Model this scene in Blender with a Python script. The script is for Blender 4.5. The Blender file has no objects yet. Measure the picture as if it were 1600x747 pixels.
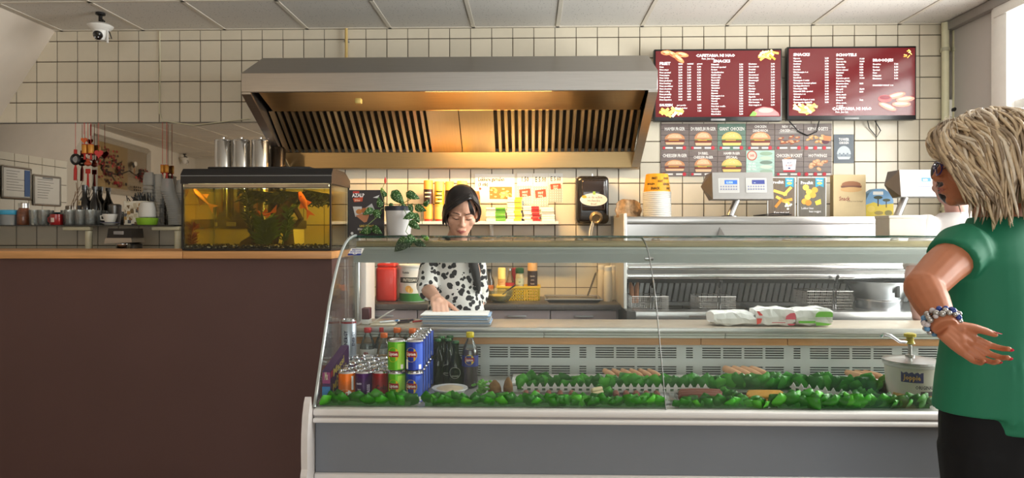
import bpy, bmesh, math, random
from mathutils import Vector as V, Matrix, Euler
R = random.Random(7)
C = bpy.context.scene.collection
sc = bpy.context.scene
PI = math.pi
# ---------------------------------------------------------------- camera, world, lights, exposure
F, CX, HY, CZ, TH = 1067.0, 800.0, 365.0, 1.33, math.radians(1.5)
cam_d = bpy.data.cameras.new('camera'); cam = bpy.data.objects.new('camera', cam_d); C.objects.link(cam)
cam.location = (0, 0, CZ); cam.rotation_euler = (PI/2, 0, TH)
cam_d.sensor_width = 36; cam_d.lens = F*36/1600; cam_d.shift_y = -(373.5-HY)/1600; cam_d.clip_start = .05
sc.camera = cam
sc.view_settings.view_transform = 'Standard'; sc.view_settings.look = 'None'; sc.view_settings.gamma = 1
sc.view_settings.use_curve_mapping = False
sc.view_settings.exposure = 0.0
sc.cycles.use_denoising = True
sc.cycles.max_bounces = 10; sc.cycles.transparent_max_bounces = 24; sc.cycles.glossy_bounces = 5
sc.cycles.caustics_reflective = False; sc.cycles.caustics_refractive = False
w = bpy.data.worlds.new('world'); sc.world = w; w.use_nodes = True
w.node_tree.nodes['Background'].inputs[0].default_value = (.80, .90, 1, 1)
w.node_tree.nodes['Background'].inputs[1].default_value = 1.0
def area(name, loc, rot, sx, sy, power, col):
    l = bpy.data.lights.new(name, 'AREA'); l.shape = 'RECTANGLE'; l.size = sx; l.size_y = sy; l.energy = power; l.color = col
    o = bpy.data.objects.new(name, l); C.objects.link(o); o.location = loc; o.rotation_euler = rot
    return o
# daylight through the side window (right wall) and through the shop front behind the camera
area('side_window_daylight', (3.35, 3.0, 1.85), (0, PI/2, 0), 1.7, 3.2, 400, (1, .97, .94))
area('shop_front_daylight', (.6, -3.65, 1.55), (PI/2, 0, 0), 4.2, 2.3, 112, (1, .96, .92))

# ---------------------------------------------------------------- helpers
def dirv(px, py):
    a = (px-CX)/F; b = (HY-py)/F
    return V((-math.sin(TH)+a*math.cos(TH), math.cos(TH)+a*math.sin(TH), b))
def P(px, py, Y):
    d = dirv(px, py); return V((0, 0, CZ)) + d*(Y/d.y)
def S(px, Y):
    return F*dirv(px, HY).y/Y
def lin(c):
    return tuple(((x/255)/12.92 if x/255 <= .04045 else ((x/255+.055)/1.055)**2.4) for x in c)
MATS = {}
def M(name, rgb=None, rough=.5, metal=0, noise=0, scale=20, bump=0, coat=0, emit=0, spec=None, rnd=0, stretch=None, sss=0, alpha=None):
    if name in MATS: return MATS[name]
    m = bpy.data.materials.new(name); m.use_nodes = True; nt = m.node_tree; n = nt.nodes; L = nt.links
    b = n['Principled BSDF']; c = (*lin(rgb), 1)
    b.inputs['Base Color'].default_value = c; b.inputs['Roughness'].default_value = rough; b.inputs['Metallic'].default_value = metal
    if coat: b.inputs['Coat Weight'].default_value = coat; b.inputs['Coat Roughness'].default_value = .06
    if spec is not None: b.inputs['Specular IOR Level'].default_value = spec
    if sss: b.inputs['Subsurface Weight'].default_value = sss; b.inputs['Subsurface Radius'].default_value = (.012, .005, .003)
    if emit: b.inputs['Emission Color'].default_value = c; b.inputs['Emission Strength'].default_value = emit
    src = None
    if noise or bump:
        tc = n.new('ShaderNodeTexCoord'); tex = n.new('ShaderNodeTexNoise'); tex.inputs['Scale'].default_value = scale; tex.inputs['Detail'].default_value = 4
        if stretch:
            mp = n.new('ShaderNodeMapping'); mp.inputs['Scale'].default_value = stretch
            L.new(tc.outputs['Object'], mp.inputs[0]); L.new(mp.outputs[0], tex.inputs['Vector'])
        else: L.new(tc.outputs['Object'], tex.inputs['Vector'])
        if noise:
            mr = n.new('ShaderNodeMapRange'); mr.inputs[3].default_value = 1-noise; mr.inputs[4].default_value = 1+noise
            mr.inputs[1].default_value = .25; mr.inputs[2].default_value = .75
            L.new(tex.outputs['Fac'], mr.inputs[0])
            mx = n.new('ShaderNodeVectorMath'); mx.operation = 'SCALE'; mx.inputs[0].default_value = c[:3]; L.new(mr.outputs[0], mx.inputs['Scale'])
            src = mx.outputs[0]
        if bump:
            bp = n.new('ShaderNodeBump'); bp.inputs['Strength'].default_value = bump; bp.inputs['Distance'].default_value = .01
            L.new(tex.outputs['Fac'], bp.inputs['Height']); L.new(bp.outputs[0], b.inputs['Normal'])
    if rnd:
        oi = n.new('ShaderNodeObjectInfo'); mr = n.new('ShaderNodeMapRange'); mr.inputs[3].default_value = 1-rnd; mr.inputs[4].default_value = 1+rnd
        L.new(oi.outputs['Random'], mr.inputs[0])
        mx = n.new('ShaderNodeVectorMath'); mx.operation = 'SCALE'
        if src: L.new(src, mx.inputs[0])
        else: mx.inputs[0].default_value = c[:3]
        L.new(mr.outputs[0], mx.inputs['Scale']); src = mx.outputs[0]
    if src: L.new(src, b.inputs['Base Color'])
    if alpha is not None: b.inputs['Alpha'].default_value = alpha
    MATS[name] = m; return m
def glassM(name, tint=(235, 245, 240), k=1.0, rough=0.0, ior=1.45, body=0, bodycol=(220, 230, 225)):
    if name in MATS: return MATS[name]
    m = bpy.data.materials.new(name); m.use_nodes = True; nt = m.node_tree; n = nt.nodes; L = nt.links
    n.remove(n['Principled BSDF']); out = n['Material Output']
    t = n.new('ShaderNodeBsdfTransparent'); t.inputs[0].default_value = (*lin(tint), 1)
    g = n.new('ShaderNodeBsdfGlossy'); g.inputs['Roughness'].default_value = rough
    fr = n.new('ShaderNodeFresnel'); fr.inputs[0].default_value = ior
    mu = n.new('ShaderNodeMath'); mu.operation = 'MULTIPLY'; mu.inputs[1].default_value = k; L.new(fr.outputs[0], mu.inputs[0])
    mx = n.new('ShaderNodeMixShader'); L.new(mu.outputs[0], mx.inputs[0]); L.new(t.outputs[0], mx.inputs[1]); L.new(g.outputs[0], mx.inputs[2])
    last = mx.outputs[0]
    if body:
        d = n.new('ShaderNodeBsdfDiffuse'); d.inputs[0].default_value = (*lin(bodycol), 1)
        m2 = n.new('ShaderNodeMixShader'); m2.inputs[0].default_value = body; L.new(last, m2.inputs[1]); L.new(d.outputs[0], m2.inputs[2]); last = m2.outputs[0]
    L.new(last, out.inputs[0]); MATS[name] = m; return m
class MB:
    def __init__(s): s.v = []; s.f = []; s.m = []; s.s = []
    def add(s, vs, fs, mi=0, sm=False):
        o = len(s.v); s.v += [tuple(v) for v in vs]
        for f in fs: s.f.append([i+o for i in f]); s.m.append(mi); s.s.append(sm)
        return s
    def box(s, x0, x1, y0, y1, z0, z1, mi=0):
        return s.add([(x0,y0,z0),(x1,y0,z0),(x1,y1,z0),(x0,y1,z0),(x0,y0,z1),(x1,y0,z1),(x1,y1,z1),(x0,y1,z1)],
              [(3,2,1,0),(4,5,6,7),(0,1,5,4),(1,2,6,5),(2,3,7,6),(3,0,4,7)], mi)
    def rbox(s, x0, x1, y0, y1, z0, z1, r=.005, seg=2, mi=0, mat=None):
        bm = bmesh.new(); bmesh.ops.create_cube(bm, size=1)
        for v in bm.verts: v.co = V(((x0+x1)/2+v.co.x*(x1-x0), (y0+y1)/2+v.co.y*(y1-y0), (z0+z1)/2+v.co.z*(z1-z0)))
        r = min(r, .49*min(abs(x1-x0), abs(y1-y0), abs(z1-z0)))
        bmesh.ops.bevel(bm, geom=bm.edges[:], offset=r, segments=seg, affect='EDGES', profile=.5)
        bm.verts.index_update()
        s.add([(mat @ v.co) if mat else v.co for v in bm.verts], [[v.index for v in f.verts] for f in bm.faces], mi, True); bm.free(); return s
    def tube(s, pts, r, n=8, mi=0, caps=True, sm=True, sq=None):
        pts = [V(p) for p in pts]; k = len(pts); rs = r if isinstance(r, (list, tuple)) else [r]*k
        t0 = (pts[1]-pts[0]).normalized(); up = V((0,0,1)) if abs(t0.z) < .9 else V((0,1,0)); a = t0.cross(up).normalized()
        vs = []
        for i, p in enumerate(pts):
            t = (pts[min(i+1,k-1)]-pts[max(i-1,0)]).normalized()
            a = (a - t*a.dot(t)); a = a.normalized() if a.length > 1e-6 else t.orthogonal().normalized()
            b = t.cross(a)
            for j in range(n):
                q = 2*PI*j/n; vs.append(p + (a*math.cos(q) + b*math.sin(q)*(sq or 1))*rs[i])
        fs = [(i*n+j, i*n+(j+1) % n, (i+1)*n+(j+1) % n, (i+1)*n+j) for i in range(k-1) for j in range(n)]
        if caps: fs += [tuple(range(n-1, -1, -1)), tuple(range((k-1)*n, k*n))]
        return s.add(vs, fs, mi, sm)
    def lathe(s, prof, c=(0,0,0), n=20, mi=0, caps=True, sm=True, sx=1, sy=1, mat=None):
        """prof [(r,z[,mat])] bottom to top; mat of a point = material of the band that starts there"""
        vs = []; c = V(c)
        for q in prof:
            for j in range(n):
                a = 2*PI*j/n; p = V((q[0]*math.cos(a)*sx, q[0]*math.sin(a)*sy, q[1])); vs.append((mat @ p if mat else p)+c)
        o = len(s.v); s.v += [tuple(v) for v in vs]; k = len(prof)
        for i in range(k-1):
            mm = prof[i][2] if len(prof[i]) > 2 else mi
            for j in range(n): s.f.append([o+i*n+j, o+i*n+(j+1) % n, o+(i+1)*n+(j+1) % n, o+(i+1)*n+j]); s.m.append(mm); s.s.append(sm)
        if caps:
            if prof[0][0] > 1e-6: s.f.append([o+j for j in range(n-1, -1, -1)]); s.m.append(prof[0][2] if len(prof[0]) > 2 else mi); s.s.append(False)
            if prof[-1][0] > 1e-6: s.f.append([o+(k-1)*n+j for j in range(n)]); s.m.append(prof[-1][2] if len(prof[-1]) > 2 else mi); s.s.append(False)
        return s
    def ell(s, c, r, seg=14, rings=9, mi=0, rot=None):
        c = V(c); vs = []; r = (r, r, r) if isinstance(r, (int, float)) else r
        for i in range(rings+1):
            th = PI*i/rings
            for j in range(seg):
                p = V((r[0]*math.sin(th)*math.cos(2*PI*j/seg), r[1]*math.sin(th)*math.sin(2*PI*j/seg), -r[2]*math.cos(th)))
                vs.append((rot @ p if rot else p)+c)
        return s.add(vs, [(i*seg+j, i*seg+(j+1) % seg, (i+1)*seg+(j+1) % seg, (i+1)*seg+j) for i in range(rings) for j in range(seg)], mi, True)
    def prism(s, pts, ext, mi=0, sm=False):
        pts = [V(p) for p in pts]; e = V(ext); n = len(pts)
        nrm = V((0,0,0))
        for i in range(n): nrm += pts[i].cross(pts[(i+1) % n])
        if nrm.dot(e) > 0: pts = pts[::-1]
        return s.add(pts+[p+e for p in pts], [tuple(range(n)), tuple(range(2*n-1, n-1, -1))]+[(i, i+n, (i+1) % n+n, (i+1) % n) for i in range(n)], mi, sm)
    def grid(s, fn, nu, nv, mi=0, sm=True, th=0):
        vs = [fn(i/nu, j/nv) for j in range(nv+1) for i in range(nu+1)]
        fs = [(j*(nu+1)+i, j*(nu+1)+i+1, (j+1)*(nu+1)+i+1, (j+1)*(nu+1)+i) for j in range(nv) for i in range(nu)]
        return s.add(vs, fs, mi, sm)
    def loft(s, rings, n=24, mi=0, p=2.0):
        """rings: (centre, rx, ry[, rot z]) stacked closed loops"""
        vs = []
        for q in rings:
            c = V(q[0]); rz = q[3] if len(q) > 3 else 0
            for j in range(n):
                a = 2*PI*j/n; ca, sa = math.cos(a), math.sin(a)
                x = q[1]*math.copysign(abs(ca)**(2/p), ca); y = q[2]*math.copysign(abs(sa)**(2/p), sa)
                vs.append(c+V((x*math.cos(rz)-y*math.sin(rz), x*math.sin(rz)+y*math.cos(rz), 0)))
        k = len(rings)
        return s.add(vs, [(i*n+j, i*n+(j+1) % n, (i+1)*n+(j+1) % n, (i+1)*n+j) for i in range(k-1) for j in range(n)]+[tuple(range(n-1,-1,-1)), tuple(range((k-1)*n, k*n))], mi, True)
    def mesh(s, name, mats, off=(0,0,0), ang=40):
        me = bpy.data.meshes.new(name); off = V(off)
        me.from_pydata([(v[0]-off.x, v[1]-off.y, v[2]-off.z) for v in s.v], [], s.f)
        for m in (mats if isinstance(mats, (list, tuple)) else [mats]): me.materials.append(m)
        me.polygons.foreach_set('material_index', s.m); me.polygons.foreach_set('use_smooth', s.s)
        if any(s.s): me.set_sharp_from_angle(angle=math.radians(ang))
        me.update(); return me
    def build(s, name, mats, parent=None, origin=None, ang=40):
        off = wloc(parent) if parent else V(origin or (0,0,0))
        o = bpy.data.objects.new(name, s.mesh(name, mats, off, ang)); C.objects.link(o)
        if parent: o.parent = parent
        else: o.location = off
        return o
def wloc(o):
    p = V((0,0,0))
    while o: p += o.location; o = o.parent
    return p
def tag(o, label=None, cat=None, group=None, kind=None):
    if label: o['label'] = label
    if cat: o['category'] = cat
    if group: o['group'] = group
    if kind: o['kind'] = kind
    return o
def thing(name, label, cat, loc=(0,0,0), group=None):
    o = bpy.data.objects.new(name, None); C.objects.link(o); o.location = loc; o.empty_display_size = .05
    return tag(o, label, cat, group)
def struct(o): o['kind'] = 'structure'; return o
def copy_tree(o, parent=None, loc=None, label=None, group=None, rz=None):
    c = o.copy(); C.objects.link(c); c.parent = parent
    if loc is not None: c.location = loc
    if label: c['label'] = label
    if group: c['group'] = group
    if rz is not None: c.rotation_euler.z = rz
    for ch in [q for q in bpy.data.objects if q.parent == o]: copy_tree(ch, c)
    return c
# lettering: glyph meshes of the built-in font, measured once per character
GL = {}
def glyph(ch, bold):
    k = (ch, bold)
    if k in GL: return GL[k]
    def mk(t):
        cu = bpy.data.curves.new('t', 'FONT'); cu.body = t; cu.size = 1; cu.resolution_u = 1 if bold < .5 else 2; cu.offset = bold if bold < .5 else .02
        ob = bpy.data.objects.new('t', cu); me = bpy.data.meshes.new_from_object(ob)
        r = ([(v.co.x, v.co.y) for v in me.vertices], [tuple(p.vertices) for p in me.polygons])
        bpy.data.objects.remove(ob); bpy.data.curves.remove(cu); bpy.data.meshes.remove(me); return r
    if ch == ' ': GL[k] = ([], [], .3); return GL[k]
    v, f = mk(ch); v2, _ = mk(ch+ch)
    adv = (max(q[0] for q in v2)-max(q[0] for q in v)) if v else .3
    GL[k] = (v, f, adv); return GL[k]
def textgeo(t, size, sx=1.0, bold=.012):
    x = 0; vs = []; fs = []
    for ch in t:
        v, f, a = glyph(ch, bold); o = len(vs)
        vs += [((x+p[0])*size*sx, p[1]*size) for p in v]; fs += [[i+o for i in q] for q in f]; x += a
    return vs, fs, x*size*sx
def pm(col, scr=0):
    return M(('screen_' if scr else 'print_')+'%d_%d_%d' % tuple(col)+(('_%g' % scr) if scr else ''), col, .35 if scr else .55, emit=scr)
def do_print(name, parent, O, u, v, items, scr=0, step=.00025, d0=.0004, face=(0, -1, 0)):
    """flat print: items in local units; u = right, v = DOWN (vectors per unit), printed just above the sheet"""
    O = V(O); u = V(u); v = V(v); n = u.cross(v).normalized()
    if n.dot(V(face)) < 0: n = -n
    mb = MB(); cols = []; d = d0
    def ci(c):
        c = tuple(c)
        if c not in cols: cols.append(c)
        return cols.index(c)
    def put(pts, fs, c):
        mb.add([O+u*p[0]+v*p[1]+n*d for p in pts], fs, ci(c))
    last = None
    for it in items:
        k = it[0]
        if k != last or k != 't': d += step
        last = k
        if k == 'r': _, x0, y0, x1, y1, c = it; put([(x0,y0),(x1,y0),(x1,y1),(x0,y1)], [(0,1,2,3)], c)
        elif k == 'e':
            _, x, y, rx, ry, c = it[:6]; nn = 14; an = it[6] if len(it) > 6 else 0
            put([(x+rx*math.cos(2*PI*j/nn)*math.cos(an)-ry*math.sin(2*PI*j/nn)*math.sin(an), y+rx*math.cos(2*PI*j/nn)*math.sin(an)+ry*math.sin(2*PI*j/nn)*math.cos(an)) for j in range(nn)], [tuple(range(nn))], c)
        elif k == 'p': put(it[1], [tuple(range(len(it[1])))], it[2])
        elif k == 't':
            _, x, y, size, t, c = it[:6]; al = it[6] if len(it) > 6 else 'l'; sx = it[7] if len(it) > 7 else 1; bo = it[8] if len(it) > 8 else .012
            vs, fs, wd = textgeo(t, size, sx, bo); x -= {'l': 0, 'c': wd/2, 'r': wd}[al]
            put([(x+p[0], y-p[1]) for p in vs], fs, c)
    return mb.build(name, [pm(c, scr) for c in cols], parent)
def text_cyl(mb, t, c, z, r, a0, size, mi, sx=1, bold=.012, vert=False):
    vs, fs, wd = textgeo(t, size, sx, bold); out = []
    for x, y in vs:
        x -= wd/2
        if vert: x, y = -y+size*.35, x
        a = a0 + x/r; out.append((c[0]+r*math.cos(a), c[1]+r*math.sin(a), z+y))
    mb.add(out, fs, mi)
def patch_cyl(mb, c, z0, z1, r, a0, a1, mi, n=6):
    mb.grid(lambda i, j: (c[0]+r*math.cos(a0+(a1-a0)*i), c[1]+r*math.sin(a0+(a1-a0)*i), z0+(z1-z0)*j), n, 1, mi)
def disc_cyl(mb, c, z, r, a0, rr, mi, n=18, ry=None):
    mb.add([(c[0]+r*math.cos(a0+rr*math.cos(q*2*PI/n)/r), c[1]+r*math.sin(a0+rr*math.cos(q*2*PI/n)/r), z+(ry or rr)*math.sin(q*2*PI/n)) for q in range(n)], [tuple(range(n))], mi)
def blob(name, mb, voxel, smooth=4, fac=.5):
    """one continuous skin from overlapping closed shapes"""
    me = mb.mesh('tmp', []); ob = bpy.data.objects.new('tmp', me); C.objects.link(ob)
    r = ob.modifiers.new('r', 'REMESH'); r.mode = 'VOXEL'; r.voxel_size = voxel; r.use_smooth_shade = True
    if smooth: q = ob.modifiers.new('s', 'SMOOTH'); q.iterations = smooth; q.factor = fac
    bpy.context.view_layer.update()
    out = bpy.data.meshes.new_from_object(ob.evaluated_get(bpy.context.evaluated_depsgraph_get())); out.name = name
    bpy.data.objects.remove(ob); bpy.data.meshes.remove(me); return out
def blob_obj(name, mb, mat, parent, voxel, smooth=4, fac=.5):
    off = wloc(parent); mb.v = [(v[0]-off.x, v[1]-off.y, v[2]-off.z) for v in mb.v]
    me = blob(name, mb, voxel, smooth, fac); me.materials.clear(); me.materials.append(mat)
    o = bpy.data.objects.new(name, me); C.objects.link(o); o.parent = parent; return o

# ---------------------------------------------------------------- materials
def tileM():
    m = M('wall_tile', (220, 210, 190), .3, noise=.035, scale=9, rnd=.045, coat=.15); return m
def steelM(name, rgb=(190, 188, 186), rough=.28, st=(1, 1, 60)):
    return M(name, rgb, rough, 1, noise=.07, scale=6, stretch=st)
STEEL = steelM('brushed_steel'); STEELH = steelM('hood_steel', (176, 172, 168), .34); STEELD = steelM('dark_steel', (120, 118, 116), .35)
CHROME = M('chrome', (215, 215, 218), .12, 1, noise=.03); ALU = M('aluminium', (196, 194, 190), .38, .85, noise=.03, scale=40)
WHITE = M('white_paint', (232, 230, 226), .45, noise=.03); BLACKP = M('black_plastic', (22, 22, 24), .3, noise=.05)
WPLAST = M('white_plastic', (235, 233, 228), .35, noise=.02); CREAM = M('cream_paint', (226, 220, 190), .4, noise=.04)
WOODM = M('counter_wood', (205, 150, 96), .4, noise=.22, scale=5, stretch=(.5, 8, 8)); GREYP = M('grey_plastic', (150, 150, 152), .4, noise=.03)
PAPER = M('paper', (236, 233, 226), .7, noise=.03); CARD = M('cardboard', (190, 160, 118), .75, noise=.08)
RUBBER = M('dark_rubber', (26, 25, 26), .7, noise=.05)
GLASS = glassM('clear_glass', (251, 253, 252), .55, body=.01); GEDGE = glassM('green_glass_edge', (60, 140, 120), 1.2, body=.35, bodycol=(45, 120, 100))
TUMB = glassM('tumbler_glass', (236, 238, 236), 1.8, rough=.05, body=.16, bodycol=(226, 228, 226))
# ================================================================ STRUCTURE
WY, CEZ = 4.85, 2.79
GROUT = M('grout', (70, 58, 44), .9, noise=.2, scale=30); PLASTER = M('plaster', (222, 216, 205), .8, noise=.03, scale=6)
GREYWALL = M('grey_plaster', (186, 182, 178), .8, noise=.03, scale=5)
XR = 2.92
wall = struct(MB().box(-6.2, XR+.3, WY, WY+.15, 0, CEZ+.1).build('wall_back', GROUT))
# wall tiles: pitch .1497 x .1475 with recessed dark joints
TPX, TPZ, TX0, TZ0 = .1497, .1475, -3.116, 2.128
g = .0024
tm = MB(); tm.add([(-TPX/2+g,0,-TPZ/2+g),(TPX/2-g,0,-TPZ/2+g),(TPX/2-g,0,TPZ/2-g),(-TPX/2+g,0,TPZ/2-g),
     (-TPX/2+g+.002,-.005,-TPZ/2+g+.002),(TPX/2-g-.002,-.005,-TPZ/2+g+.002),(TPX/2-g-.002,-.005,TPZ/2-g-.002),(-TPX/2+g+.002,-.005,TPZ/2-g-.002)],
     [(4,5,6,7),(0,1,5,4),(1,2,6,5),(2,3,7,6),(3,0,4,7)])
tme = tm.mesh('tile', tileM())
def px_of(p):
    r = V((math.cos(TH), math.sin(TH), 0)); f = V((-math.sin(TH), math.cos(TH), 0)); q = p-V((0,0,CZ)); dd = q.dot(f)
    return CX+F*q.dot(r)/dd, HY-F*q.z/dd
rest = MB(); ntile = 0
hid = [(405,96,1005,258),(1026,80,1430,186),(1036,196,1296,272),(0,192,440,352),(288,262,545,400),(0,385,1600,760)]
cand = []
for i in range(-6, 42):
    for j in range(-9, 5):
        x = TX0+(i+.5)*TPX; z = TZ0+(j+.5)*TPZ
        zt = min(z+TPZ/2, CEZ); top = z+TPZ/2 > CEZ
        px, py = px_of(V((x, WY, z)))
        if x > XR-.03: continue
        vis = px > 5 and not any(a <= px <= c and b <= py <= d for a, b, c, d in hid)
        cand.append((0 if vis and not top else 1, x, z, top))
cand.sort(key=lambda q: q[0])
for hidn, x, z, top in cand:
    if not hidn and ntile < 300:
        o = bpy.data.objects.new('tile', tme); C.objects.link(o); o.parent = wall; o.location = (x, WY, z)
        o.rotation_euler = (R.uniform(-.004,.004), 0, R.uniform(-.004,.004)); ntile += 1
    else:
        z1 = min(z+TPZ/2-g, CEZ-.002); rest.box(x-TPX/2+g, x+TPX/2-g, WY-.005, WY, z-TPZ/2+g, z1)
tag(rest.build('tile_field', tileM(), wall), kind='stuff')
# ceiling: suspended grid, tiles as pieces
def ceilM():
    m = M('ceiling_tile', (226, 222, 216), .85, rnd=.015)
    if m.get('done'): return m
    nt = m.node_tree; n = nt.nodes; L = nt.links; b = n['Principled BSDF']
    tc = n.new('ShaderNodeTexCoord'); vo = n.new('ShaderNodeTexVoronoi'); vo.inputs['Scale'].default_value = 62
    no = n.new('ShaderNodeTexNoise'); no.inputs['Scale'].default_value = 60; L.new(tc.outputs['Object'], vo.inputs['Vector']); L.new(tc.outputs['Object'], no.inputs['Vector'])
    r = n.new('ShaderNodeMapRange'); r.inputs[1].default_value = .15; r.inputs[2].default_value = .24; r.inputs[3].default_value = .45; r.inputs[4].default_value = 1
    L.new(vo.outputs['Distance'], r.inputs[0])
    g2 = n.new('ShaderNodeMath'); g2.operation = 'GREATER_THAN'; g2.inputs[1].default_value = .5; L.new(no.outputs['Fac'], g2.inputs[0])
    mx = n.new('ShaderNodeMath'); mx.operation = 'MAXIMUM'; L.new(r.outputs[0], mx.inputs[0]); L.new(g2.outputs[0], mx.inputs[1])
    src = b.inputs['Base Color'].links[0].from_socket
    sc_ = n.new('ShaderNodeVectorMath'); sc_.operation = 'SCALE'; L.new(src, sc_.inputs[0]); L.new(mx.outputs[0], sc_.inputs['Scale']); L.new(sc_.outputs[0], b.inputs['Base Color'])
    m['done'] = 1; return m
ceil = struct(MB().box(-7.2, XR+.3, -3.9, WY+.15, CEZ+.05, CEZ+.2).build('ceiling', M('ceiling_void', (120, 115, 110), .9, noise=.05)))
CP = .595; ctm = MB().rbox(-CP/2+.012, CP/2-.012, -CP/2+.012, CP/2-.012, .004, .02, .003, 1).mesh('ceiling_tile', ceilM())
crest = MB(); bars = MB()
for i in range(-12, 7):
    xl = -.4+i*CP
    if -7.2 < xl < XR: bars.box(xl-.012, xl+.012, -3.9, WY, CEZ, CEZ+.012)
    for j in range(15):
        x = xl+CP/2; y = WY-.015-CP/2-j*CP
        if x-CP/2 > XR-.05 or x < -7: continue
        if j < 3 and -4.2 < x < XR-CP/2:
            o = bpy.data.objects.new('ceiling_tile', ctm); C.objects.link(o); o.parent = ceil; o.location = (x, y, CEZ)
        else: crest.box(x-CP/2+.012, min(x+CP/2-.012, XR-.002), y-CP/2+.012, y+CP/2-.012, CEZ+.004, CEZ+.02)
for j in range(15): bars.box(-7.2, XR, WY-.015-j*CP-.012, WY-.015-j*CP+.012, CEZ, CEZ+.012)
tag(crest.build('ceiling_tile_field', ceilM(), ceil), kind='stuff')
bars.build('grid_bar', M('grid_bar', (225, 218, 205), .5, noise=.02), ceil)
struct(MB().box(-7.2, XR+.3, -3.9, WY+.15, -.1, 0).build('floor', M('floor_tile', (178, 168, 156), .35, noise=.1, scale=4)))
# stair soffit at the left, and the tiled side wall below it
struct(MB().prism([(-3.41, 3.9, CEZ+.03), (-4.25, 3.9, 1.541), (-4.25, 3.9, CEZ+.03)], (0, WY-3.9, 0)).build('trim_1', M('soffit_paint', (226, 214, 200), .7, noise=.04, scale=5)))
wl = struct(MB().box(-4.12, -3.985, 3.9, WY, 0, 1.95).build('wall_left', GROUT))
t = MB()
for i in range(7):
    for j in range(1, 13): 
        y = 3.9+i*TPX+.0; z = .12+j*TPZ
        t.box(-3.985, -3.98, y+g, min(y+TPX-g, WY-.01), z+g, min(z+TPZ-g, 1.95))
tag(t.build('tile_field', tileM(), wl), kind='stuff')
# far wall on the left (seen in the mirror), back wall with the shop front, right wall with the window
KW = .138
def wx(y): return -6.0+KW*(y-.42)
struct(MB().prism([(wx(4.85), 4.85, 0), (wx(-3.8), -3.8, 0), (wx(-3.8)-.2, -3.8, 0), (wx(4.85)-.2, 4.85, 0)], (0, 0, CEZ+.04)).build('wall_far_left', PLASTER))
wb = MB()
for a in ((-7.2, -1.6, 0, CEZ+.04), (2.7, XR+.3, 0, CEZ+.04), (-1.6, 2.7, 0, .35), (-1.6, 2.7, 2.7, CEZ+.04)): wb.box(a[0], a[1], -3.7, -3.5, a[2], a[3])
struct(wb.build('wall_front', PLASTER))
fr = MB()
for x in (-1.6, -.2, 1.25, 2.62): fr.box(x, x+.08, -3.62, -3.54, .35, 2.7)
for z in (.35, 2.05, 2.62): fr.box(-1.6, 2.7, -3.61, -3.55, z, z+.08)
sw = struct(fr.build('window_1', WHITE)); MB().box(-1.56, 2.66, -3.585, -3.58, .4, 2.66).build('pane', GLASS, sw)
wr = MB(); WY0, WY1, WZ0, WZ1 = 1.3, 4.33, .95, 2.72
for a in ((WY1, WY+.15, 0, CEZ+.04), (-3.9, WY0, 0, CEZ+.04), (WY0, WY1, 0, WZ0), (WY0, WY1, WZ1, CEZ+.04)): wr.box(XR, XR+.28, a[0], a[1], a[2], a[3])
struct(wr.build('wall_right', GREYWALL))
fr = MB()
fr.rbox(XR-.03, XR+.1, WY1-.11, WY1+.03, WZ0, CEZ-.03, .006); fr.rbox(XR-.03, XR+.1, WY0, WY0+.1, WZ0, CEZ-.03, .006)
fr.rbox(XR-.05, XR+.12, WY0, WY1, WZ0-.06, WZ0, .006); fr.rbox(XR-.04, XR+.1, WY0, WY1, 2.67, 2.75, .006)
fr.rbox(XR+.02, XR+.1, WY0+.05, WY1-.06, 2.08, 2.14, .006); fr.rbox(XR+.02, XR+.1, 2.78, 2.86, WZ0, 2.7, .006)
w2 = struct(fr.build('window_2', WHITE))
for y0, y1 in ((WY0+.08, 2.78), (2.86, WY1-.1)):
    for z0, z1 in ((WZ0, 2.08), (2.14, 2.68)): MB().box(XR+.055, XR+.06, y0, y1, z0, z1).build('pane', GLASS, w2)
struct(MB().rbox(XR-.05, XR, 1.3, WY, CEZ-.06, CEZ-.002, .004).build('trim_2', M('dark_trim', (150, 146, 142), .5, noise=.03)))
# mirror strip behind the bar
mx1 = P(440, 0, 4.84).x
mi = thing('wall_mirror', 'long frameless wall mirror behind the bar shelf', 'mirror', (-2.9, 4.84, 1.4))
MB().box(-3.975, mx1, 4.836, 4.8445, 1.385, 2.122).build('mirror_glass', M('mirror', (206, 200, 192), .015, 1, noise=.01), mi)
MB().box(-3.975, mx1, 4.832, 4.8445, 2.122, 2.13).build('edge_strip', STEELD, mi)
# seen only in the mirror: pictures on the side walls
def mir(px, py, X=None):
    d = dirv(px, py); k = KW
    if X is not None: t_ = X/d.x
    else:  # x = -6+k(9.68-t*dy-.42)
        t_ = (-6+k*(9.68-.42))/(d.x+k*d.y)
    return V((t_*d.x, 9.68-t_*d.y, CZ+t_*d.z))
TL, TR, BL = mir(147, 213), mir(231, 246), mir(147, 295)
pic = thing('picture', 'framed blossom painting hanging on the white wall, seen in the mirror', 'painting', BL)
u = TR-TL; u.z = 0; v = BL-TL; nx = V((1, -KW, 0)).normalized()
MB().prism([TL, TL+u, TL+u+v, TL+v], -nx*.03).build('board', M('picture_ground', (196, 164, 106), .7, noise=.06, scale=3), pic)
fm = MB()
for a, b in ((TL, TL+u), (TL+v, TL+u+v), (TL, TL+v), (TL+u, TL+u+v)): fm.tube([a+nx*.01, b+nx*.01], .045, 4, sm=False)
fm.build('frame', M('pale_frame', (182, 174, 160), .5, noise=.04), pic)
it = []; rr = random.Random(3)
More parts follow.
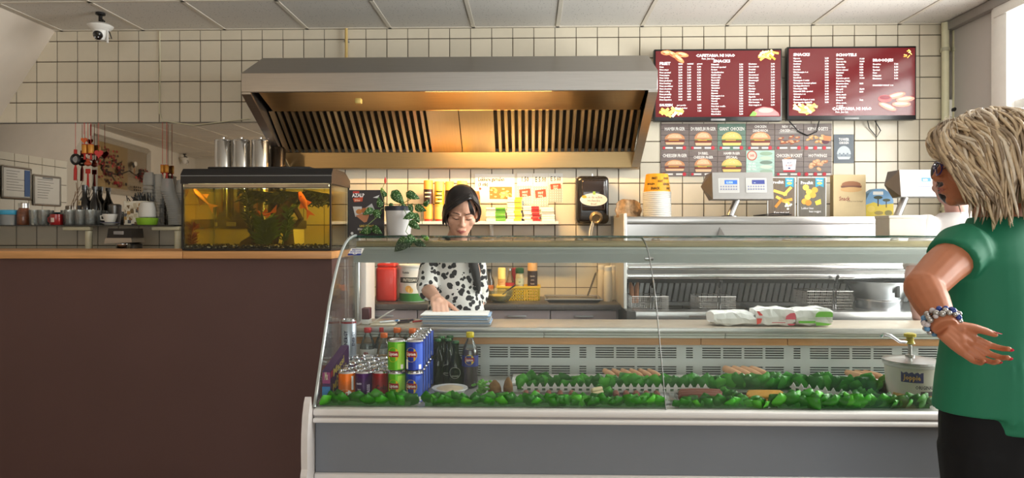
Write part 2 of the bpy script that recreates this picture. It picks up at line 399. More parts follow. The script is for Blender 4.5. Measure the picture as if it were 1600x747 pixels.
for (x0, y0, x1, y1, w_) in ((12, 60, 40, 66, 5), (40, 66, 62, 52, 4), (62, 52, 88, 66, 3), (12, 60, 20, 25, 4), (40, 66, 48, 34, 3), (25, 62, 40, 86, 3), (76, 58, 90, 45, 2)):
    dx, dy = x1-x0, y1-y0; l = math.hypot(dx, dy); ax, ay = -dy/l*w_*.5, dx/l*w_*.5
    it.append(('p', [(x0+ax, y0+ay), (x1+ax*.5, y1+ay*.5), (x1-ax*.5, y1-ay*.5), (x0-ax, y0-ay)], (34, 24, 22)))
for q in range(150):
    cxy = rr.choice(((15,30,12,16),(34,40,13,16),(40,58,9,12),(20,70,14,14),(34,84,12,8),(86,50,9,10),(84,64,8,10),(14,52,8,14)))
    it.append(('e', cxy[0]+rr.gauss(0,.55)*cxy[2], cxy[1]+rr.gauss(0,.5)*cxy[3], rr.uniform(1,2.4), rr.uniform(1.6,3.4), rr.choice(((150,32,40),(190,54,58),(60,26,28),(36,26,26),(120,24,32)))))
it += [('e', 62, 40, 3, 6, (40,34,36)), ('e', 66, 36, 3, 5, (230,224,214)), ('p', [(62,46),(65,46),(63,66)], (160,110,70))]
for q in range(8): it.append(('r', 62+q % 4*4, 84+q//4*6, 64.5+q % 4*4, 88+q//4*6, (60,48,40)))
do_print('print', pic, TL, u/100, v/100, it, face=nx, step=.0004)
for k_, (x0, x1, y0, y1) in enumerate(((3, 47, 262, 313), (52, 93, 276, 319))):
    a = mir(x0, y0, -3.98); b = mir(x1, y0, -3.98); c_ = mir(x1, y1, -3.98); b.z = a.z = (a.z+b.z)/2; dz = V((0, 0, -.235))
    ce = thing('framed_certificate', ('framed certificate with a blue side band on the tiled side wall', 'plain framed certificate nearest the corner of the tiled side wall')[k_], 'certificate', b+dz, 'certificates on the tiled side wall')
    MB().prism([a, b, b+dz, a+dz], (.012, 0, 0)).build('sheet', PAPER, ce)
    fm = MB()
    for p, q in ((a, b), (a+dz, b+dz), (a, a+dz), (b, b+dz)): fm.tube([p+V((.012,0,0)), q+V((.012,0,0))], .009, 4, sm=False)
    fm.build('frame', ALU, ce)
    it = [('r', 12, 12+9*q, rr.uniform(50, 78), 14+9*q, (150,148,146)) for q in range(8)] + ([('r', 76, 6, 96, 94, (54,92,150))] if k_ == 0 else [('r', 30, 5, 70, 9, (120,120,124))])
    do_print('print', ce, a+V((.012,0,0)), (b-a)/100, dz/100, it, face=(1,0,0))
# pipes and sockets beside the right corner, conduit above the hood
for px, x in ((1477, 0), (1494, 1)):
    b = P(px, 37, 4.79); pp = thing('wall_pipe', ('cream vertical pipe beside the menu screen corner', 'cream vertical pipe in the corner next to the grey wall')[x], 'pipe', (b.x, b.y, .9), 'cream pipes in the corner')
    MB().tube([(b.x, b.y, .9), (b.x, b.y, CEZ-.005)], .024, 12).build('pipe_run', M('pipe_cream', (214, 210, 178), .4, noise=.05), pp)
    for z in (1.5, 2.1, 2.6): MB().lathe([(.03, -.012), (.03, .012)], (b.x, b.y, z), 12).box(b.x-.008, b.x+.008, b.y, 4.846, z-.01, z+.01).build('clamp', M('pipe_clamp', (180, 176, 150), .4, noise=.05), pp)
b = P(1484, 172, 4.80)
so = thing('wall_socket', 'white double socket with a black plug behind the cream pipe', 'socket', b)
MB().rbox(b.x-.03, b.x+.05, 4.80, 4.8445, b.z-.075, b.z+.075, .008).build('socket_plate', WPLAST, so)
q = MB().lathe([(.02, 0), (.02, .03), (.012, .05)], (0,0,0), 10, mat=Matrix.Rotation(PI/2, 3, 'X')); q.v = [(v[0]+b.x+.03, v[1]+4.80, v[2]+b.z) for v in q.v]
q.tube([(b.x+.03, 4.75, b.z), (b.x+.06, 4.73, b.z-.05), (b.x+.10, 4.75, b.z-.16)], .004, 6).build('plug', BLACKP, so)
b = P(541, 60, 4.815); cn = thing('wall_conduit', 'yellowed vertical conduit between ceiling and extractor hood', 'pipe', (b.x, b.y, 2.47))
MB().tube([(b.x, b.y, 2.47), (b.x, b.y, CEZ-.004)], .011, 10).build('conduit', M('conduit', (206, 176, 110), .4, noise=.05), cn)
for z in (2.56, 2.70): MB().box(b.x-.016, b.x+.016, b.y, 4.846, z-.007, z+.007).build('clip', GREYP, cn)
b = P(250, 60, 4.842); tag(MB().tube([(b.x, b.y-.005, 2.785), (b.x+.003, b.y-.005, 2.5), (b.x-.002, b.y-.005, 2.2), (b.x+.02, b.y-.008, 2.14), (b.x+.25, b.y-.012, 2.105), (b.x+.66, b.y-.02, 2.15)], .004, 6).build('wall_cable', CREAM, origin=(b.x, b.y, 2.1)), 'thin pale cable running down the tiles above the mirror', 'cable')
# ================================================================ EXTRACTOR HOOD
HX0, HX1 = P(377, 130, 4.07).x, P(1028, 130, 4.07).x
hood = thing('extractor_hood', 'wide stainless steel extractor hood over the kitchen bench', 'extractor hood', ((HX0+HX1)/2, 4.45, 1.79))
MB().rbox(HX0, HX1, 4.07, 4.088, 2.182, 2.297, .003, 1).build('front_panel', STEELH, hood)
MB().prism([(HX0, 4.07, 2.297), (HX0, 4.40, 2.472), (HX0, 4.40, 2.46), (HX0, 4.075, 2.285)], (HX1-HX0, 0, 0)).build('sloped_top', STEELH, hood)
MB().box(HX0, HX1, 4.40, 4.835, 2.46, 2.472).build('top_panel', STEELH, hood)
for x, s_ in ((HX0, 1), (HX1, -1)):
    q = MB().prism([(x, 4.072, 2.185), (x, 4.072, 2.29), (x, 4.40, 2.465), (x, 4.835, 2.465), (x, 4.835, 1.79), (x, 4.77, 1.79)], (s_*.006, 0, 0))
    q.prism([(x, 4.075, 2.185), (x, 4.77, 1.79), (x, 4.77, 1.775), (x, 4.075, 2.170)], (s_*.055, 0, 0)); q.build('side_panel', STEELH, hood)
MB().add([(HX0+.05, 4.09, 2.245), (HX1-.05, 4.09, 2.245), (HX1-.05, 4.45, 2.134), (HX0+.05, 4.45, 2.134)], [(0,1,2,3)]).build('light_plate', steelM('inner_reflection_steel', (170, 146, 112), .3), hood)  # brown-gold reflection inside the hood is put into this steel colour
fx0, fx1 = P(430, 172, 4.45).x, P(1013, 172, 4.45).x
pa, pb = V((0, 4.45, 2.134)), V((0, 4.745, 1.90)); sl = (pb-pa).normalized(); nn = V((0, -(pa.z-pb.z), -(pb.y-pa.y))).normalized()
DARKF = M('filter_gap', (46, 40, 34), .6, .6, noise=.15)
MB().add([V((HX0+.03,0,0))+pa-nn*.03, V((HX1-.03,0,0))+pa-nn*.03, V((HX1-.03,0,0))+pb-nn*.03, V((HX0+.03,0,0))+pb-nn*.03], [(0,1,2,3)]).build('filter_backing', DARKF, hood)
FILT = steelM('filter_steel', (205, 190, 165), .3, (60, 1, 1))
LN = (pb-pa).length
slm = MB(); w2_ = .0135
slm.add([tuple(V((x, 0, 0))+pa*0+sl*t_+nn*h) for t_ in (0, LN) for x, h in ((-w2_, -.012), (-w2_+.004, .004), (w2_-.004, .004), (w2_, -.012))], [(0,1,5,4),(1,2,6,5),(2,3,7,6),(0,3,2,1),(4,5,6,7)])
slme = slm.mesh('filter_slat', FILT)
def slat(x):
    o = bpy.data.objects.new('filter_slat', slme); C.objects.link(o); o.parent = hood; o.location = V((x, 0, 0))+pa-wloc(hood)
xm0, xm1 = P(664, 172, 4.45).x, P(772, 172, 4.45).x
n1 = 21
for i in range(n1): slat(fx0+.02+(xm0-.03-fx0-.02)*i/(n1-1) + (0 if i < 10 else .006))
n2 = 22
for i in range(n2): slat(xm1+.03+(fx1-.02-xm1-.03)*i/(n2-1) + (0 if i < 12 else .006))
xc = P(716, 172, 4.45).x
for a, b in ((xm0+.006, xc-.003), (xc+.003, xm1-.006)):
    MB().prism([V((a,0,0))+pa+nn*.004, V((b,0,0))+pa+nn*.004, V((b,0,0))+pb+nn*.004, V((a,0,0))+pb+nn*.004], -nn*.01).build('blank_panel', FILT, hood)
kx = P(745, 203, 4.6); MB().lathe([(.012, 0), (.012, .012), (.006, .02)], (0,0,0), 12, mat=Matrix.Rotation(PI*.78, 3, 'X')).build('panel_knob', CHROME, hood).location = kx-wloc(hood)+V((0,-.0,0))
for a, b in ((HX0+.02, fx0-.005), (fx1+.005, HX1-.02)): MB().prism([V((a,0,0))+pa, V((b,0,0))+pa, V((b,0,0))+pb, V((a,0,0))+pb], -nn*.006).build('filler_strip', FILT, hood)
MB().rbox(HX0+.01, HX1-.01, 4.745, 4.835, 1.785, 1.90, .004, 1).build('gutter', steelM('gutter_reflection_steel', (150, 128, 92), .3), hood)  # steel coloured darker and golden to carry the warm reflection
b = P(559, 156, 4.2); MB().rbox(b.x-.02, b.x+.02, 4.2, 4.24, b.z-.02, b.z+.012, .006).build('sensor', M('sensor_yellowed', (214, 188, 110), .4, noise=.05), hood)
# lamp tucked behind the front lip
lx0, lx1 = P(664, 144, 4.13).x, P(862, 144, 4.13).x
hl = thing('hood_lamp', 'warm tube lamp tucked behind the hood front edge', 'lamp', ((lx0+lx1)/2, 4.14, 2.19))
MB().tube([(lx0, 4.135, 2.204), (lx1, 4.135, 2.204)], .012, 10).build('lamp_tube', M('warm_tube', (255, 205, 130), .4, emit=9), hl)
MB().box(lx0-.03, lx1+.03, 4.115, 4.16, 2.218, 2.222).build('lamp_tray', WHITE, hl)
area('hood_lamp_light', ((lx0+lx1)/2, 4.15, 2.185), (math.radians(62), 0, 0), lx1-lx0, .05, 31, (1, .62, .24))

# ================================================================ MENU SCREENS
def fries(x, y, sx, sy, n, seed, cols=((250,205,90),(255,225,130),(232,170,60),(255,236,170))):
    rr = random.Random(seed); out = []
    for i in range(n):
        cx_, cy_ = x+rr.uniform(.18, .82)*sx, y+rr.uniform(.1, .75)*sy; a = rr.uniform(-.9, .9); l = sx*rr.uniform(.13, .2); w_ = sx*.045
        ca, sa = math.cos(a), math.sin(a)
        out.append(('p', [(cx_+ca*p-sa*q, cy_+sa*p+ca*q) for p, q in ((-l,-w_),(l,-w_),(l,w_),(-l,w_))], rr.choice(cols)))
    return out
WT = (255, 250, 250)
def tvframe(px0, py0, px1, py1, label, dz=0):
    a = P(px0, py0, 4.74); b = P(px1, py1, 4.74); w_, h_ = b.x-a.x, a.z-b.z
    tv = thing('menu_screen', label, 'screen', ((a.x+b.x)/2, 4.78, b.z), 'menu screens on the tiled wall')
    MB().rbox(a.x, b.x, 4.74, 4.79, b.z, a.z, .006).build('bezel', BLACKP, tv)
    MB().rbox(a.x+.15, b.x-.15, 4.79, 4.846, b.z+.08, a.z-.08, .01).build('wall_bracket', BLACKP, tv)
    bw = .011; x0, x1, z0, z1 = a.x+bw, b.x-bw, b.z+.03, a.z-.014
    MB().box(x0, x1, 4.737, 4.74, z0, z1).build('screen_panel', M('screen_red', (92, 24, 28), .12, emit=.85), tv)
    MB().rbox((x0+x1)/2-.05, (x0+x1)/2+.05, 4.736, 4.75, b.z+.003, b.z+.018, .003).build('logo_plate', GREYP, tv)
    return tv, V((x0, 4.737, z1)), V(((x1-x0)/200, 0, 0)), V((0, 0, -(z1-z0)/110))
tv, O, u, v = tvframe(1022, 77, 1222, 189, 'menu screen headed FRIET and SNACKS, beside the hood')
it = []
FR = ['Friet','Friet mayo','Friet speciaal','Friet joppie','Friet curry','Friet pindasaus','Friet ketchup','Friet stoofvlees','Friet shoarma','Friet oorlog','Friet piccalilly','Friet goulash','Friet kapsalon']
it.append(('t', 6, 23, 6.6, 'FRIET', WT, 'l', 1.1, .03))
for k, q in enumerate(('klein', 'middel', 'groot')): it.append(('t', 36.5+[0, 14, 30][k], 22.5, 3.3, q, WT, 'l', 1.1, .03))
for i, n_ in enumerate(FR):
    y = 27.8+i*4.55; it.append(('t', 6, y, 3.6, n_, WT, 'l', .95, .02))
    for k in range(3): it.append(('t', 36.5+[0, 14, 30][k], y, 3.6, '%.2f' % (2.3+.1*(i*3 % 7)+k*.7+(1 if i > 8 else 0)), WT, 'l', 1, .03))
it.append(('t', 6, 92, 5.6, 'SAUZEN', WT, 'l', 1.0, .03))
for i, (n_, p_) in enumerate((('per portie', '0.80'), ('grote beker', '2.00'), ('satesaus', '1.20'))): it += [('t', 34, 91.5+i*4.8, 3.5, n_, WT, 'l', 1, .02), ('t', 67, 91.5+i*4.8, 3.6, p_, WT, 'l', 1, .03)]
it += [('t', 96, 10, 6.2, 'CAFETARIA NI HAO', WT, 'c', 1.12, .03), ('t', 84, 14.5, 4, 'Fam. Jian Lin', WT, 'c', 1, .01), ('t', 106, 19.5, 6.6, 'SNACKS', WT, 'c', 1.1, .03)]
S1 = ['Frikandel','Frikandel speciaal','Kroket','Goulashkroket','Kalfskroket','Kaassouffle','Bamischijf','Nasischijf','Mexicano','Gehaktbal','Berehap','Kipcorn','Kipnuggets 6 st','Kipvingers','Viandel','Sitostick','Ham kaas souffle','Loempia','Vlammetjes','Bitterballen']
for i, n_ in enumerate(S1):
    y = 24+i*4.35; it += [('t', 89, y, 3.5, n_, WT, 'l', .95, .02), ('t', 134, y, 3.5, '%.2f' % (2.2+.1*(i*5 % 13)), WT, 'l', 1, .03)]
S2 = ['Mexicano','Boerenbrok','Souvlaki','Smulrol','Shoarmarol','Lihanboutje','Kaasstengel','Eierbal','Pikanto','Saucijsje','Ribster','Gehakt stick','Kipstick','Kip satesaus 3 st','Mini loempia','Kaas nuggets 6']
for i, n_ in enumerate(S2):
    y = 23.5+i*4.55; it += [('t', 149, y, 3.5, n_, WT, 'l', .95, .02), ('t', 184.5, y, 3.5, '%.2f' % (2+.1*(i*7 % 17)), WT, 'l', 1, .03)]
rr = random.Random(5)
for (x, y, l, a) in ((28, 6, 14, .5), (42, 6, 11, .2), (36, 12, 12, .7), (16, 3, 8, .1)):
    it += [('e', x, y, l, 4, (224,140,90), a), ('e', x+1, y-1, l*.6, 2, (248,196,140), a), ('e', x-3, y+1, l*.3, 1.4, (188,92,60), a)]
it += fries(160, 2, 38, 14, 14, 8) + fries(2, 98, 46, 11, 16, 9, ((255,220,110),(255,240,180),(250,205,90),(255,250,220)))
it += [('p', [(152,109),(160,98),(172,94),(186,96),(196,104),(198,109)], (226,120,120)), ('e', 176, 100, 12, 4, (240,160,150)), ('p', [(150,109),(156,101),(162,104),(160,109)], (120,190,80))]
do_print('menu_lettering', tv, O, u, v, it, scr=1.0, step=.0001, d0=.0002)
tv, O, u, v = tvframe(1230, 73, 1432, 187, 'menu screen headed SCHOTELS and BROODJES, nearest the corner pipes')
it = [('t', 7, 12, 6.4, 'SNACKS', WT, 'l', 1.1, .03), ('t', 75, 13, 6.2, 'SCHOTELS', WT, 'l', 1.1, .03), ('t', 133, 22, 6.2, 'BROODJES', WT, 'l', 1.1, .03)]
for i, n_ in enumerate(['Kipcorn','Vlamstick','Panfrites','Shaslick','Loempia','Mini loempia 6 st','Kipfilet','Bamiblok','Kipnuggets 6 stuks','Vietnamese loempia pikant','Aardappelkroket 6','Uienringen XXL','Frikandel XXL speciaal','Calamaris 6 st','Garnaal','Mozzarella fingers 6 stuk','Gepaneerde kipkluif 5']):
    y = 17.2+i*4.5; it += [('t', 7, y, 3.5, n_, WT, 'l', .95, .02), ('t', 57, y, 3.5, '%.2f' % (2.2+.1*(i*5 % 23)), WT, 'l', 1, .03)]
for i, (n_, p_) in enumerate((('Shoarma','11.00'),('Saté van kip','10.00'),('Spareribs','9.50'),('Halve haan','8.50'),('Gyros schotel','9.50'),('Schnitzel','8.50'),('Kipfilet','9.00'),('Kapsalon groot','11.00'),('(shoarma of kip)',''),('Kapsalon klein','8.00'),('(met salade)',''),('Mix grill','12.00'),('Menu A','8.00'),('(friet, snack','') ,('en drankje)',''),('Menu B','7.00'),('(friet, snack,',''),('en saus)',''))):
    y = 18.5+i*4.5; it.append(('t', 75, y, 3.5, n_.replace('é', 'e'), WT, 'l', .95, .02))
    if p_: it.append(('t', 112, y, 3.5, p_, WT, 'l', 1, .03))
for i, (n_, p_) in enumerate((('Shoarma','7.00'),('Kroket','3.50'),('Speciaal','3.50'),('Kaas','3.50'),('Frikandel','3.50'),('Mexicano','3.80'))): y = 27.5+i*4.7; it += [('t', 133, y, 3.6, n_, WT, 'l', 1, .02), ('t', 167, y, 3.6, p_, WT, 'l', 1, .03)]
it += [('t', 133, 62, 3.2, 'DRANKEN VANAF 1.80', WT, 'l', 1, .02), ('t', 100, 101, 6.2, 'CAFETARIA NI HAO', WT, 'c', 1.12, .03), ('t', 84, 105.5, 4, 'Fam. Jian Lin', WT, 'c', 1, .01)]
it += fries(2, 92, 46, 16, 16, 19) + fries(180, 3, 16, 16, 7, 21)
for (x, y, a) in ((170, 78, -.25), (184, 84, -.1), (178, 92, 0), (156, 96, .4)): it += [('e', x, y, 15, 4.6, (222,140,120), a), ('e', x, y-1, 11, 2.4, (246,190,160), a)]
it += [('e', 152, 83, 11, 6, (190,90,90)), ('e', 152, 81, 9, 3.4, (120,40,50))]
do_print('menu_lettering', tv, O, u, v, it, scr=1.0, step=.0001, d0=.0002)
b = P(1300, 189, 4.80); tag(MB().tube([P(1232, 188, 4.80), P(1247, 205, 4.83), P(1262, 212, 4.832), P(1276, 206, 4.83), P(1280, 188, 4.80)], .004, 6).build('screen_cable', BLACKP, origin=P(1262, 212, 4.83)), 'looped black cable hanging over the snack posters', 'cable')
tag(MB().tube([P(1355, 187, 4.80), P(1358, 200, 4.83), P(1370, 214, 4.835), P(1376, 204, 4.83), P(1366, 187, 4.80)], .0035, 6).build('screen_cable', BLACKP, origin=P(1368, 212, 4.83)), 'short black cable below the second menu screen on plain tiles', 'cable')

# ================================================================ SNACK POSTERS
def burger(x, y, w_, h_, bun=(206,142,98), mid=(120,52,38), green=None, hi=(232,186,142)):
    o = []; top = [(x-w_/2*math.cos(PI*q/10), y-h_*.5*math.sin(PI*q/10)-h_*.05) for q in range(11)]
    o.append(('p', top, bun)); o.append(('p', [(x-w_*.36*math.cos(PI*q/8), y-h_*.34*math.sin(PI*q/8)-h_*.14) for q in range(9)], hi))
    for q in range(12): o.append(('e', x+w_*.32*math.cos(q*2.4)*(.3+q/16), y-h_*.34-h_*.1*math.sin(q*1.7), w_*.014, h_*.02, (250,230,200)))
    if green: o.append(('p', [(x-w_*.52, y+h_*.02), (x-w_*.3, y-h_*.06), (x, y), (x+w_*.3, y-h_*.06), (x+w_*.52, y+h_*.02), (x+w_*.3, y+h_*.1), (x-w_*.3, y+h_*.1)], green))
    o.append(('r', x-w_*.48, y+h_*.02, x+w_*.48, y+h_*.2, mid)); o.append(('r', x-w_*.3, y+h_*.0, x+w_*.2, y+h_*.06, (226,170,60)))
    o.append(('p', [(x-w_*.46, y+h_*.2), (x+w_*.46, y+h_*.2), (x+w_*.42, y+h_*.38), (x-w_*.42, y+h_*.38)], hi)); return o
def nuggets(x, y, sx, sy, n, seed, cols):
    rr = random.Random(seed); o = []
    for i in range(n):
        a = x+rr.uniform(-sx, sx); b = y+rr.uniform(-sy, sy); q = rr.uniform(.22, .36)
        o += [('e', a, b, sx*q, sy*q*1.3, rr.choice(cols), rr.uniform(-.6, .6)), ('e', a-sx*.05, b-sy*.1, sx*q*.5, sy*q*.6, (240,196,150))]
    return o
PX = [1032, 1076.5, 1121, 1165.5, 1210.5, 1255.5, 1300]; PY = [193, 235, 276]
NM = [[('HAMBURGER',), ('DUBBELBURGER',), ('GIANT CHICKEN',), ('CHICKEN', 'SANDWICH'), ('NEW SPICY', 'CHICKEN STRIPS'), ('KIPNUGGETS',)],
      [('CHEESEBURGER',), ('DUBBEL', 'CHEESEBURGER'), ('HAMBURGER', 'SPECIAAL'), ('',), ('CHICKEN BUCKET',), ('HOTWINGS',)]]
LB = [['hamburger poster, top corner of the poster grid', 'double burger poster with two patties and white lettering', 'giant chicken burger poster with a greenish tint', 'chicken sandwich poster with a sesame bun', 'chicken strips poster with brown strips and a grey title box', 'chicken nuggets poster with a dipping cup'],
      ['cheeseburger poster below the hamburger poster', 'double cheeseburger poster with lettuce below the patties', 'hamburger special poster half behind the scale head', 'pale green poster with an exploded burger and round red stamp', 'chicken bucket poster with a white paper bucket', 'hot wings poster with a pile of brown wings']]
PLK = (122, 108, 104)
for r_ in range(2):
    for c_ in range(6):
        a = P(PX[c_]+.4, PY[r_]+.3, 4.84); b = P(PX[c_+1]-.4, PY[r_+1]-.3, 4.84)
        po = thing('poster', LB[r_][c_], 'poster', ((a.x+b.x)/2, 4.842, b.z), 'snack posters below the screens')
        teal = (r_, c_) == (1, 3); base = (176, 208, 196) if teal else ((104, 130, 116) if (r_, c_) == (0, 2) else PLK)
        MB().box(a.x, b.x, 4.8395, 4.8448, b.z, a.z).build('sheet', M('poster_%d%d' % (r_, c_), base, .35, noise=.22, scale=14, stretch=(1, 1, 9)), po)
        it = []
        if not teal:
            for q in range(4): it.append(('r', 0, 9+q*8.4, 44, 9.7+q*8.4, (52, 44, 44)))
        ls = NM[r_][c_]
        for q, tx in enumerate(ls): it.append(('t', 22, (10.5 if len(ls) == 1 else 6.5+q*6.2), 7.2 if len(ls) == 1 else 5.8, tx, (246,240,234), 'c', min(.75, 42/(len(tx)*.62*7.2) if len(tx) else 1), .02))
        if c_ == 5 and r_ == 0: it += nuggets(19, 24, 13, 5, 9, 4, ((214,160,96),(232,190,130),(196,140,80))) + [('e', 34, 28, 6, 3.5, (90,40,60)), ('p', [(30,18),(43,20),(42,27),(31,26)], (214,140,90))]
        elif c_ == 4 and r_ == 0: it += [('r', 6, 13, 38, 15, (160,156,150))]+nuggets(22, 25, 16, 4.5, 11, 5, ((176,96,58),(150,74,44),(206,130,90)))
        elif c_ == 4 and r_ == 1: it += nuggets(22, 13, 7, 2, 6, 6, ((190,110,60),(214,150,96)))+[('p', [(11,14),(33,14),(31,34),(13,34)], (236,236,240)), ('p', [(12.6,31),(31.4,31),(31,34),(13,34)], (206,50,66)), ('t', 22, 21, 4, 'HOT', (60,60,120), 'c', .8, .02), ('t', 22, 25, 3.6, 'BUCKET', (190,60,70), 'c', .8, .02), ('e', 22, 28, 2, 1.2, (60,60,120))]
        elif c_ == 5 and r_ == 1: it += nuggets(22, 23, 13, 7, 13, 7, ((206,142,104),(186,118,80),(224,170,130)))
        elif teal: it += [('e', 9, 8, 8, 8, (196,90,76)), ('e', 9, 8, 6.4, 6.4, (226,200,184)), ('t', 9, 9.8, 5.4, '100%', (190,70,60), 'c', .6, .03)] + [('t', 9, 22+q*4.6, 4.4, tx, (240,244,240), 'c', .7, .02) for q, tx in enumerate(('EET NU', 'EEN BUR', 'GER MENU'))] + [('e', 31, 5+q*7, 10, 3, c) for q, c in enumerate(((150,176,150),(196,210,190),(120,140,126),(206,220,200),(160,184,164)))]
        else: it += burger(22, 25, 32 if c_ != 1 else 28, 23 if c_ not in (0,) else 19, hi=(232,190,150) if c_ != 2 else (236,206,120), bun=(206,142,98) if c_ != 2 else (222,190,104), green=(None, (150,170,90), (110,160,70), (130,150,80))[c_ % 4])
        if not teal:
            for q, x in enumerate((5, 37) if c_ < 5 else (4, 18, 32)): it += [('r', x+(2 if q == 0 or c_ == 5 else -13), 36.2, x+(14 if q == 0 and c_ < 5 else (10 if c_ == 5 else 0)), 38.8, (236,230,226)), ('e', x, 37.5, 3 if q or c_ == 5 else 2.2, 3 if q or c_ == 5 else 2.2, (200,46,62))]
        do_print('print', po, (a.x, 4.8395, a.z), V(((b.x-a.x)/44, 0, 0)), V((0, 0, -(a.z-b.z)/41)), it, step=.0001, d0=.0002)
a = P(1303, 210, 4.84); b = P(1334, 255, 4.84)
po = thing('poster', 'small blue-grey tower burger poster apart from the grid', 'poster', ((a.x+b.x)/2, 4.842, b.z))
MB().box(a.x, b.x, 4.8395, 4.8448, b.z, a.z).build('sheet', M('poster_tower', (76, 86, 98), .35, noise=.25, scale=9), po)
do_print('print', po, (a.x, 4.8395, a.z), V(((b.x-a.x)/31, 0, 0)), V((0, 0, -(a.z-b.z)/45)), [('t', 15.5, 10, 6, 'TOWER', WT, 'c', .75, .03), ('t', 15.5, 15, 5, 'CHICKEN', WT, 'c', .7, .03), ('p', [(15.5-11*math.cos(PI*q/10), 31-13*math.sin(PI*q/10)) for q in range(11)], (206,214,220)), ('r', 5, 31, 26, 35, (150,160,172)), ('p', [(5,35),(26,35),(24,39),(7,39)], (216,222,226))]+[('e', 9+q*3, 30+q % 2*3, 1.4, 1, (110,124,140)) for q in range(5)], step=.0001, d0=.0002)

# ================================================================ PAPERS ON THE WALL BEHIND THE SHELF
def sheetthing(name, label, cat, x0, y0, x1, y1, items, w_, h_, mat=PAPER, Y=4.842, group=None):
    a = P(x0, y0, Y); b = P(x1, y1, Y); t_ = thing(name, label, cat, ((a.x+b.x)/2, Y, b.z), group)
    MB().box(a.x, b.x, Y-.002, Y+.0025, b.z, a.z).build('sheet', mat, t_)
    do_print('print', t_, (a.x, Y-.002, a.z), V(((b.x-a.x)/w_, 0, 0)), V((0, 0, -(a.z-b.z)/h_)), items, step=.0001, d0=.0002); return t_
K = (30, 26, 24)
sheetthing('wall_notice', 'white notice offering prawns with a small food photo', 'notice', 742, 272, 804, 317,
    [('t', 5, 11, 8, 'Lekkere garnalen', K, 'l', .74, .03), ('t', 5, 18.5, 7, '(3 stk)', K, 'l', .85, .03), ('e', 8, 23, 2.2, 2, (206,70,60)), ('r', 23, 20, 58, 39, (196,120,60))]+nuggets(41, 29, 15, 7, 14, 3, ((236,170,80),(250,200,110),(214,120,50))), 62, 45)
def chk():
    o = []
    for q in range(6): o.append(('r', 1+q*3.8, 18, 2.9+q*3.8, 46, (150,172,180)))
    for q in range(7): o.append(('r', 0, 19+q*4, 23, 21+q*4, (168,186,190)))
    return o
for i, (x0, x1, y1, tx, lb) in enumerate(((808, 833, 320, '1.50', 'checked price card reading 1.50, next to the prawn notice'), (833, 857, 322, '€ 5.00', 'checked price card reading 5.00, middle one of three'), (857, 880, 316, '€ 5.60', 'checked price card reading 5.60, end one near the towel dispenser'))):
    sheetthing('price_card', lb, 'price card', x0, 271, x1-.6, y1, chk()+[('t', 12, 12, 10, tx.replace('€', 'E'), K, 'c', .7, .02), ('p', [(3,24),(20,22),(21,33),(4,35)] if i < 2 else [(3,17),(20,16),(21,24),(4,26)], (200,72,50)), ('t', 12, 29 if i < 2 else 22, 4.4, 'HOT', WT, 'c', .9, .02), ('t', 12, 33 if i < 2 else 25, 3.6, 'DEAL', WT, 'c', .9, .02)], 24, 46, group='price cards on the wall')
# ================================================================ WALL SHELF WITH SAUCE TUBES AND BREAD BAGS
SZ = P(760, 345.5, 4.6).z
a = P(520, 348, 4.62); b = P(873, 348, 4.62)
sh = thing('wall_shelf', 'white wall shelf above the bench holding sauce tubes', 'shelf', ((a.x+b.x)/2, 4.7, SZ-.025))
MB().rbox(a.x, b.x, 4.62, 4.843, SZ-.022, SZ, .003, 1).build('shelf_board', WHITE, sh)
for px in (768, 560): q = P(px, 350, 4.8); MB().box(q.x-.012, q.x+.012, 4.80, 4.8445, SZ-.2, SZ-.022).prism([(q.x-.006, 4.65, SZ-.022), (q.x-.006, 4.82, SZ-.022), (q.x-.006, 4.82, SZ-.14)], (.012, 0, 0)).build('bracket', WHITE, sh)
def can_tube(px0, px1, ytop, lab, col1, col2, capc, Y=4.72, txt=None):
    c_ = P((px0+px1)/2, 345, Y); r_ = (px1-px0)/2/S(px0, Y); h_ = P(px0, ytop, Y).z-SZ
    t_ = thing('sauce_tube', lab, 'bottle', (c_.x, Y, SZ), 'sauce tubes on the wall shelf')
    m1 = M('tube_%d_%d_%d' % col1, col1, .4, noise=.05); m2 = M('tube_%d_%d_%d' % col2, col2, .4, noise=.35, scale=60); m3 = M('tube_%d_%d_%d' % capc, capc, .35, noise=.05)
    MB().lathe([(r_*.8, 0), (r_*.8, h_*.055)], (c_.x, Y, SZ), 18).build('cap', m3, t_)
    MB().lathe([(r_*.97, h_*.055), (r_, h_*.07), (r_, h_*.34), (r_*.93, h_*.36), (r_*.93, h_*.37), (r_, h_*.40), (r_, h_*.98), (r_*.94, h_)], (c_.x, Y, SZ), 18).build('body', m1, t_)
    q = MB(); patch_cyl(q, (c_.x, Y), SZ+h_*.42, SZ+h_*.78, r_*1.01, -PI*.95, -PI*.05, 0, 10); q2 = q; 
    for k in range(7): patch_cyl(q2, (c_.x, Y), SZ+h_*(.44+.048*k), SZ+h_*(.47+.048*k), r_*1.03, -PI*.5-R.uniform(.2,.9), -PI*.5+R.uniform(.1,.9), 1+k % 2, 4)
    q2.build('label_wrap', [m2, pm((30,24,22)), pm((238,226,196))], t_); return t_
can_tube(662, 676.5, 282, 'orange sauce tube with a dark label, first from the plant', (246,170,80), (70,40,30), (206,60,46))
can_tube(679, 694, 284, 'yellow sauce tube with a yellow label, second from the plant', (244,196,110), (238,196,30), (206,60,46))
can_tube(695.5, 709, 284, 'orange sauce tube just behind the shop worker head', (246,180,90), (60,40,36), (206,60,46))
can_tube(714, 730, 283, 'plain yellow sauce tube hidden behind the shop worker hair', (250,205,110), (230,170,60), (206,60,46))
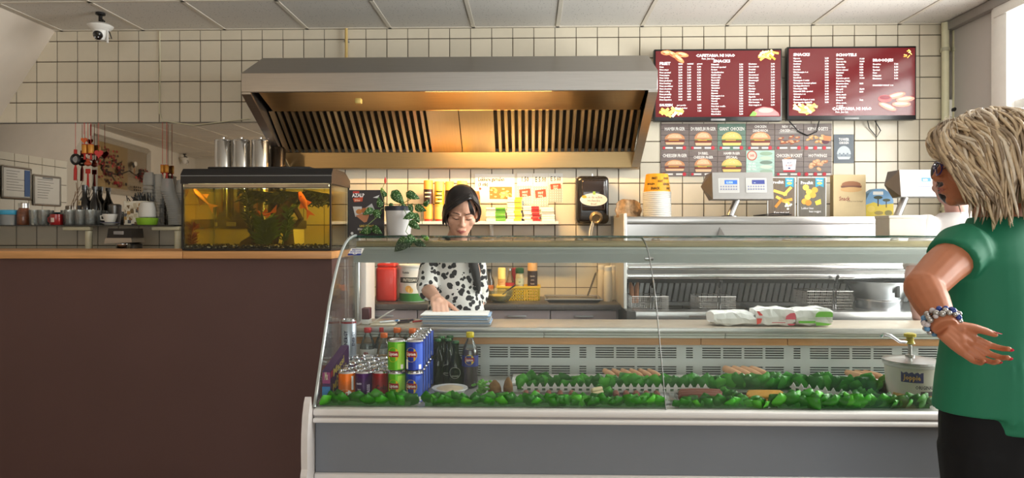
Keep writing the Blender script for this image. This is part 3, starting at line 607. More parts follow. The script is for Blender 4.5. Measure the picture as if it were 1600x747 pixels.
c_ = P(743.5, 345, 4.7); bt = thing('squeeze_bottle', 'brown squeeze bottle with a white nozzle behind the worker', 'bottle', (c_.x, 4.7, SZ))
MB().lathe([(.027, 0), (.03, .005), (.03, .17), (.024, .205), (.02, .21)], (c_.x, 4.7, SZ), 18).build('body', M('sauce_brown', (178, 92, 40), .35, noise=.1), bt)
MB().lathe([(.024, .208), (.024, .222), (.008, .24), (.004, .285)], (c_.x, 4.7, SZ), 14).build('nozzle', WPLAST, bt)
q = MB(); patch_cyl(q, (c_.x, 4.7), SZ+.03, SZ+.15, .0305, -PI*.95, -PI*.05, 0, 10); q.build('label_wrap', M('brown_label', (120, 130, 70), .5, noise=.3, scale=50), bt)
def bagpile(px0, px1, ytop, n, lab, band=None, b0=.35, b1=.7):
    a = P(px0, 345, 4.66); b = P(px1, 345, 4.66); h_ = P(px0, ytop, 4.66).z-SZ
    for i in range(n):
        z0 = SZ+h_*i/n; z1 = SZ+h_*(i+1)/n-.0006; dx = R.uniform(-.006, .006); dy = R.uniform(-.006, .01)
        bg = thing('paper_bag', lab % ['bottom', 'second', 'third', 'fourth', 'fifth', 'sixth', 'seventh', 'eighth', 'ninth'][i] if i < n-1 else lab % 'top', 'paper bag', ((a.x+b.x)/2+dx, 4.74, z0), 'folded snack bags on the wall shelf')
        MB().rbox(a.x+dx, b.x+dx, 4.655+dy, 4.82, z0, z1, .004, 2).build('fold', M('bag_white', (244, 238, 220), .7, noise=.06, scale=40), bg)
        if band:
            x0 = a.x+(b.x-a.x)*b0; x1 = a.x+(b.x-a.x)*b1; MB().rbox(x0+dx, x1+dx, 4.653+dy, 4.66, z0+.001, z1-.001, .002, 1).build('colour_band', pm(band), bg)
bagpile(759, 790, 324, 6, 'white paper bag with a green corner, %s of its pile', (90,160,40), .48, .98)
bagpile(792, 815.5, 308, 9, 'white paper bag with a yellow end, %s of the tallest pile', (246,206,50), .5, .98)
bagpile(818, 844, 322, 7, 'white paper bag with a red end, %s of its pile', (206,36,40), .5, .97)
bagpile(845, 866, 324, 6, 'plain white paper bag, %s of the end pile')
# ================================================================ PAPER TOWEL DISPENSER
a = P(901, 274, 4.62); b = P(953, 350, 4.62)
td = thing('towel_dispenser', 'black paper towel dispenser mounted on the tiled wall', 'dispenser', ((a.x+b.x)/2, 4.74, b.z))
MB().rbox(a.x, b.x, 4.645, 4.8445, b.z, a.z, .035, 4).build('housing', M('dispenser_black', (30, 27, 26), .22, noise=.05, coat=.3), td)
cx_ = (a.x+b.x)/2
MB().rbox(a.x+.035, b.x-.03, 4.63, 4.66, b.z+.09, a.z-.03, .012, 3).build('window_cover', M('smoked_cover', (44, 36, 36), .08, noise=.05, coat=.5), td)
q = MB().lathe([(.036, 0), (.045, .01), (.03, .03), (.022, .02)], (0,0,0), 18, mat=Matrix.Rotation(PI/2+.3, 3, 'X')); q.v = [(v[0]+cx_+.02, v[1]+4.645, v[2]+b.z+.045) for v in q.v]; q.build('outlet_ring', M('outlet_ring', (150, 130, 100), .3, .3, noise=.1), td)
lb = P(928, 312, 4.628); q = MB(); q.add([(lb.x-.002+.092*math.cos(k*PI/12), 4.6285, lb.z+.043*math.sin(k*PI/12)) for k in range(24)], [tuple(range(24))]); q.build('sticker', PAPER, td)
do_print('sticker_text', td, (lb.x-.09, 4.6285, lb.z+.045), V((.0018, 0, 0)), V((0, 0, -.0018)), [('t', 50, 20, 13, 'ook de echte', K, 'c', .9, .0), ('t', 50, 33, 13, 'Hollandse', K, 'c', .9, .0), ('t', 50, 45, 13, 'friet!', K, 'c', .9, .0), ('e', 14, 14, 9, 6, (230,170,60)), ('r', 46, -6, 56, 6, (160,196,90))], step=.0001, d0=.0002)
MB().grid(lambda i, j: (cx_+.0-.02*j+.022*(i-.5)+.004*math.sin(j*7), 4.632-.006*math.sin(i*6), b.z+.05-.15*j), 6, 10).build('paper_end', PAPER, td)
MB().tube([(cx_+.005, 4.74, a.z-.002), (cx_+.004, 4.74, a.z+.02)], .006, 6).build('key', CHROME, td)
# ================================================================ BACK BENCH
BZ = .885
bx0, bx1 = P(545, 480, 4.3).x, P(972, 480, 4.3).x
bx1 = P(979, 400, 4.1).x-.006
bench = thing('kitchen_bench', 'grey kitchen bench with a dark speckled worktop below the wall shelf', 'bench', ((bx0+bx1)/2, 4.55, 0))
def speckM(name, base, dots, sc_=260, th=.16):
    m = M(name, base, .35, noise=.15, scale=60); nt = m.node_tree; n = nt.nodes; L = nt.links; b = n['Principled BSDF']
    tc = n.new('ShaderNodeTexCoord'); vo = n.new('ShaderNodeTexVoronoi'); vo.inputs['Scale'].default_value = sc_; L.new(tc.outputs['Object'], vo.inputs['Vector'])
    lt = n.new('ShaderNodeMath'); lt.operation = 'LESS_THAN'; lt.inputs[1].default_value = th; L.new(vo.outputs['Distance'], lt.inputs[0])
    mx = n.new('ShaderNodeMix'); mx.data_type = 'RGBA'; L.new(lt.outputs[0], mx.inputs[0]); L.new(b.inputs['Base Color'].links[0].from_socket, mx.inputs[6]); mx.inputs[7].default_value = (*lin(dots), 1)
    L.new(mx.outputs[2], b.inputs['Base Color']); return m
MB().rbox(bx0, bx1, 4.3, 4.84, BZ-.036, BZ, .006).build('worktop', speckM('speckled_top', (74, 70, 70), (190, 186, 180)), bench)
DRW = M('bench_front', (150, 138, 142), .45, noise=.04, scale=8)
MB().box(bx0+.01, bx1-.01, 4.36, 4.84, .08, BZ-.036).build('carcass', DRW, bench)
for i in range(4):
    a = bx0+.012+(bx1-bx0-.03)*i/4; b = a+(bx1-bx0-.03)/4-.006
    d_ = MB().rbox(a, b, 4.325, 4.36, .765, BZ-.042, .003, 1).build('drawer', DRW, bench); MB().rbox((a+b)/2-.06, (a+b)/2+.06, 4.31, 4.326, .80, .812, .004, 1).build('handle', GREYP, d_)
    d_ = MB().rbox(a, b, 4.345, 4.36, .1, .755, .003, 1).build('cabinet_door', DRW, bench); MB().rbox(b-.05, b-.035, 4.325, 4.346, .6, .72, .004, 1).build('handle', GREYP, d_)
# white tall panel left of the bench
a = P(556, 407, 4.05); b = P(586, 407, 4.28)
tag(MB().rbox(a.x, b.x, 4.05, 4.28, 0, 1.20, .008).build('side_cabinet', M('off_white_panel', (206, 200, 196), .5, noise=.03), origin=((a.x+b.x)/2, 4, 0)), 'tall off-white cabinet end beside the bench', 'cabinet')
# jerry can, sauce bucket, jars
def at(px, Y): return P(px, 400, Y).x
x = at(606, 4.5); rc = thing('sauce_canister', 'red square sauce canister with a white pump nozzle', 'canister', (x, 4.5, BZ))
MB().rbox(x-.068, x+.068, 4.43, 4.58, BZ, BZ+.225, .018, 3).build('body', M('red_plastic', (206, 46, 34), .35, noise=.05, coat=.2), rc)
MB().rbox(x-.062, x+.062, 4.44, 4.57, BZ+.222, BZ+.25, .014, 3).build('shoulder', M('red_plastic'), rc)
MB().lathe([(.022, 0), (.022, .022), (.011, .03), (.008, .03), (.008, .075), (.004, .09)], (x-.005, 4.5, BZ+.25), 14).build('pump_nozzle', WPLAST, rc)
x = at(645, 4.5); bk = thing('sauce_bucket', 'white sauce bucket with a green printed base, next to the red canister', 'bucket', (x, 4.5, BZ))
MB().lathe([(.083, 0), (.087, .06), (.09, .22), (.09, .225)], (x, 4.5, BZ), 28).build('body', WPLAST, bk)
MB().lathe([(.094, .222), (.097, .226), (.097, .238), (.09, .242), (.085, .238)], (x, 4.5, BZ), 28).build('lid', WPLAST, bk)
q = MB(); patch_cyl(q, (x, 4.5), BZ+.004, BZ+.055, .0875, -PI*.98, -.02, 0, 14); patch_cyl(q, (x, 4.5), BZ+.125, BZ+.16, .0895, -PI*.8, -PI*.2, 1, 12)
disc_cyl(q, (x, 4.5), BZ+.085, .0895, -PI*.55, .022, 2); disc_cyl(q, (x, 4.5), BZ+.075, .0898, -PI*.5, .018, 3)
text_cyl(q, 'FRITESSAUS', (x, 4.5), BZ+.134, .0905, -PI/2, .026, 4, .8, .02); text_cyl(q, 'Remia', (x, 4.5), BZ+.185, .0905, -PI*.62, .022, 1, .9, .02)
q.build('label_wrap', [pm((52,130,50)), pm((40,42,36)), pm((226,170,80)), pm((240,200,120)), pm((240,238,226))], bk)
for i, (px, h_, col, lab) in enumerate(((765, .20, (70,66,62), 'dark glass sauce bottle behind the mixing bowl'), (797.5, .0, 0, ''), )):
    if h_: 
        x = at(px, 4.6); o = thing('sauce_bottle', lab, 'bottle', (x, 4.6, BZ)); MB().lathe([(.03, 0), (.033, .008), (.033, .12), (.014, .165), (.013, .19)], (x, 4.6, BZ), 18).build('body', M('dark_bottle', col, .15, noise=.15, scale=30, coat=.4), o); MB().lathe([(.016, .188), (.016, .206)], (x, 4.6, BZ), 12).build('cap', BLACKP, o)
        q = MB(); patch_cyl(q, (x, 4.6), BZ+.06, BZ+.1, .0336, -PI*.8, -PI*.2, 0); q.build('label_wrap', pm((226,130,60)), o)
# yellow basket with bottles in it
x0, x1 = at(775, 4.5), at(845, 4.5); yb0, yb1 = 4.53, 4.72
bsk = thing('plastic_basket', 'yellow perforated plastic basket full of condiments', 'basket', ((x0+x1)/2, 4.6, BZ))
YP = M('yellow_plastic', (244, 206, 50), .4, noise=.05)
q = MB().box(x0+.015, x1-.015, yb0+.015, yb1, BZ, BZ+.004)
def perf(q, ax, bx_, ay, by_, z0, z1, nx_, nz_):
    d = V((bx_-ax, by_-ay, 0)); L_ = d.length; d.normalize(); n_ = V((d.y, -d.x, 0))*.003
    def bar(s0, s1, za, zb):
        p = [V((ax, ay, za))+d*s0, V((ax, ay, za))+d*s1, V((ax, ay, zb))+d*s1, V((ax, ay, zb))+d*s0]; q.prism(p, n_)
    for k in range(nx_+1): bar(L_*k/(nx_+.5), L_*(k+.5)/(nx_+.5), z0, z1)
    for k in range(nz_+1): bar(0, L_, z0+(z1-z0)*k/(nz_+.5), z0+(z1-z0)*(k+.55)/(nz_+.5))
perf(q, x0+.01, x1-.01, yb0, yb0, BZ, BZ+.086, 16, 4); perf(q, x1-.01, x1-.005, yb0, yb1, BZ, BZ+.086, 10, 4); perf(q, x0+.01, x0+.01, yb1, yb0, BZ, BZ+.086, 10, 4); q.box(x0+.01, x1-.01, yb1-.003, yb1, BZ, BZ+.086)
q.build('lattice', YP, bsk)
q = MB(); q.box(x0, x1, yb0-.006, yb0+.004, BZ+.084, BZ+.095); q.box(x0, x1, yb1-.004, yb1+.006, BZ+.084, BZ+.095); q.box(x0, x0+.01, yb0, yb1, BZ+.084, BZ+.095); q.box(x1-.01, x1, yb0, yb1, BZ+.084, BZ+.095); q.build('rim', YP, bsk)
def bottle(px, Y, z, prof, mats, lab, cat='bottle', name='condiment_bottle', group=None, cap=None, label=None):
    x = at(px, Y); o = thing(name, lab, cat, (x, Y, z), group)
    MB().lathe(prof, (x, Y, z), 18).build('body', mats[0], o)
    if cap: MB().lathe(cap, (x, Y, z), 14).build('cap', mats[1], o)
    if label:
        q = MB(); z0, z1, r_ = label[:3]; patch_cyl(q, (x, Y), z+z0, z+z1, r_, -PI*.95, -PI*.05, 0, 10)
        if len(label) > 3: 
            for k, (tx, zz, sz) in enumerate(label[3]): text_cyl(q, tx, (x, Y), z+zz, r_*1.012, -PI/2, sz, 1, .8, .02)
        q.build('label_wrap', mats[2:4], o)
    return o
gb = 'condiments in the yellow basket'; bz = BZ+.005
bottle(784, 4.6, bz, [(.02,0),(.026,.006),(.026,.205),(.022,.21)], [M('cream_box', (250,226,140), .5, noise=.05), None, pm((240,190,120)), pm((206,90,60))], 'pale yellow tall pack with an orange lower label in the basket', group=gb, label=(.095,.135,.0265,[('SAUS',.11,.012)]))
bottle(797, 4.61, bz, [(.03,0),(.032,.01),(.032,.1),(.018,.15),(.012,.16),(.012,.19)], [glassM('clear_bottle',(230,220,210),1.2,body=.2,bodycol=(200,180,160)), CHROME, pm((206,50,50)), pm((240,230,220))], 'clear glass bottle with a red band in the basket', group=gb, cap=[(.014,.19),(.014,.205)], label=(.085,.11,.0325))
bottle(804, 4.69, bz, [(.018,0),(.022,.02),(.022,.2),(.015,.205)], [M('dark_red_pack',(140,30,34),.4,noise=.1), None], 'dark red pack standing behind the clear bottle', group=gb)
bottle(812, 4.58, bz, [(.026,0),(.028,.006),(.028,.165),(.022,.175)], [M('spice_glass',(176,168,130),.2,noise=.2,scale=40,coat=.4), M('green_cap',(30,90,50),.4,noise=.05), pm((206,214,180)), pm((80,100,70))], 'spice jar with a dark green cap in the basket', group=gb, cap=[(.027,.175),(.029,.178),(.029,.205),(.02,.21)], label=(.1,.14,.0285,[('KIP',.112,.012)]))
bottle(832, 4.6, bz, [(.03,0),(.033,.008),(.033,.23),(.03,.26),(.02,.262)], [M('orange_tube',(240,186,120),.4,noise=.05), None, pm((46,26,26)), pm((220,200,180))], 'tall sauce tube with a black label at the basket end', group=gb, label=(.09,.19,.0335,[('Samba',.15,.016),('SAUS',.125,.012),('Remia',.1,.013)]))
x = at(780, 4.42); bw = thing('mixing_bowl', 'clear mixing bowl of pale yellow sauce on the bench', 'bowl', (x, 4.42, BZ))
MB().lathe([(.045,0),(.06,.01),(.085,.045),(.097,.082),(.094,.082),(.082,.045),(.058,.013)], (x, 4.42, BZ), 26, caps=False).build('glass_shell', glassM('bowl_glass',(248,250,244),.8,body=.08,bodycol=(236,226,170)), bw)
MB().lathe([(.03,.008),(.058,.015),(.078,.046),(.06,.05),(.0,.054)], (x, 4.42, BZ), 22).build('sauce', M('yellow_sauce',(236,208,104),.4,noise=.12,scale=25,bump=.3), bw)
MB().tube([(x+.01,4.40,BZ+.04),(x+.05,4.38,BZ+.075),(x+.105,4.37,BZ+.115)], [.004,.004,.006], 8).build('spoon', STEELD, bw)
x0, x1 = at(852, 4.5), at(938, 4.5)
tr = thing('serving_tray', 'shallow steel tray lying on the dark speckled worktop', 'tray', ((x0+x1)/2, 4.5, BZ))
MB().rbox(x0+.02, x1-.02, 4.40, 4.66, BZ, BZ+.006, .003, 1).build('base', STEEL, tr)
q = MB(); pts = [(x0,4.385),(x1,4.385),(x1,4.675),(x0,4.675),(x0,4.385)]
for a_, b_ in zip(pts, pts[1:]): q.tube([(a_[0],a_[1],BZ+.022),(b_[0],b_[1],BZ+.022)], .005, 8); 
q.prism([(x0+.02,4.40,BZ+.003),(x1-.02,4.40,BZ+.003),(x1,4.385,BZ+.022),(x0,4.385,BZ+.022)], (0,.003,0)); q.build('rim', STEEL, tr)
x = at(925, 4.55); tg = thing('serving_tongs', 'spiral handled steel tongs leaning behind the tray', 'tongs', (x, 4.6, BZ+.02))
MB().tube([(x-.03,4.56,BZ+.03),(x+.05,4.8,BZ+.17)], .004, 6).build('arm', STEELD, tg)
q = MB()
for k in range(10): q.tube([(x-.025+.0075*k+.009*math.cos(j*PI/4)*.6, 4.56+.023*k, BZ+.036+.0137*k+.009*math.sin(j*PI/4)) for j in range(9)], .002, 5)
q.build('spring_handle', STEELD, tg)
for px, dy, lab in ((940, .16, 'white squeeze bottle pushed back in the corner by the fryer'), (950, .0, 'white squeeze bottle standing in front by the fryer side'), (957, .12, 'white squeeze bottle half hidden beside the fryer panel')):
    bottle(px, 4.5+dy, BZ, [(.026,0),(.029,.006),(.029,.17),(.026,.19),(.022,.2)], [M('frosted_white',(240,228,206),.4,noise=.03), WPLAST], lab, group='white squeeze bottles on the bench', cap=[(.025,.2),(.025,.225),(.018,.232)])
# ================================================================ FRYER UNIT
fx0, fx1 = P(979, 400, 4.1).x, 2.62; DZ = .868
fr = thing('fryer_unit', 'stainless steel deep fryer unit with an overhead shelf and louvred back', 'fryer', ((fx0+fx1)/2, 4.4, 0))
STZ = P(1100, 338.5, 4.25).z
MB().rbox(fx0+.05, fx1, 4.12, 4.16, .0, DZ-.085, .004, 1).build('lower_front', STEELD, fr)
MB().rbox(fx0+.05, fx1, 4.08, 4.125, DZ-.083, DZ, .006).build('front_apron', STEEL, fr)
q = MB(); q.box(fx0+.05, fx1, 4.125, 4.2, DZ-.02, DZ); q.box(fx0+.05, fx1, 4.6, 4.84, DZ-.02, DZ)
wells = [(1012, 1092), (1098, 1180), (1190, 1310)]
xs = [fx0+.05]
for a_, b_ in wells: xs += [P(a_, 480, 4.3).x, P(b_, 480, 4.3).x]
xs.append(fx1)
for k in range(0, len(xs), 2): q.box(xs[k], xs[k+1], 4.2, 4.6, DZ-.02, DZ)
q.build('fryer_deck', STEEL, fr)
OIL = M('frying_oil', (96, 62, 20), .08, noise=.1)
for k in range(3):
    a_, b_ = xs[2*k+1], xs[2*k+2]; MB().box(a_, b_, 4.2, 4.6, DZ-.2, DZ-.06).build('oil_well', OIL, fr)
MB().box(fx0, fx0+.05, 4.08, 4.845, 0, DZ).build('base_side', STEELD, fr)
MB().rbox(fx0-.004, fx0+.016, 4.2, 4.845, DZ, STZ+.02, .003, 1).build('side_panel', M('pale_steel',(220,218,214),.35,.6,noise=.03), fr)
MB().rbox(fx0+.016, fx1, 4.22, 4.845, STZ-.048, STZ, .006).build('top_shelf', STEEL, fr)
MB().prism([(fx0+.016,4.235,STZ-.048),(fx0+.016,4.235,1.12),(fx0+.016,4.25,1.12),(fx0+.016,4.25,STZ-.048)], (fx1-fx0-.016,0,0)).build('canopy_front', STEEL, fr)
MB().rbox(fx0+.016, fx1, 4.205, 4.25, 1.105, 1.14, .012, 3).build('canopy_lip', steelM('lip_steel',(214,214,214),.22), fr)
MB().rbox(fx0+.016, fx1, 4.215, 4.25, 1.05, 1.085, .01, 3).build('grab_rail', steelM('lip_steel'), fr)
MB().box(fx0+.016, fx1, 4.225, 4.25, 1.083, 1.106).build('rail_gap', STEELD, fr)
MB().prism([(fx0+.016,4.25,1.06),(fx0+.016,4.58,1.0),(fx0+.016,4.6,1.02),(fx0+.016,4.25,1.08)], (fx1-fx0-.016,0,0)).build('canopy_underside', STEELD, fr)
MB().box(fx0+.016, fx1, 4.66, 4.845, DZ, 1.01).build('louvre_backing', DARKF, fr)
lm = MB(); lm.add([(-.012,0,0),(.010,-.014,0),(.010,-.006,0),(-.012,.008,0),(.006,-.02,.128),(.028,-.034,.128),(.028,-.026,.128),(.006,-.012,.128)], [(3,2,1,0),(4,5,6,7),(0,1,5,4),(1,2,6,5),(2,3,7,6),(3,0,4,7)])
lme = lm.mesh('louvre_slat', steelM('louvre_steel',(176,178,180),.32,(60,1,1)))
k = 0
while fx0+.05+k*.0395 < fx1-.05:
    o = bpy.data.objects.new('louvre_slat', lme); C.objects.link(o); o.parent = fr; o.location = V((fx0+.045+k*.0395, 4.655, DZ+.004))-wloc(fr); k += 1
q = P(1125, 360, 4.23); MB().prism([(q.x-.02,4.20,q.z-.03),(q.x+.02,4.20,q.z-.03),(q.x,4.232,q.z+.02)], (0,.03,0)).build('shelf_gusset', STEELD, fr)
q = P(1090, 495, 4.078); MB().box(q.x-.05, q.x+.05, 4.077, 4.082, q.z-.006, q.z+.006).build('maker_plate', M('maker_plate',(120,112,106),.4,.5,noise=.1), fr)
# fryer baskets
def basket(px0, px1, lab, Y=4.3, hz=.075, handle=None, tilt=0):
    a_, b_ = P(px0, 480, Y).x, P(px1, 480, Y).x; bk_ = thing('fryer_basket', lab, 'basket', ((a_+b_)/2, Y, DZ-.03), 'wire fryer baskets')
    q = MB(); y0, y1 = Y-.09, Y+.12; z0, z1 = DZ-.03, DZ-.03+hz+.03
    n_ = int((b_-a_)/.012)
    for k in range(n_+1):
        x = a_+(b_-a_)*k/n_
        for yy in (y0, y1): q.tube([(x,yy,z0),(x,yy,z1)], .0012, 4, caps=False)
    for k in range(int((y1-y0)/.014)+1):
        y = y0+k*.014
        for xx in (a_, b_): q.tube([(xx,y,z0),(xx,y,z1)], .0012, 4, caps=False)
    for k in range(9):
        z = z0+(z1-z0)*k/8
        q.tube([(a_,y0,z),(b_,y0,z),(b_,y1,z),(a_,y1,z),(a_,y0,z)], .0013, 4, caps=False)
    for k in range(0, n_+1): x = a_+(b_-a_)*k/n_; q.tube([(x,y0,z0),(x,y1,z0)], .0012, 4, caps=False)
    tag(q.build('wire_mesh', STEEL, bk_), kind='stuff')
    q = MB().tube([(a_,y0,z1),(b_,y0,z1),(b_,y1,z1),(a_,y1,z1),(a_,y0,z1)], .003, 6); q.build('rim_wire', CHROME, bk_)
    if handle:
        hx = P(handle, 470, Y-.1).x
        for dx in (-.008, .008): MB().tube([(hx+dx,y0,z0),(hx+dx,y0-.004,z1),(hx+dx,y0-.02,z1+.07)], .0035, 6).build('handle_rod', CHROME, bk_)
        MB().tube([(hx,y0-.02,z1+.06),(hx,y0-.05,z1+.1)], .009, 8).build('handle_grip', RUBBER, bk_)
    return bk_
basket(984, 1040, 'fryer basket at the side panel end of the fryer', handle=1019)
basket(1086, 1143, 'fryer basket with upright twin handle rods in the middle', handle=1124)
basket(1252, 1322, 'tall fryer basket beside the steel funnel hopper', hz=.11, handle=1305)
for px, rz in ((988, 0), (994, .2)):
    x = P(px, 465, 4.35).x; tag(MB().tube([(x,4.34,DZ+.02),(x-.006+rz*.05,4.36,DZ+.12),(x-.01+rz*.12,4.37,DZ+.15)], [.014,.016,.009], 10).build('fried_snack', M('fried_brown',(150,96,60),.7,noise=.2,scale=40,bump=.3), origin=(x,4.35,DZ+.02)), ('taller brown fried stick in the end fryer basket','shorter brown fried stick in the end fryer basket')[rz > 0], 'snack', 'fried sticks in the basket')
# funnel hopper
c_ = P(1373, 480, 4.3); hp = thing('chip_hopper', 'conical steel funnel hopper standing on the fryer deck', 'hopper', (c_.x, 4.3, DZ))
MB().lathe([(.13,0),(.13,.055),(.135,.06),(.20,.165),(.205,.17),(.198,.17),(.13,.07)], (c_.x, 4.3, DZ), 32, caps=False).build('funnel', steelM('funnel_steel',(196,200,206),.25), hp)
MB().lathe([(.134,.05),(.136,.055),(.136,.062),(.134,.066)], (c_.x,4.3,DZ), 32, caps=False).build('collar_ring', CHROME, hp)
hx = c_.x+.02; MB().rbox(hx-.012, hx+.012, 4.11, 4.135, DZ+.08, DZ+.155, .006).build('handle', RUBBER, hp)
# ================================================================ ON THE FRYER SHELF
SHZ = STZ
def cup(px, lab): pass
x = P(1026.5, 330, 4.45).x
n_ = 13
cb = M('cup_print',(232,164,34),.55,noise=.2,scale=40)
prof = [(.062,0),(.085,.135),(.089,.137),(.089,.141),(.084,.141),(.061,.004)]
# inverted stack: rims at the bottom, printed bottom cup upright on top
z = SHZ
for i in range(n_):
    zz = SHZ+i*.0127
    o = thing('paper_cup', 'printed paper cup, number %d from the bottom of the upturned stack' % (i+1) if i < n_-1 else 'topmost yellow printed paper cup of the upturned stack', 'cup', (x, 4.45, zz), 'stack of upturned paper cups')
    if i < n_-1: o['label'] = '%s paper cup rim up from the shelf in the upturned stack' % ('first','second','third','fourth','fifth','sixth','seventh','eighth','ninth','tenth','eleventh','twelfth')[i]
    if i < n_-1: MB().lathe([(.088,0),(.0905,.003),(.0905,.009),(.087,.012),(.086,.0126)], (x,4.45,zz), 28).build('rim', WPLAST, o)
    else:
        MB().lathe([(.088,0),(.0905,.003),(.0905,.009),(.087,.012)], (x,4.45,zz), 28).build('rim', WPLAST, o)
        MB().lathe([(.086,.012),(.071,.125),(.069,.127),(.069,.123),(0,.122)], (x,4.45,zz), 28).build('wall', cb, o)
        q = MB()
        for k, (tx, z_, a_, s_) in enumerate((('FRIET',.09,-.62,.02),('SMULLEN',.055,-.72,.016),('LEKKER',.052,-.3,.02),('SNACK',.024,-.6,.022),('PATAT',.09,-.28,.018),('HAP',.025,-.25,.022),('HOT',.07,-.47,.02))): text_cyl(q, tx, (x,4.45), zz+z_, .0865-.015*(z_-.012)/.113+.0015, PI*a_, s_, 0, .8, .03)
        q.build('lettering', pm((60,36,20)), o)
x = P(979, 330, 4.45).x
for i in range(4):
    a_ = x-.02+i*.028; o = thing('tissue_bag', ('kraft bag with a dark print at the end of the bag row','kraft bag second in the bag row','kraft bag third in the bag row','kraft bag next to the upturned cups')[i], 'paper bag', (a_, 4.5, SHZ), 'kraft bags standing on the fryer shelf')
    q = MB(); q.grid(lambda u_, v_: (a_-.05+.09*u_+.006*math.sin(v_*9+i), 4.42+i*.03+.012*math.sin(u_*7+i)*v_, SHZ+.118*v_*(1-.25*(2*u_-1)**2)), 8, 6)
    q.grid(lambda u_, v_: (a_-.05+.09*u_+.006*math.sin(v_*9+i), 4.455+i*.03, SHZ+.118*v_*(1-.25*(2*u_-1)**2)), 8, 6)
    q.build('body', M('kraft_print',(176,140,100),.7,noise=.4,scale=45), o)
# control heads (two-faced weighing heads on bent poles)
def head(px0, px1, py0, py1, Y, pole, lab, two=True):
    a_ = P(px0, py0, Y); b_ = P(px1, py1, Y); o = thing('scale_head', lab, 'weighing scale', (P(pole[1][0], pole[1][1], Y+.1).x, Y+.12, SHZ), 'weighing heads above the fryer shelf')
    pr = [(Y, b_.z), (Y+.02, a_.z-.0), (Y+.16, a_.z+.0), (Y+.2, (a_.z+b_.z)/2), (Y+.1, b_.z-.005)]
    x0, x1 = a_.x, b_.x
    MB().prism([(x0, y, z) for y, z in pr], (x1-x0,0,0)).build('housing', M('scale_grey',(160,158,156),.4,.3,noise=.03), o)
    q = MB(); q.add([(x0,y,z) for y,z in pr]+[(x0-.05,Y+.1,(a_.z+b_.z)/2)], [(5,i,(i+1) % 5) for i in range(5)]); q.build('end_cap', M('scale_dark',(112,104,98),.4,.3,noise=.05), o)
    uu = V(((x1-x0)/100,0,0)); vv = (V((0,Y,b_.z))-V((0,Y+.02,a_.z)))/45
    its = []
    for k, ox in enumerate((10, 55) if two else (38,)):
        its += [('r', ox, 10, ox+34, 34, (206,206,204)), ('r', ox+1, 11, ox+33, 33, (186,185,183)), ('r', ox+10, 13, ox+31, 20, (52,110,200) if k == 0 else (56,66,140)), ('t', ox+13, 19, 6, '0.000' if k == 0 else '--', (200,230,255), 'l', .8, .02)]
        for r_ in range(2):
            for c2 in range(7): its.append(('e', ox+4+c2*4.2, 24+r_*4.5, 1.3, 1.2, (120,126,160)))
    do_print('display_panel', o, (x0,Y+.02,a_.z), uu, vv, its, step=.0001, d0=.0003)
    p0 = P(pole[0][0], pole[0][1], Y+.1); p1 = P(pole[1][0], pole[1][1], Y+.1); p1.z = SHZ+.004
    MB().tube([p0, p1], .022, 14).build('pole', STEEL, o); MB().lathe([(.05,0),(.05,.006),(.03,.012)], (p1.x,p1.y,SHZ), 18).build('foot', STEELD, o)
head(1114, 1209, 269, 311, 4.25, ((1152, 310), (1140, 337)), 'grey scale head with two blue displays in front of the posters')
head(1408, 1478, 265, 307, 4.25, ((1415, 306), (1402, 330)), 'second scale head with one display near the corner', False)
# cards standing on the shelf
def stand(px0, px1, py0, lab, base, items, Y=4.5, name='menu_card', mat=None, hpx=63, cat='card', th=.012, depth=0):
    a_ = P(px0, py0, Y); b_ = P(px1, py0, Y); h_ = a_.z-SHZ; o = thing(name, lab, cat, ((a_.x+b_.x)/2, Y, SHZ))
    MB().rbox(a_.x, b_.x, Y, Y+th, SHZ, a_.z, .002, 1).build('board', mat or M('card_%d_%d_%d' % base, base, .4, noise=.3, scale=12, stretch=(9,1,1)), o)
    do_print('print', o, (a_.x,Y,a_.z), V(((b_.x-a_.x)/(px1-px0),0,0)), V((0,0,-h_/hpx)), items, step=.0001, d0=.0003); return o
OR = ((226,160,50),(240,190,80),(206,130,30))
stk = lambda x, y, a, l: ('p', [(x+math.cos(a)*p-math.sin(a)*q, y+math.sin(a)*p+math.cos(a)*q) for p, q in ((-l,-2.2),(l,-2.2),(l,2.2),(-l,2.2))], R.choice(OR))
stand(1199, 1243, 277, 'snack card with yellow sticks, a teal ribbon and wood background', (98,82,66), [('r',0,0,44,1,(236,232,226)),('r',0,0,1.2,61,(236,232,226)),('r',42.8,0,44,61,(236,232,226)),('t',6,10,7,'Proefhit',WT,'l',.85,.02),('p',[(28,1),(41,1),(41,16),(34.5,13),(28,16)],(40,150,180)),('t',34.5,6,3.6,'Nieuw',WT,'c',.9,.02),('e',34.5,9.5,4,2,(240,200,90)),stk(20,24,.3,11),stk(31,22,-.8,9),stk(24,36,.5,12),stk(18,40,-.9,9),stk(31,36,-.2,8)]+[('e',33+R.uniform(-5,5),46+R.uniform(-4,4),2,1.6,(226,232,210)) for q in range(8)]+[('t',22,57,5.5,'Kaas met jus!',WT,'c',.8,.0)])
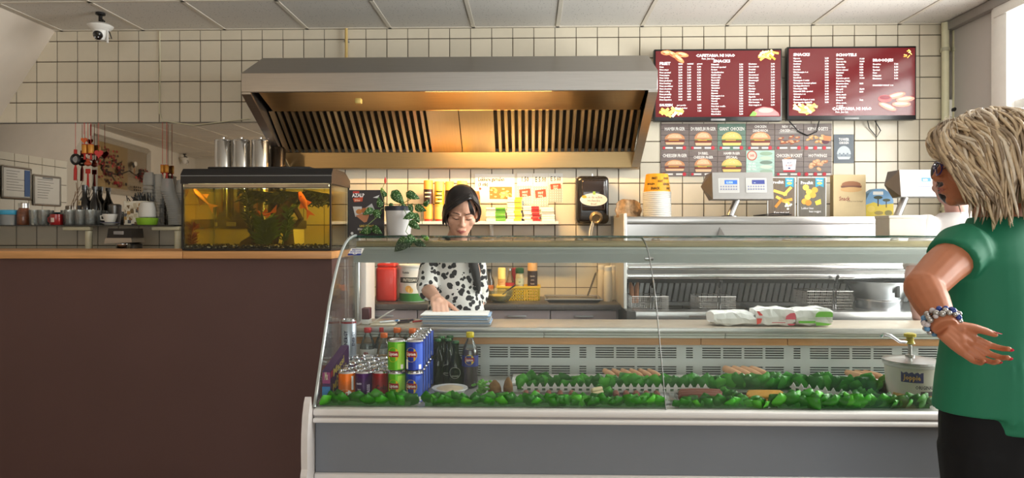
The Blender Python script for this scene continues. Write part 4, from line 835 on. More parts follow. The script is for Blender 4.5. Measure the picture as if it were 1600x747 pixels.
stand(1246, 1291, 277, 'snack card with yellow nugget balls and a teal ribbon', (84,76,62), [('r',0,0,45,1,(236,232,226)),('r',0,0,1.2,61,(236,232,226)),('r',43.8,0,45,61,(236,232,226)),('t',5,11,7,'Proefhit',WT,'l',.85,.02),('p',[(28,1),(41,1),(41,16),(34.5,13),(28,16)],(40,150,180)),('t',34.5,6,3.6,'Nieuw',WT,'c',.9,.02),('e',34.5,9.5,4,2,(240,200,90))]+[('e',x_,y_,5,4.6,R.choice(OR)) for x_,y_ in ((13,16),(18,23),(27,20),(16,31),(24,28),(11,38),(17,40))]+[('p',[(27,38),(36,34),(37,42),(29,44)],(240,200,60)),('t',6,50,5,'Lekker kaas',WT,'l',.8,0),('t',18,55,5,'kaas nugget',WT,'l',.8,0)])
stand(1302, 1353, 273, 'beige paper bag printed with a sandwich', (204,182,140), [('e',28,18,17,6,(196,150,96)),('e',28,15,15,5,(150,96,60)),('r',12,17,44,20,(110,66,46)),('e',28,23,17,4,(206,164,110)),('t',9,40,9,'Snack',(140,60,50),'l',.8,.02),('t',22,42,3.2,'lekker vers belegd',(90,70,56),'l',1,.0)], name='sandwich_bag', mat=M('beige_paper',(204,182,140),.65,noise=.05), cat='paper bag', th=.05, hpx=66)
a_ = P(1353, 295, 4.55); b_ = P(1396, 295, 4.55)
o = thing('snack_box', 'rounded blue and yellow kids meal box with savanna trees', 'box', ((a_.x+b_.x)/2, 4.55, SHZ)); w_ = b_.x-a_.x; h_ = a_.z-SHZ
MB().prism([(a_.x,4.55,SHZ),(b_.x,4.55,SHZ),(b_.x,4.55,SHZ+h_*.6),(b_.x-w_*.12,4.55,SHZ+h_*.85),(b_.x-w_*.35,4.55,SHZ+h_),(a_.x+w_*.35,4.55,SHZ+h_),(a_.x+w_*.12,4.55,SHZ+h_*.85),(a_.x,4.55,SHZ+h_*.6)], (0,.08,0)).build('carton', M('blue_carton',(120,164,204),.5,noise=.1), o)
do_print('print', o, (a_.x,4.55,SHZ+h_), V((w_/43,0,0)), V((0,0,-h_/43)), [('p',[(0,24),(12,20),(24,24),(43,22),(43,43),(0,43)],(216,190,60)),('r',11,4,27,9,(240,240,236)),('r',18,14,20,26,(60,50,40)),('e',19,13,7,2.6,(60,66,40)),('r',31,18,32.5,28,(60,50,40)),('e',32,17,6,2.2,(70,76,50)),('e',8,30,6,5,(226,200,90)),('e',35,36,6,4,(130,120,60)),('e',20,36,7,3,(150,130,60))], step=.0001, d0=.0003)
x = P(1210, 336, 4.3).x; o = thing('black_tongs', 'black serving tongs lying on the steel shelf by the cards', 'tongs', (x, 4.3, SHZ))
for s_ in (-1, 1): MB().tube([(x-.13,4.30,SHZ+.007),(x,4.30+s_*.012,SHZ+.013+.006*s_),(x+.1,4.31+s_*.02,SHZ+.012+.008*(s_ > 0))], [.006,.007,.009], 6, sq=.5).build('arm', BLACKP, o)
# ================================================================ BAR COUNTER
BTZ = 1.236
bxr = P(518, 400, 3.58).x
bar = thing('bar_counter', 'long bar counter with a dark brown front and pale wood top', 'counter', (-2.8, 3.8, 0))
BROWN = M('brown_front', (92, 65, 62), .6, noise=.06, scale=2.5)
MB().box(-4.6, bxr-.01, 3.62, 3.66, 0, BTZ-.04).build('front_panel', BROWN, bar)
MB().box(bxr-.05, bxr-.012, 3.66, 4.2, 0, BTZ-.04).build('end_panel', BROWN, bar)
MB().box(-4.6, bxr-.05, 3.66, 4.2, .75, .77).build('inner_shelf', M('inner_shelf', (150, 130, 110), .6, noise=.08), bar)
xj = P(285, 400, 3.58).x
for a_, b_ in ((-4.6, xj-.0008), (xj+.0008, bxr)): MB().rbox(a_, b_, 3.58, 4.22, BTZ-.04, BTZ, .004, 2).build('top_plank', WOODM, bar)
# ================================================================ GLASS SHELF ABOVE THE BAR, ON WHITE POSTS
GSZ = P(150, 352, 4.6).z
gx1 = P(290, 352, 4.6).x
sf = thing('bar_shelf', 'dark glass shelf in front of the mirror on white posts', 'shelf', (-3.1, 4.6, .9))
MB().box(-3.97, gx1, 4.45, 4.8, GSZ-.008, GSZ).build('shelf_board', M('dark_glass', (30, 28, 28), .1, noise=.03, coat=.4), sf)
for px in (139, 278):
    x = P(px, 370, 4.5).x
    MB().tube([(x,4.5,.9),(x,4.5,GSZ-.04)], .022, 12).build('post', CREAM, sf)
    MB().rbox(x-.17, x+.02, 4.48, 4.52, GSZ-.036, GSZ-.0085, .008).build('post_arm', CREAM, sf)
lb_ = thing('back_bench', 'low pale bench between the bar and the tiled wall', 'bench', (-3.0, 4.6, 0))
MB().rbox(-3.97, -1.62, 4.30, 4.82, .86, .9, .004).build('bench_top', GREYP, lb_); MB().box(-3.97, -1.62, 4.34, 4.82, 0, .86).build('carcass', DRW, lb_)
# coffee grinder below the shelf
x = P(196, 375, 4.4).x; gz = BTZ
gr = thing('coffee_grinder', 'black and steel coffee machine head below the glass shelf', 'coffee machine', (x, 4.4, .9))
z0, z1 = P(196, 391, 4.4).z, P(196, 357, 4.4).z
MB().prism([(x-.085,4.33,z1-.09),(x-.07,4.33,z1),(x+.075,4.33,z1),(x+.085,4.33,z1-.085),(x+.05,4.33,z1-.1)], (0,.14,0)).build('head', M('grinder_black', (34,32,32), .3, noise=.05), gr)
MB().prism([(x-.092,4.32,z1-.1),(x-.085,4.32,z1-.062),(x+.085,4.32,z1-.062),(x+.09,4.32,z1-.09)], (0,.15,0)).build('steel_band', STEEL, gr)
MB().lathe([(.03,0),(.045,.03),(.045,.055)], (x,4.38,z1-.155), 20).build('spout', CHROME, gr)
MB().rbox(x-.05, x+.06, 4.40, 4.5, .9, z1-.1, .008).build('column', M('grinder_black'), gr)
MB().rbox(x-.035, x+.03, 4.326, 4.332, z1-.04, z1-.018, .002, 1).build('badge', GREYP, gr)
# ---- things on the glass shelf
def sx_(px, Y=4.6): return P(px, 352, Y).x
def lat(name, lab, cat, px, Y, prof, mat, group=None, n=18, part='body'):
    x = sx_(px, Y); o = thing(name, lab, cat, (x, Y, GSZ), group); MB().lathe(prof, (x,Y,GSZ), n, caps=True).build(part, mat, o); return o, x
o, x = lat('food_tub', 'clear tub with a bright blue lid at the shelf end', 'tub', 13, 4.58, [(.05,0),(.058,.07),(.06,.075)], glassM('tub_clear',(225,228,230),1,body=.35,bodycol=(190,196,200))); MB().lathe([(.063,.072),(.065,.076),(.065,.098),(.058,.104)], (x,4.58,GSZ), 22).build('lid', M('blue_lid',(60,160,200),.4,noise=.03), o)
o, x = lat('spice_jar', 'glass jar of brown spices with a metal lid', 'jar', 37.5, 4.6, [(.038,0),(.042,.01),(.042,.09),(.03,.115),(.03,.12)], M('spice_mix',(120,70,44),.4,noise=.4,scale=60,coat=.5)); MB().lathe([(.033,.118),(.033,.15),(.02,.155)], (x,4.6,GSZ), 16).build('lid', STEEL, o)
tb = [(.030,0),(.033,.004),(.037,.105),(.0355,.105),(.031,.01)]
gl = 'drinking glasses on the bar shelf'
gt, x = lat('drinking_glass', 'tall clear glass next to the spice jar', 'glass', 55, 4.58, tb, TUMB, gl)
for px, Y, lab in ((62,4.66,'tall clear glass behind and between the first two'),(68,4.58,'tall clear glass second from the spice jar'),(75,4.67,'tall clear glass tucked behind the red mug'),
   (104,4.68,'tall clear glass touching the red mug side'),(110,4.57,'front glass with a bluish tint by the mug'),(119,4.66,'clear glass in front of the first dark bottle base'),(126,4.57,'front glass below the labelled dark bottle'),(134,4.67,'clear glass between the two dark bottles'),(142,4.57,'front glass below the second dark bottle'),(151,4.66,'clear glass just before the white coffee cup'),(158,4.74,'rear clear glass above the coffee cup handle')):
    copy_tree(gt, loc=(sx_(px,Y), Y, GSZ), label=lab)
o, x = lat('red_mug', 'red and white mug on the bar shelf', 'mug', 88.5, 4.56, [(.036,0,0),(.039,.004,0),(.039,.055,0),(.039,.074,1),(.036,.074,1),(.034,.01,1)], [M('mug_red',(160,34,36),.3,noise=.05,coat=.3), WPLAST])
q = MB(); patch_cyl(q, (x,4.56), GSZ+.02, GSZ+.05, .0396, -PI*.62, -PI*.42, 0, 5); q.build('emblem', pm((226,210,200)), o)
MB().tube([(x-.037,4.56,GSZ+.06),(x-.058,4.56,GSZ+.05),(x-.056,4.56,GSZ+.025),(x-.037,4.56,GSZ+.015)], .005, 8).build('handle', M('mug_red'), o)
DB = M('dark_liqueur', (20,16,16), .12, noise=.05, coat=.5)
o, x = lat('liqueur_bottle', 'dark bottle with a cream label on the bar shelf', 'bottle', 132.5, 4.75, [(.044,0),(.047,.006),(.047,.13),(.04,.165),(.017,.205),(.016,.25),(.019,.252),(.019,.285),(.016,.287)], DB, 'dark bottles')
q = MB(); patch_cyl(q, (x,4.75), GSZ+.14, GSZ+.175, .047, -PI*.66, -PI*.46, 0, 5); text_cyl(q, 'F', (x,4.75), GSZ+.147, .0475, -PI*.56, .025, 1); q.build('label_patch', [pm((206,186,150)), pm((40,30,26))], o)
lat('liqueur_bottle', 'plain dark bottle without a label beside the labelled one', 'bottle', 148.5, 4.76, [(.036,0),(.04,.006),(.04,.15),(.018,.20),(.014,.22),(.014,.25),(.018,.252),(.018,.275),(.015,.277)], DB, 'dark bottles')
o, x = lat('coffee_cup', 'white coffee cup on a blue rimmed saucer', 'cup', 172, 4.56, [(.02,.012),(.03,.02),(.044,.06),(.047,.075),(.045,.075),(.03,.03)], WPLAST)
MB().lathe([(.03,0),(.035,.006),(.06,.017),(.058,.019),(.03,.012)], (x,4.56,GSZ), 24).build('saucer', WPLAST, o); MB().lathe([(.0585,.0165),(.0615,.0185),(.0605,.020)], (x,4.56,GSZ), 24, caps=False).build('blue_rim', M('cobalt_rim',(30,36,110),.3,noise=.02), o)
MB().tube([(x-.042,4.56,GSZ+.065),(x-.066,4.56,GSZ+.062),(x-.062,4.56,GSZ+.038),(x-.034,4.56,GSZ+.035)], .005, 8).build('handle', WPLAST, o)
lat('steel_shaker', 'dull steel shaker cup behind the coffee cup', 'shaker', 180, 4.72, [(.03,0),(.04,.09),(.042,.14),(.03,.15)], STEELD)
# straw holder
a_, b_ = sx_(193,4.55), sx_(228,4.55)
o = thing('straw_holder', 'patterned paper box stuffed with black straws', 'straw box', ((a_+b_)/2, 4.6, GSZ)); h_ = P(200,314,4.55).z-GSZ
def mosaicM():
    m = M('mosaic_print', (170,150,120), .6, noise=.05); nt = m.node_tree; n = nt.nodes; L = nt.links; b = n['Principled BSDF']
    tc = n.new('ShaderNodeTexCoord'); vo = n.new('ShaderNodeTexVoronoi'); vo.distance = 'CHEBYCHEV'; vo.inputs['Scale'].default_value = 38; L.new(tc.outputs['Object'], vo.inputs['Vector'])
    cr = n.new('ShaderNodeValToRGB'); e = cr.color_ramp; e.interpolation = 'CONSTANT'; cs = [(206,196,170),(120,100,70),(186,150,90),(90,90,96),(222,214,196),(150,116,80)]
    e.elements[0].color = (*lin(cs[0]),1); e.elements[1].position = .18; e.elements[1].color = (*lin(cs[1]),1)
    for k in range(2, 6): q = e.elements.new(.18*k); q.color = (*lin(cs[k]),1)
    sp = n.new('ShaderNodeSeparateColor'); L.new(vo.outputs['Color'], sp.inputs[0]); L.new(sp.outputs[0], cr.inputs[0])
    gt2 = n.new('ShaderNodeMath'); gt2.operation = 'GREATER_THAN'; gt2.inputs[1].default_value = .44; L.new(vo.outputs['Distance'], gt2.inputs[0])
    mx = n.new('ShaderNodeMix'); mx.data_type = 'RGBA'; L.new(gt2.outputs[0], mx.inputs[0]); L.new(cr.outputs[0], mx.inputs[6]); mx.inputs[7].default_value = (*lin((232,226,210)),1); L.new(mx.outputs[2], b.inputs['Base Color']); return m
MB().rbox(a_, b_, 4.55, 4.68, GSZ, GSZ+h_, .004, 1).build('box', mosaicM(), o)
rr = random.Random(2)
for k in range(30):
    x = a_+.012+(b_-a_-.024)*rr.random(); y = 4.565+.1*rr.random(); tag(MB().tube([(x,y,GSZ+h_+.0005),(x+rr.uniform(-.03,.03),y+rr.uniform(-.02,.02),GSZ+h_+rr.uniform(.02,.065))], .0035, 5).build('drinking_straw', BLACKP, origin=(x,y,GSZ+h_)), 'black drinking straw sticking out of the patterned box', 'straw', 'black straws in the patterned box')
o, x = lat('snack_bowl', 'lime green bowl on the bar shelf', 'bowl', 230, 4.545, [(.055,0),(.062,.01),(.07,.048),(.066,.048),(.055,.012)], M('lime_plastic',(150,200,60),.4,noise=.03), n=24)
lat('upturned_bowl', 'frosted white bowl tipped over inside the green bowl', 'bowl', 230, 4.545, [(.05,.052),(.054,.056),(.052,.11),(.042,.15),(.03,.158)], M('frosted_bowl',(214,212,206),.5,noise=.03), n=24)
def cupstack(px, Y, n_, zt, lab, lean, r_=.04):
    x = sx_(px,Y); h_ = zt-GSZ-.1
    pl_ = glassM('plastic_cup',(222,224,224),2.0,rough=.12,body=.3,bodycol=(222,222,218))
    for k in range(n_):
        t_ = k/n_; c_ = (x-lean*t_*t_, Y, GSZ+h_*t_); last = k == n_-1
        o = MB().lathe([(r_*.99,0),(r_*1.02,.002),(r_*1.0,.005),(r_*.93,.02+.03*last),(r_*.72,.09 if last else .021),(r_*.70,.092 if last else .0215)], c_, 18, caps=last).build('plastic_cup', pl_, origin=c_)
        tag(o, ('topmost clear cup of the ' if last else 'clear cup nested in the ')+lab, 'cup', 'plastic cups of the '+lab)
cupstack(233, 4.70, 12, P(233,262,4.7).z, 'tall straight stack behind the straw box', 0)
cupstack(247, 4.74, 14, P(247,266,4.74).z, 'darker stack just beside the tall straight stack', 0.0)
cupstack(274, 4.58, 16, P(262,274,4.58).z, 'leaning curved stack next to the fish tank', .06, .045)
cupstack(285, 4.72, 14, P(280,276,4.72).z, 'rear stack half hidden by the fish tank edge', .0, .045)
# ---- hanging ornaments on the mirror
RED = M('festive_red',(190,40,30),.5,noise=.1,scale=60); GOLD = M('festive_gold',(206,140,50),.4,.3,noise=.15,scale=40); ORNG = M('festive_orange',(226,110,50),.5,noise=.08)
OY = 4.80
def orn(px, py0, lab):
    a_ = P(px, 192, OY); o = thing('hanging_ornament', lab, 'ornament', P(px, py0, OY), 'festive ornaments hanging on the mirror'); MB().tube([(a_.x,OY,2.122),(a_.x,OY,P(px,py0-12,OY).z)], .0018, 5).build('string', RED, o); return o, a_.x
def heart(x, z, s): return [(x+s*(16*math.sin(t_)**3)/17, OY, z+s*(13*math.cos(t_)-5*math.cos(2*t_)-2*math.cos(3*t_)-math.cos(4*t_))/17) for t_ in [2*PI*k/20 for k in range(20)]]
o, x = orn(131, 222, 'orange paper heart on a red string, upper one'); MB().prism(heart(x, P(131,219,OY).z, .025), (0,.006,0)).build('heart', ORNG, o)
o, x = orn(154, 245, 'pink and orange paper heart hanging over the painting'); MB().prism(heart(x, P(154,240,OY).z, .034), (0,.006,0)).build('heart', M('pink_heart',(216,70,70),.5,noise=.2,scale=14), o)
for px, lab in ((132.5, 'gold and red drum pendant, first of the pair'), (142, 'gold and red drum pendant, second of the pair')):
    o, x = orn(px, 242, lab); z = P(px,233,OY).z
    MB().lathe([(.018,-.035,0),(.02,-.03,1),(.02,.03,0),(.018,.035,0)], (x,OY,z), 14).build('drum', [RED, GOLD], o); MB().tube([(x,OY,z-.035),(x,OY,z-.075)], [.006,.009], 6).build('tassel', RED, o)
o, x = orn(118, 250, 'round black ring pendant with a red tassel below'); z = P(118,249,OY).z
MB().tube([(x+.028*math.cos(k*PI/9),OY,z+.033*math.sin(k*PI/9)) for k in range(19)], .010, 8, caps=False).build('ring', BLACKP, o); MB().lathe([(.02,-.003),(.02,.003)], (x,OY,z), 14, mat=Matrix.Rotation(PI/2,3,'X')).build('coin', GREYP, o); MB().tube([(x,OY,z-.04),(x,OY,z-.07),(x-.002,OY,z-.15)], [.004,.011,.011], 8).build('tassel', RED, o)
MB().tube([(x,OY,z+.04),(x,OY,z+.07)], .011, 8).build('knot', RED, o)
o, x = orn(137.5, 262, 'red gourd pendant with a long red tassel'); z = P(137.5,255,OY).z
MB().lathe([(.004,-.022),(.022,-.012),(.024,0),(.012,.014),(.014,.024),(.004,.034)], (x,OY,z), 14).build('gourd', M('gourd_red',(186,74,40),.4,noise=.1), o); MB().rbox(x-.018,x+.018,OY-.004,OY+.004,z-.075,z-.04,.004).build('knot', RED, o); MB().tube([(x,OY,z-.07),(x,OY,z-.17)], [.006,.01], 6).build('tassel', RED, o)
for px, lab in ((254, 'small lantern pendant by the cup stacks, first of two'), (260.5, 'small lantern pendant by the cup stacks, second of two')):
    o, x = orn(px, 268, lab); z = P(px,264,OY).z; MB().lathe([(.011,-.03,0),(.014,-.026,1),(.014,.026,0),(.011,.03,0)], (x,OY,z), 12).build('drum', [RED, GOLD], o); MB().tube([(x,OY,z-.03),(x,OY,z-.13)], [.006,.01], 6).build('tassel', RED, o)
# ---- dried twigs vase behind the glasses
o = thing('twig_vase', 'thin dry twigs standing in a glass behind the bottles', 'twigs', (sx_(117,4.77),4.77,GSZ)); x = sx_(117,4.77)
MB().lathe([(.02,0),(.026,.1),(.024,.1)], (x,4.77,GSZ), 12).build('vase', TUMB, o)
for k in range(7): MB().tube([(x,4.77,GSZ+.02),(x+R.uniform(-.03,.03),4.77,GSZ+.15),(x+R.uniform(-.06,.06),4.775,GSZ+R.uniform(.22,.34))], .002, 5).build('twig', M('dry_twig',(140,110,84),.8,noise=.1), o)
# ================================================================ SECURITY CAMERAS
def cam_(loc, lab):
    x,y,z = loc; o = thing('security_camera', lab, 'camera', loc)
    MB().lathe([(.03,0),(.03,-.012),(.012,-.02),(.012,-.06)][::-1], (x,y,z), 16).build('mount', BLACKP, o); MB().tube([(x,y,z-.04),(x+.035,y-.02,z-.06),(x+.01,y-.02,z-.09)], .010, 8).build('bracket_arm', BLACKP, o)
    MB().lathe([(.0,-.185),(.03,-.18),(.042,-.155),(.045,-.12),(.074,-.095),(.078,-.085),(.06,-.072),(.02,-.066)], (x,y,z), 24, sm=True).build('dome', WPLAST, o)
    q = MB().lathe([(.03,0),(.03,.012),(.02,.02),(0,.022)], (0,0,0), 18, mat=Matrix.Rotation(PI/2+.5,3,'X')); q.v = [(v[0]+x+.004,v[1]+y-.028,v[2]+z-.152) for v in q.v]; q.build('lens', M('lens_black',(14,14,18),.1,noise=.02,coat=.5), o)
    for k in range(5): a_ = k*2*PI/5+.3; MB().ell((x+.004+.019*math.cos(a_), y-.046-.008*math.sin(a_)*0, z-.158+.017*math.sin(a_)), .0045, 6, 4).build('led', M('led_dot',(200,200,205),.3,noise=.01), o)
    MB().tube([(x+.03,y,z-.09),(x+.062,y,z-.13),(x+.075,y,z-.17),(x+.05,y,z-.165)], .0035, 6).build('cable', BLACKP, o); MB().rbox(x+.045,x+.056,y-.01,y+.0,z-.2,z-.11,.002,1).build('antenna', WPLAST, o); return o
c_ = P(157, 60, 4.45); cam_((c_.x, 4.45, CEZ), 'white dome security camera on a black ceiling mount')
q_ = mir(283, 235); cam_((q_.x+.12, q_.y+.1, CEZ), 'second security camera on the ceiling, seen in the mirror')
# ================================================================ STEEL CANISTERS BEHIND THE TANK, ON A MACHINE
mz = P(380, 343, 4.4).z
mc = thing('drinks_machine', 'drinks machine with a dark top behind the fish tank', 'drinks machine', (P(385,350,4.4).x, 4.5, .9)); x0, x1 = P(330,350,4.4).x, P(452,350,4.4).x
MB().rbox(x0, x1, 4.32, 4.7, .9, mz-.06, .008).build('body', M('machine_body',(206,196,170),.45,noise=.05), mc); MB().rbox(x0-.01, x1+.01, 4.30, 4.72, mz-.06, mz, .008).build('top_tray', M('machine_dark',(50,46,40),.4,noise=.05), mc)
for i, px in enumerate((349, 377, 407)):
    x = P(px,300,4.45).x; zt = P(px,218,4.45).z; o = thing('steel_canister', ('steel canister nearest the cup stacks, behind the fish tank','middle steel canister behind the fish tank','steel canister nearest the hood edge, behind the fish tank')[i], 'canister', (x,4.45,mz), 'steel canisters behind the tank')
    MB().lathe([(.052,0),(.055,.004),(.055,zt-mz-.012),(.05,zt-mz-.004)], (x,4.45,mz), 26).build('body', M('canister_steel',(210,208,204),.18,1,noise=.03), o); MB().lathe([(.056,zt-mz-.012),(.057,zt-mz-.008),(.045,zt-mz),(.01,zt-mz+.004),(.01,zt-mz+.014),(.006,zt-mz+.016)], (x,4.45,mz), 26).build('lid', CHROME, o)
    MB().rbox(x-.03,x+.03,4.292,4.3,mz-.045,mz-.02,.002,1).build('name_tag', GREYP, mc)
x = P(434,300,4.55).x; o = thing('dark_canister', 'dark cylindrical canister under the hood corner', 'canister', (x,4.55,mz)); MB().lathe([(.05,0),(.052,.004),(.052,P(434,234,4.55).z-mz),(.04,P(434,230,4.55).z-mz)], (x,4.55,mz), 22).build('body', M('canister_dark',(60,52,44),.25,.9,noise=.05), o)
# ================================================================ AQUARIUM
AY0 = 3.63; ax0, ax1 = P(285.5, 392, AY0).x, P(516.5, 392, AY0).x; AY1 = AY0+.36
az0 = BTZ; azt = P(400, 287, AY0).z; alid = P(400, 263, AY0).z
aq = thing('aquarium', 'fish tank with a black lid standing on the bar counter', 'aquarium', ((ax0+ax1)/2, (AY0+AY1)/2, BTZ))
AG = glassM('tank_glass',(246,250,246),.8); t_ = .006
for nm, a_ in (('front_pane',(ax0,ax1,AY0,AY0+t_)),('back_pane',(ax0,ax1,AY1-t_,AY1)),('side_pane',(ax0,ax0+t_,AY0+t_,AY1-t_)),('side_pane',(ax1-t_,ax1,AY0+t_,AY1-t_))): MB().box(*a_, az0+.012, azt).build(nm, AG, aq)
q = MB(); q.box(ax0-.002,ax1+.002,AY0-.002,AY1+.002,az0+.002,az0+.014); q.build('base_frame', BLACKP, aq)
for x,y in ((ax0,AY0),(ax1,AY0),(ax0,AY1),(ax1,AY1)): MB().box(x-.005,x+.005,y-.004,y+.005,az0+.01,azt).build('corner_seal', BLACKP, aq)
MB().box(ax0+.01,ax1-.01,AY0+.008,AY1-.008,az0+.03,azt-.028).build('water', glassM('tank_water',(252,232,140),.3,ior=1.33,body=.04,bodycol=(200,150,30)), aq)
lh = alid-azt
MB().prism([(ax0-.008,AY0-.008,azt),(ax0-.008,AY0-.008,azt+lh*.62),(ax0-.008,AY0+.02,azt+lh),(ax0-.008,AY1-.10,azt+lh),(ax0-.008,AY1+.008,azt+lh*.5),(ax0-.008,AY1+.008,azt)], (ax1-ax0+.016,0,0)).build('lid', M('lid_black',(24,23,24),.45,noise=.05), aq)
MB().rbox(ax0+.12,ax1-.12,AY0+.03,AY1-.09,azt+lh-.002,azt+lh+.012,.005).build('hatch', M('lid_black'), aq)
MB().box(ax0-.009,ax1+.009,AY0-.009,AY0-.0075,azt+lh*.5,azt+lh*.53).build('lid_seam', GREYP, aq)
MB().rbox(ax0+.008,ax1-.008,AY0-.003,AY0-.0005,azt-.022,azt-.001,.001,1).build('lid_rim', M('lid_rim',(150,140,124),.25,.7,noise=.2,scale=14), aq)
MB().rbox(ax0+.02,ax1-.02,AY0+.016,AY0+.05,azt-.012,azt-.003,.003).build('added_tank_glow', M('tank_fill_glow',(255,226,170),.4,emit=12), aq)  # glowing bar added behind the lid rim to brighten the tank
q = MB(); rr = random.Random(11)
for k in range(900):
    x = ax0+.012+(ax1-ax0-.024)*rr.random(); y = AY0+.012+(AY1-AY0-.024)*rr.random()**1.5; s_ = rr.uniform(.004,.009); q.ell((x,y,az0+.016+rr.random()*.018), (s_,s_*.8,s_*.7), 5, 3, rr.choice((0,0,0,0,1,2)))
tag(q.build('gravel', [M('gravel_dark',(40,34,28),.7,noise=.1), M('gravel_pale',(190,180,160),.7,noise=.1), M('gravel_mid',(96,84,64),.7,noise=.1)], aq), kind='stuff')
def ap(px, py, Y): return P(px, py, Y)
# yellow card panel behind the left part of the tank
a_ = P(291, 294, AY1-.03); b_ = P(326, 388, AY1-.03)
pc = thing('payment_sign', 'yellow payment sign with card logos inside the back of the fish tank', 'sign', ((a_.x+b_.x)/2, AY1-.014, BTZ+.016))
MB().box(a_.x,b_.x,AY1-.018,AY1-.010,BTZ+.016,a_.z).build('board', M('sign_yellow',(250,176,20),.5,noise=.06,scale=4), pc)
do_print('print', pc, (a_.x,AY1-.018,a_.z), V(((b_.x-a_.x)/38,0,0)), V((0,0,-(a_.z-BTZ-.016)/98)), [('r',4,62,12,71,(190,70,50)),('r',4,73,12,82,(200,60,40)),('e',7,88,3.5,3.5,(70,110,190)),('e',25,66,3,3,(240,236,226)),('t',20,77,6,'VISA',(50,46,90),'l',.8,.02),('t',18,86,6,'G Pay',(70,60,40),'l',.7,0),('t',22,94,6,'iDC',(70,60,40),'l',.8,0),('r',14,92,22,97,(206,206,200))], step=.0002)
# driftwood, plants, fish
WD = M('driftwood',(58,40,22),.8,noise=.3,scale=20,bump=.4)
dw = thing('driftwood', 'branching dark driftwood in the middle of the tank', 'driftwood', P(440,385,3.8))
for pts, r_ in (([(410,388),(425,375),(433,350),(440,330),(455,312),(480,300)],[.045,.04,.03,.026,.018,.01]),([(385,388),(405,372),(425,362)],[.05,.035,.02]),([(452,388),(450,360),(448,335)],[.03,.028,.02]),([(440,330),(462,328),(470,342),(462,352),(450,348)],[.02,.018,.016,.014,.01])):
    MB().tube([P(a,b,3.8+.02*math.sin(a)) for a,b in pts], r_, 9).build('branch', WD, dw)
def weed(lab, base, tip, n_, ln, mat, Y, spread=.5, seed=1, up=1):
    rr = random.Random(seed); a_ = P(*base, Y); b_ = P(*tip, Y); o = thing('water_plant', lab, 'plant', a_, 'plants in the fish tank'); mid = (a_+b_)/2+V((rr.uniform(-.02,.02),0,0))
    MB().tube([a_,mid,b_], .004, 6).build('stem', mat, o); q = MB()
    for k in range(n_):
        f_ = .12+.88*k/n_; p = (a_.lerp(mid,f_*2) if f_ < .5 else mid.lerp(b_,f_*2-1))+(V((rr.uniform(-.02,.02),rr.uniform(-.03,.03),-.055*rr.random()**2)) if up < 0 else V((0,0,0))); an = rr.uniform(0,2*PI); d = V((math.cos(an)*spread,math.sin(an)*.45*spread,up*rr.uniform(.2,.7))).normalized()*ln*rr.uniform(.6,1.1); s_ = d.cross(V((0,1,.3))).normalized()*ln*.09
        q.add([p, p+d*.5+s_, p+d, p+d*.5-s_], [(0,1,2,3)])
    tag(q.build('leaves', mat, o), kind='stuff')
G1, G2, G3 = M('weed_dark',(34,48,18),.6,noise=.2,scale=30), M('weed_green',(64,92,24),.6,noise=.2,scale=30), M('weed_red',(150,60,24),.6,noise=.2,scale=30)
weed('tall dark green plant in the tank centre', (402,386), (385,300), 120, .05, G1, 3.76, .9, 1)
weed('grassy green tuft at the foot of the driftwood', (412,388), (412,345), 130, .09, G2, 3.70, 1, 2)
weed('red stringy plant in front of the yellow sign', (300,388), (303,352), 60, .05, G3, 3.72, .8, 3)
weed('dark plant mass below the lid, over the driftwood', (430,298), (492,303), 260, .062, G1, 3.82, 1.2, 4, -1)
weed('dark trailing plant near the end pane of the tank', (474,297), (513,304), 200, .055, G1, 3.80, 1.2, 5, -1)
weed('dark trailing plant above the tank centre', (372,296), (440,303), 240, .052, G1, 3.84, 1.2, 8, -1)
weed('green plant growing on the driftwood trunk', (440,385), (452,325), 120, .05, G2, 3.76, 1, 6)
def fish(pts, r_, mat, lab):
    ps = [P(*p) for p in pts]; o = thing('goldfish', lab, 'fish', ps[1], 'goldfish in the tank'); q = MB().tube(ps, r_, 12, sq=.6); q.build('body', mat, o)
    d = (ps[-1]-ps[-2]).normalized(); s_ = d.cross(V((0,1,0))).normalized(); L_ = .05
    MB().prism([ps[-1]-d*.01, ps[-1]+d*L_+s_*.028, ps[-1]+d*L_*.6, ps[-1]+d*L_-s_*.028], (0,.002,0)).build('tail_fin', mat, o)
    m_ = ps[2]; MB().prism([m_-s_*r_[2]*.8-d*.01, m_-s_*(r_[2]+.022)+d*.02, m_-s_*r_[2]*.6+d*.03], (0,.002,0)).build('dorsal_fin', mat, o); MB().prism([m_+s_*r_[2]*.8-d*.01, m_+s_*(r_[2]+.02)+d*.02, m_+s_*r_[2]*.6+d*.025], (0,.002,0)).build('belly_fin', mat, o)
    for yy in (-1, 1): MB().ell(ps[1]+V((0,yy*r_[1]*.5,.003)), .004, 8, 5).build('eye', BLACKP, o)
FO = M('fish_orange',(216,104,44),.4,noise=.15,scale=40); FP = M('fish_pale',(206,150,104),.4,noise=.25,scale=30)
fish([(304,296,3.70),(308,302,3.70),(315,309,3.705),(321,315,3.71),(326,319,3.71)], [.012,.022,.022,.013,.006], FP, 'speckled orange goldfish near the yellow sign')
fish([(468,300,3.70),(471,308,3.70),(475,316,3.705),(478,324,3.71),(480,328,3.71)], [.008,.017,.018,.010,.005], FO, 'bright orange goldfish swimming near the end pane')
fish([(403,330,3.86),(408,334,3.86),(414,336,3.87),(420,334,3.88),(424,332,3.88)], [.008,.015,.015,.010,.005], FO, 'faint orange goldfish behind the plants')

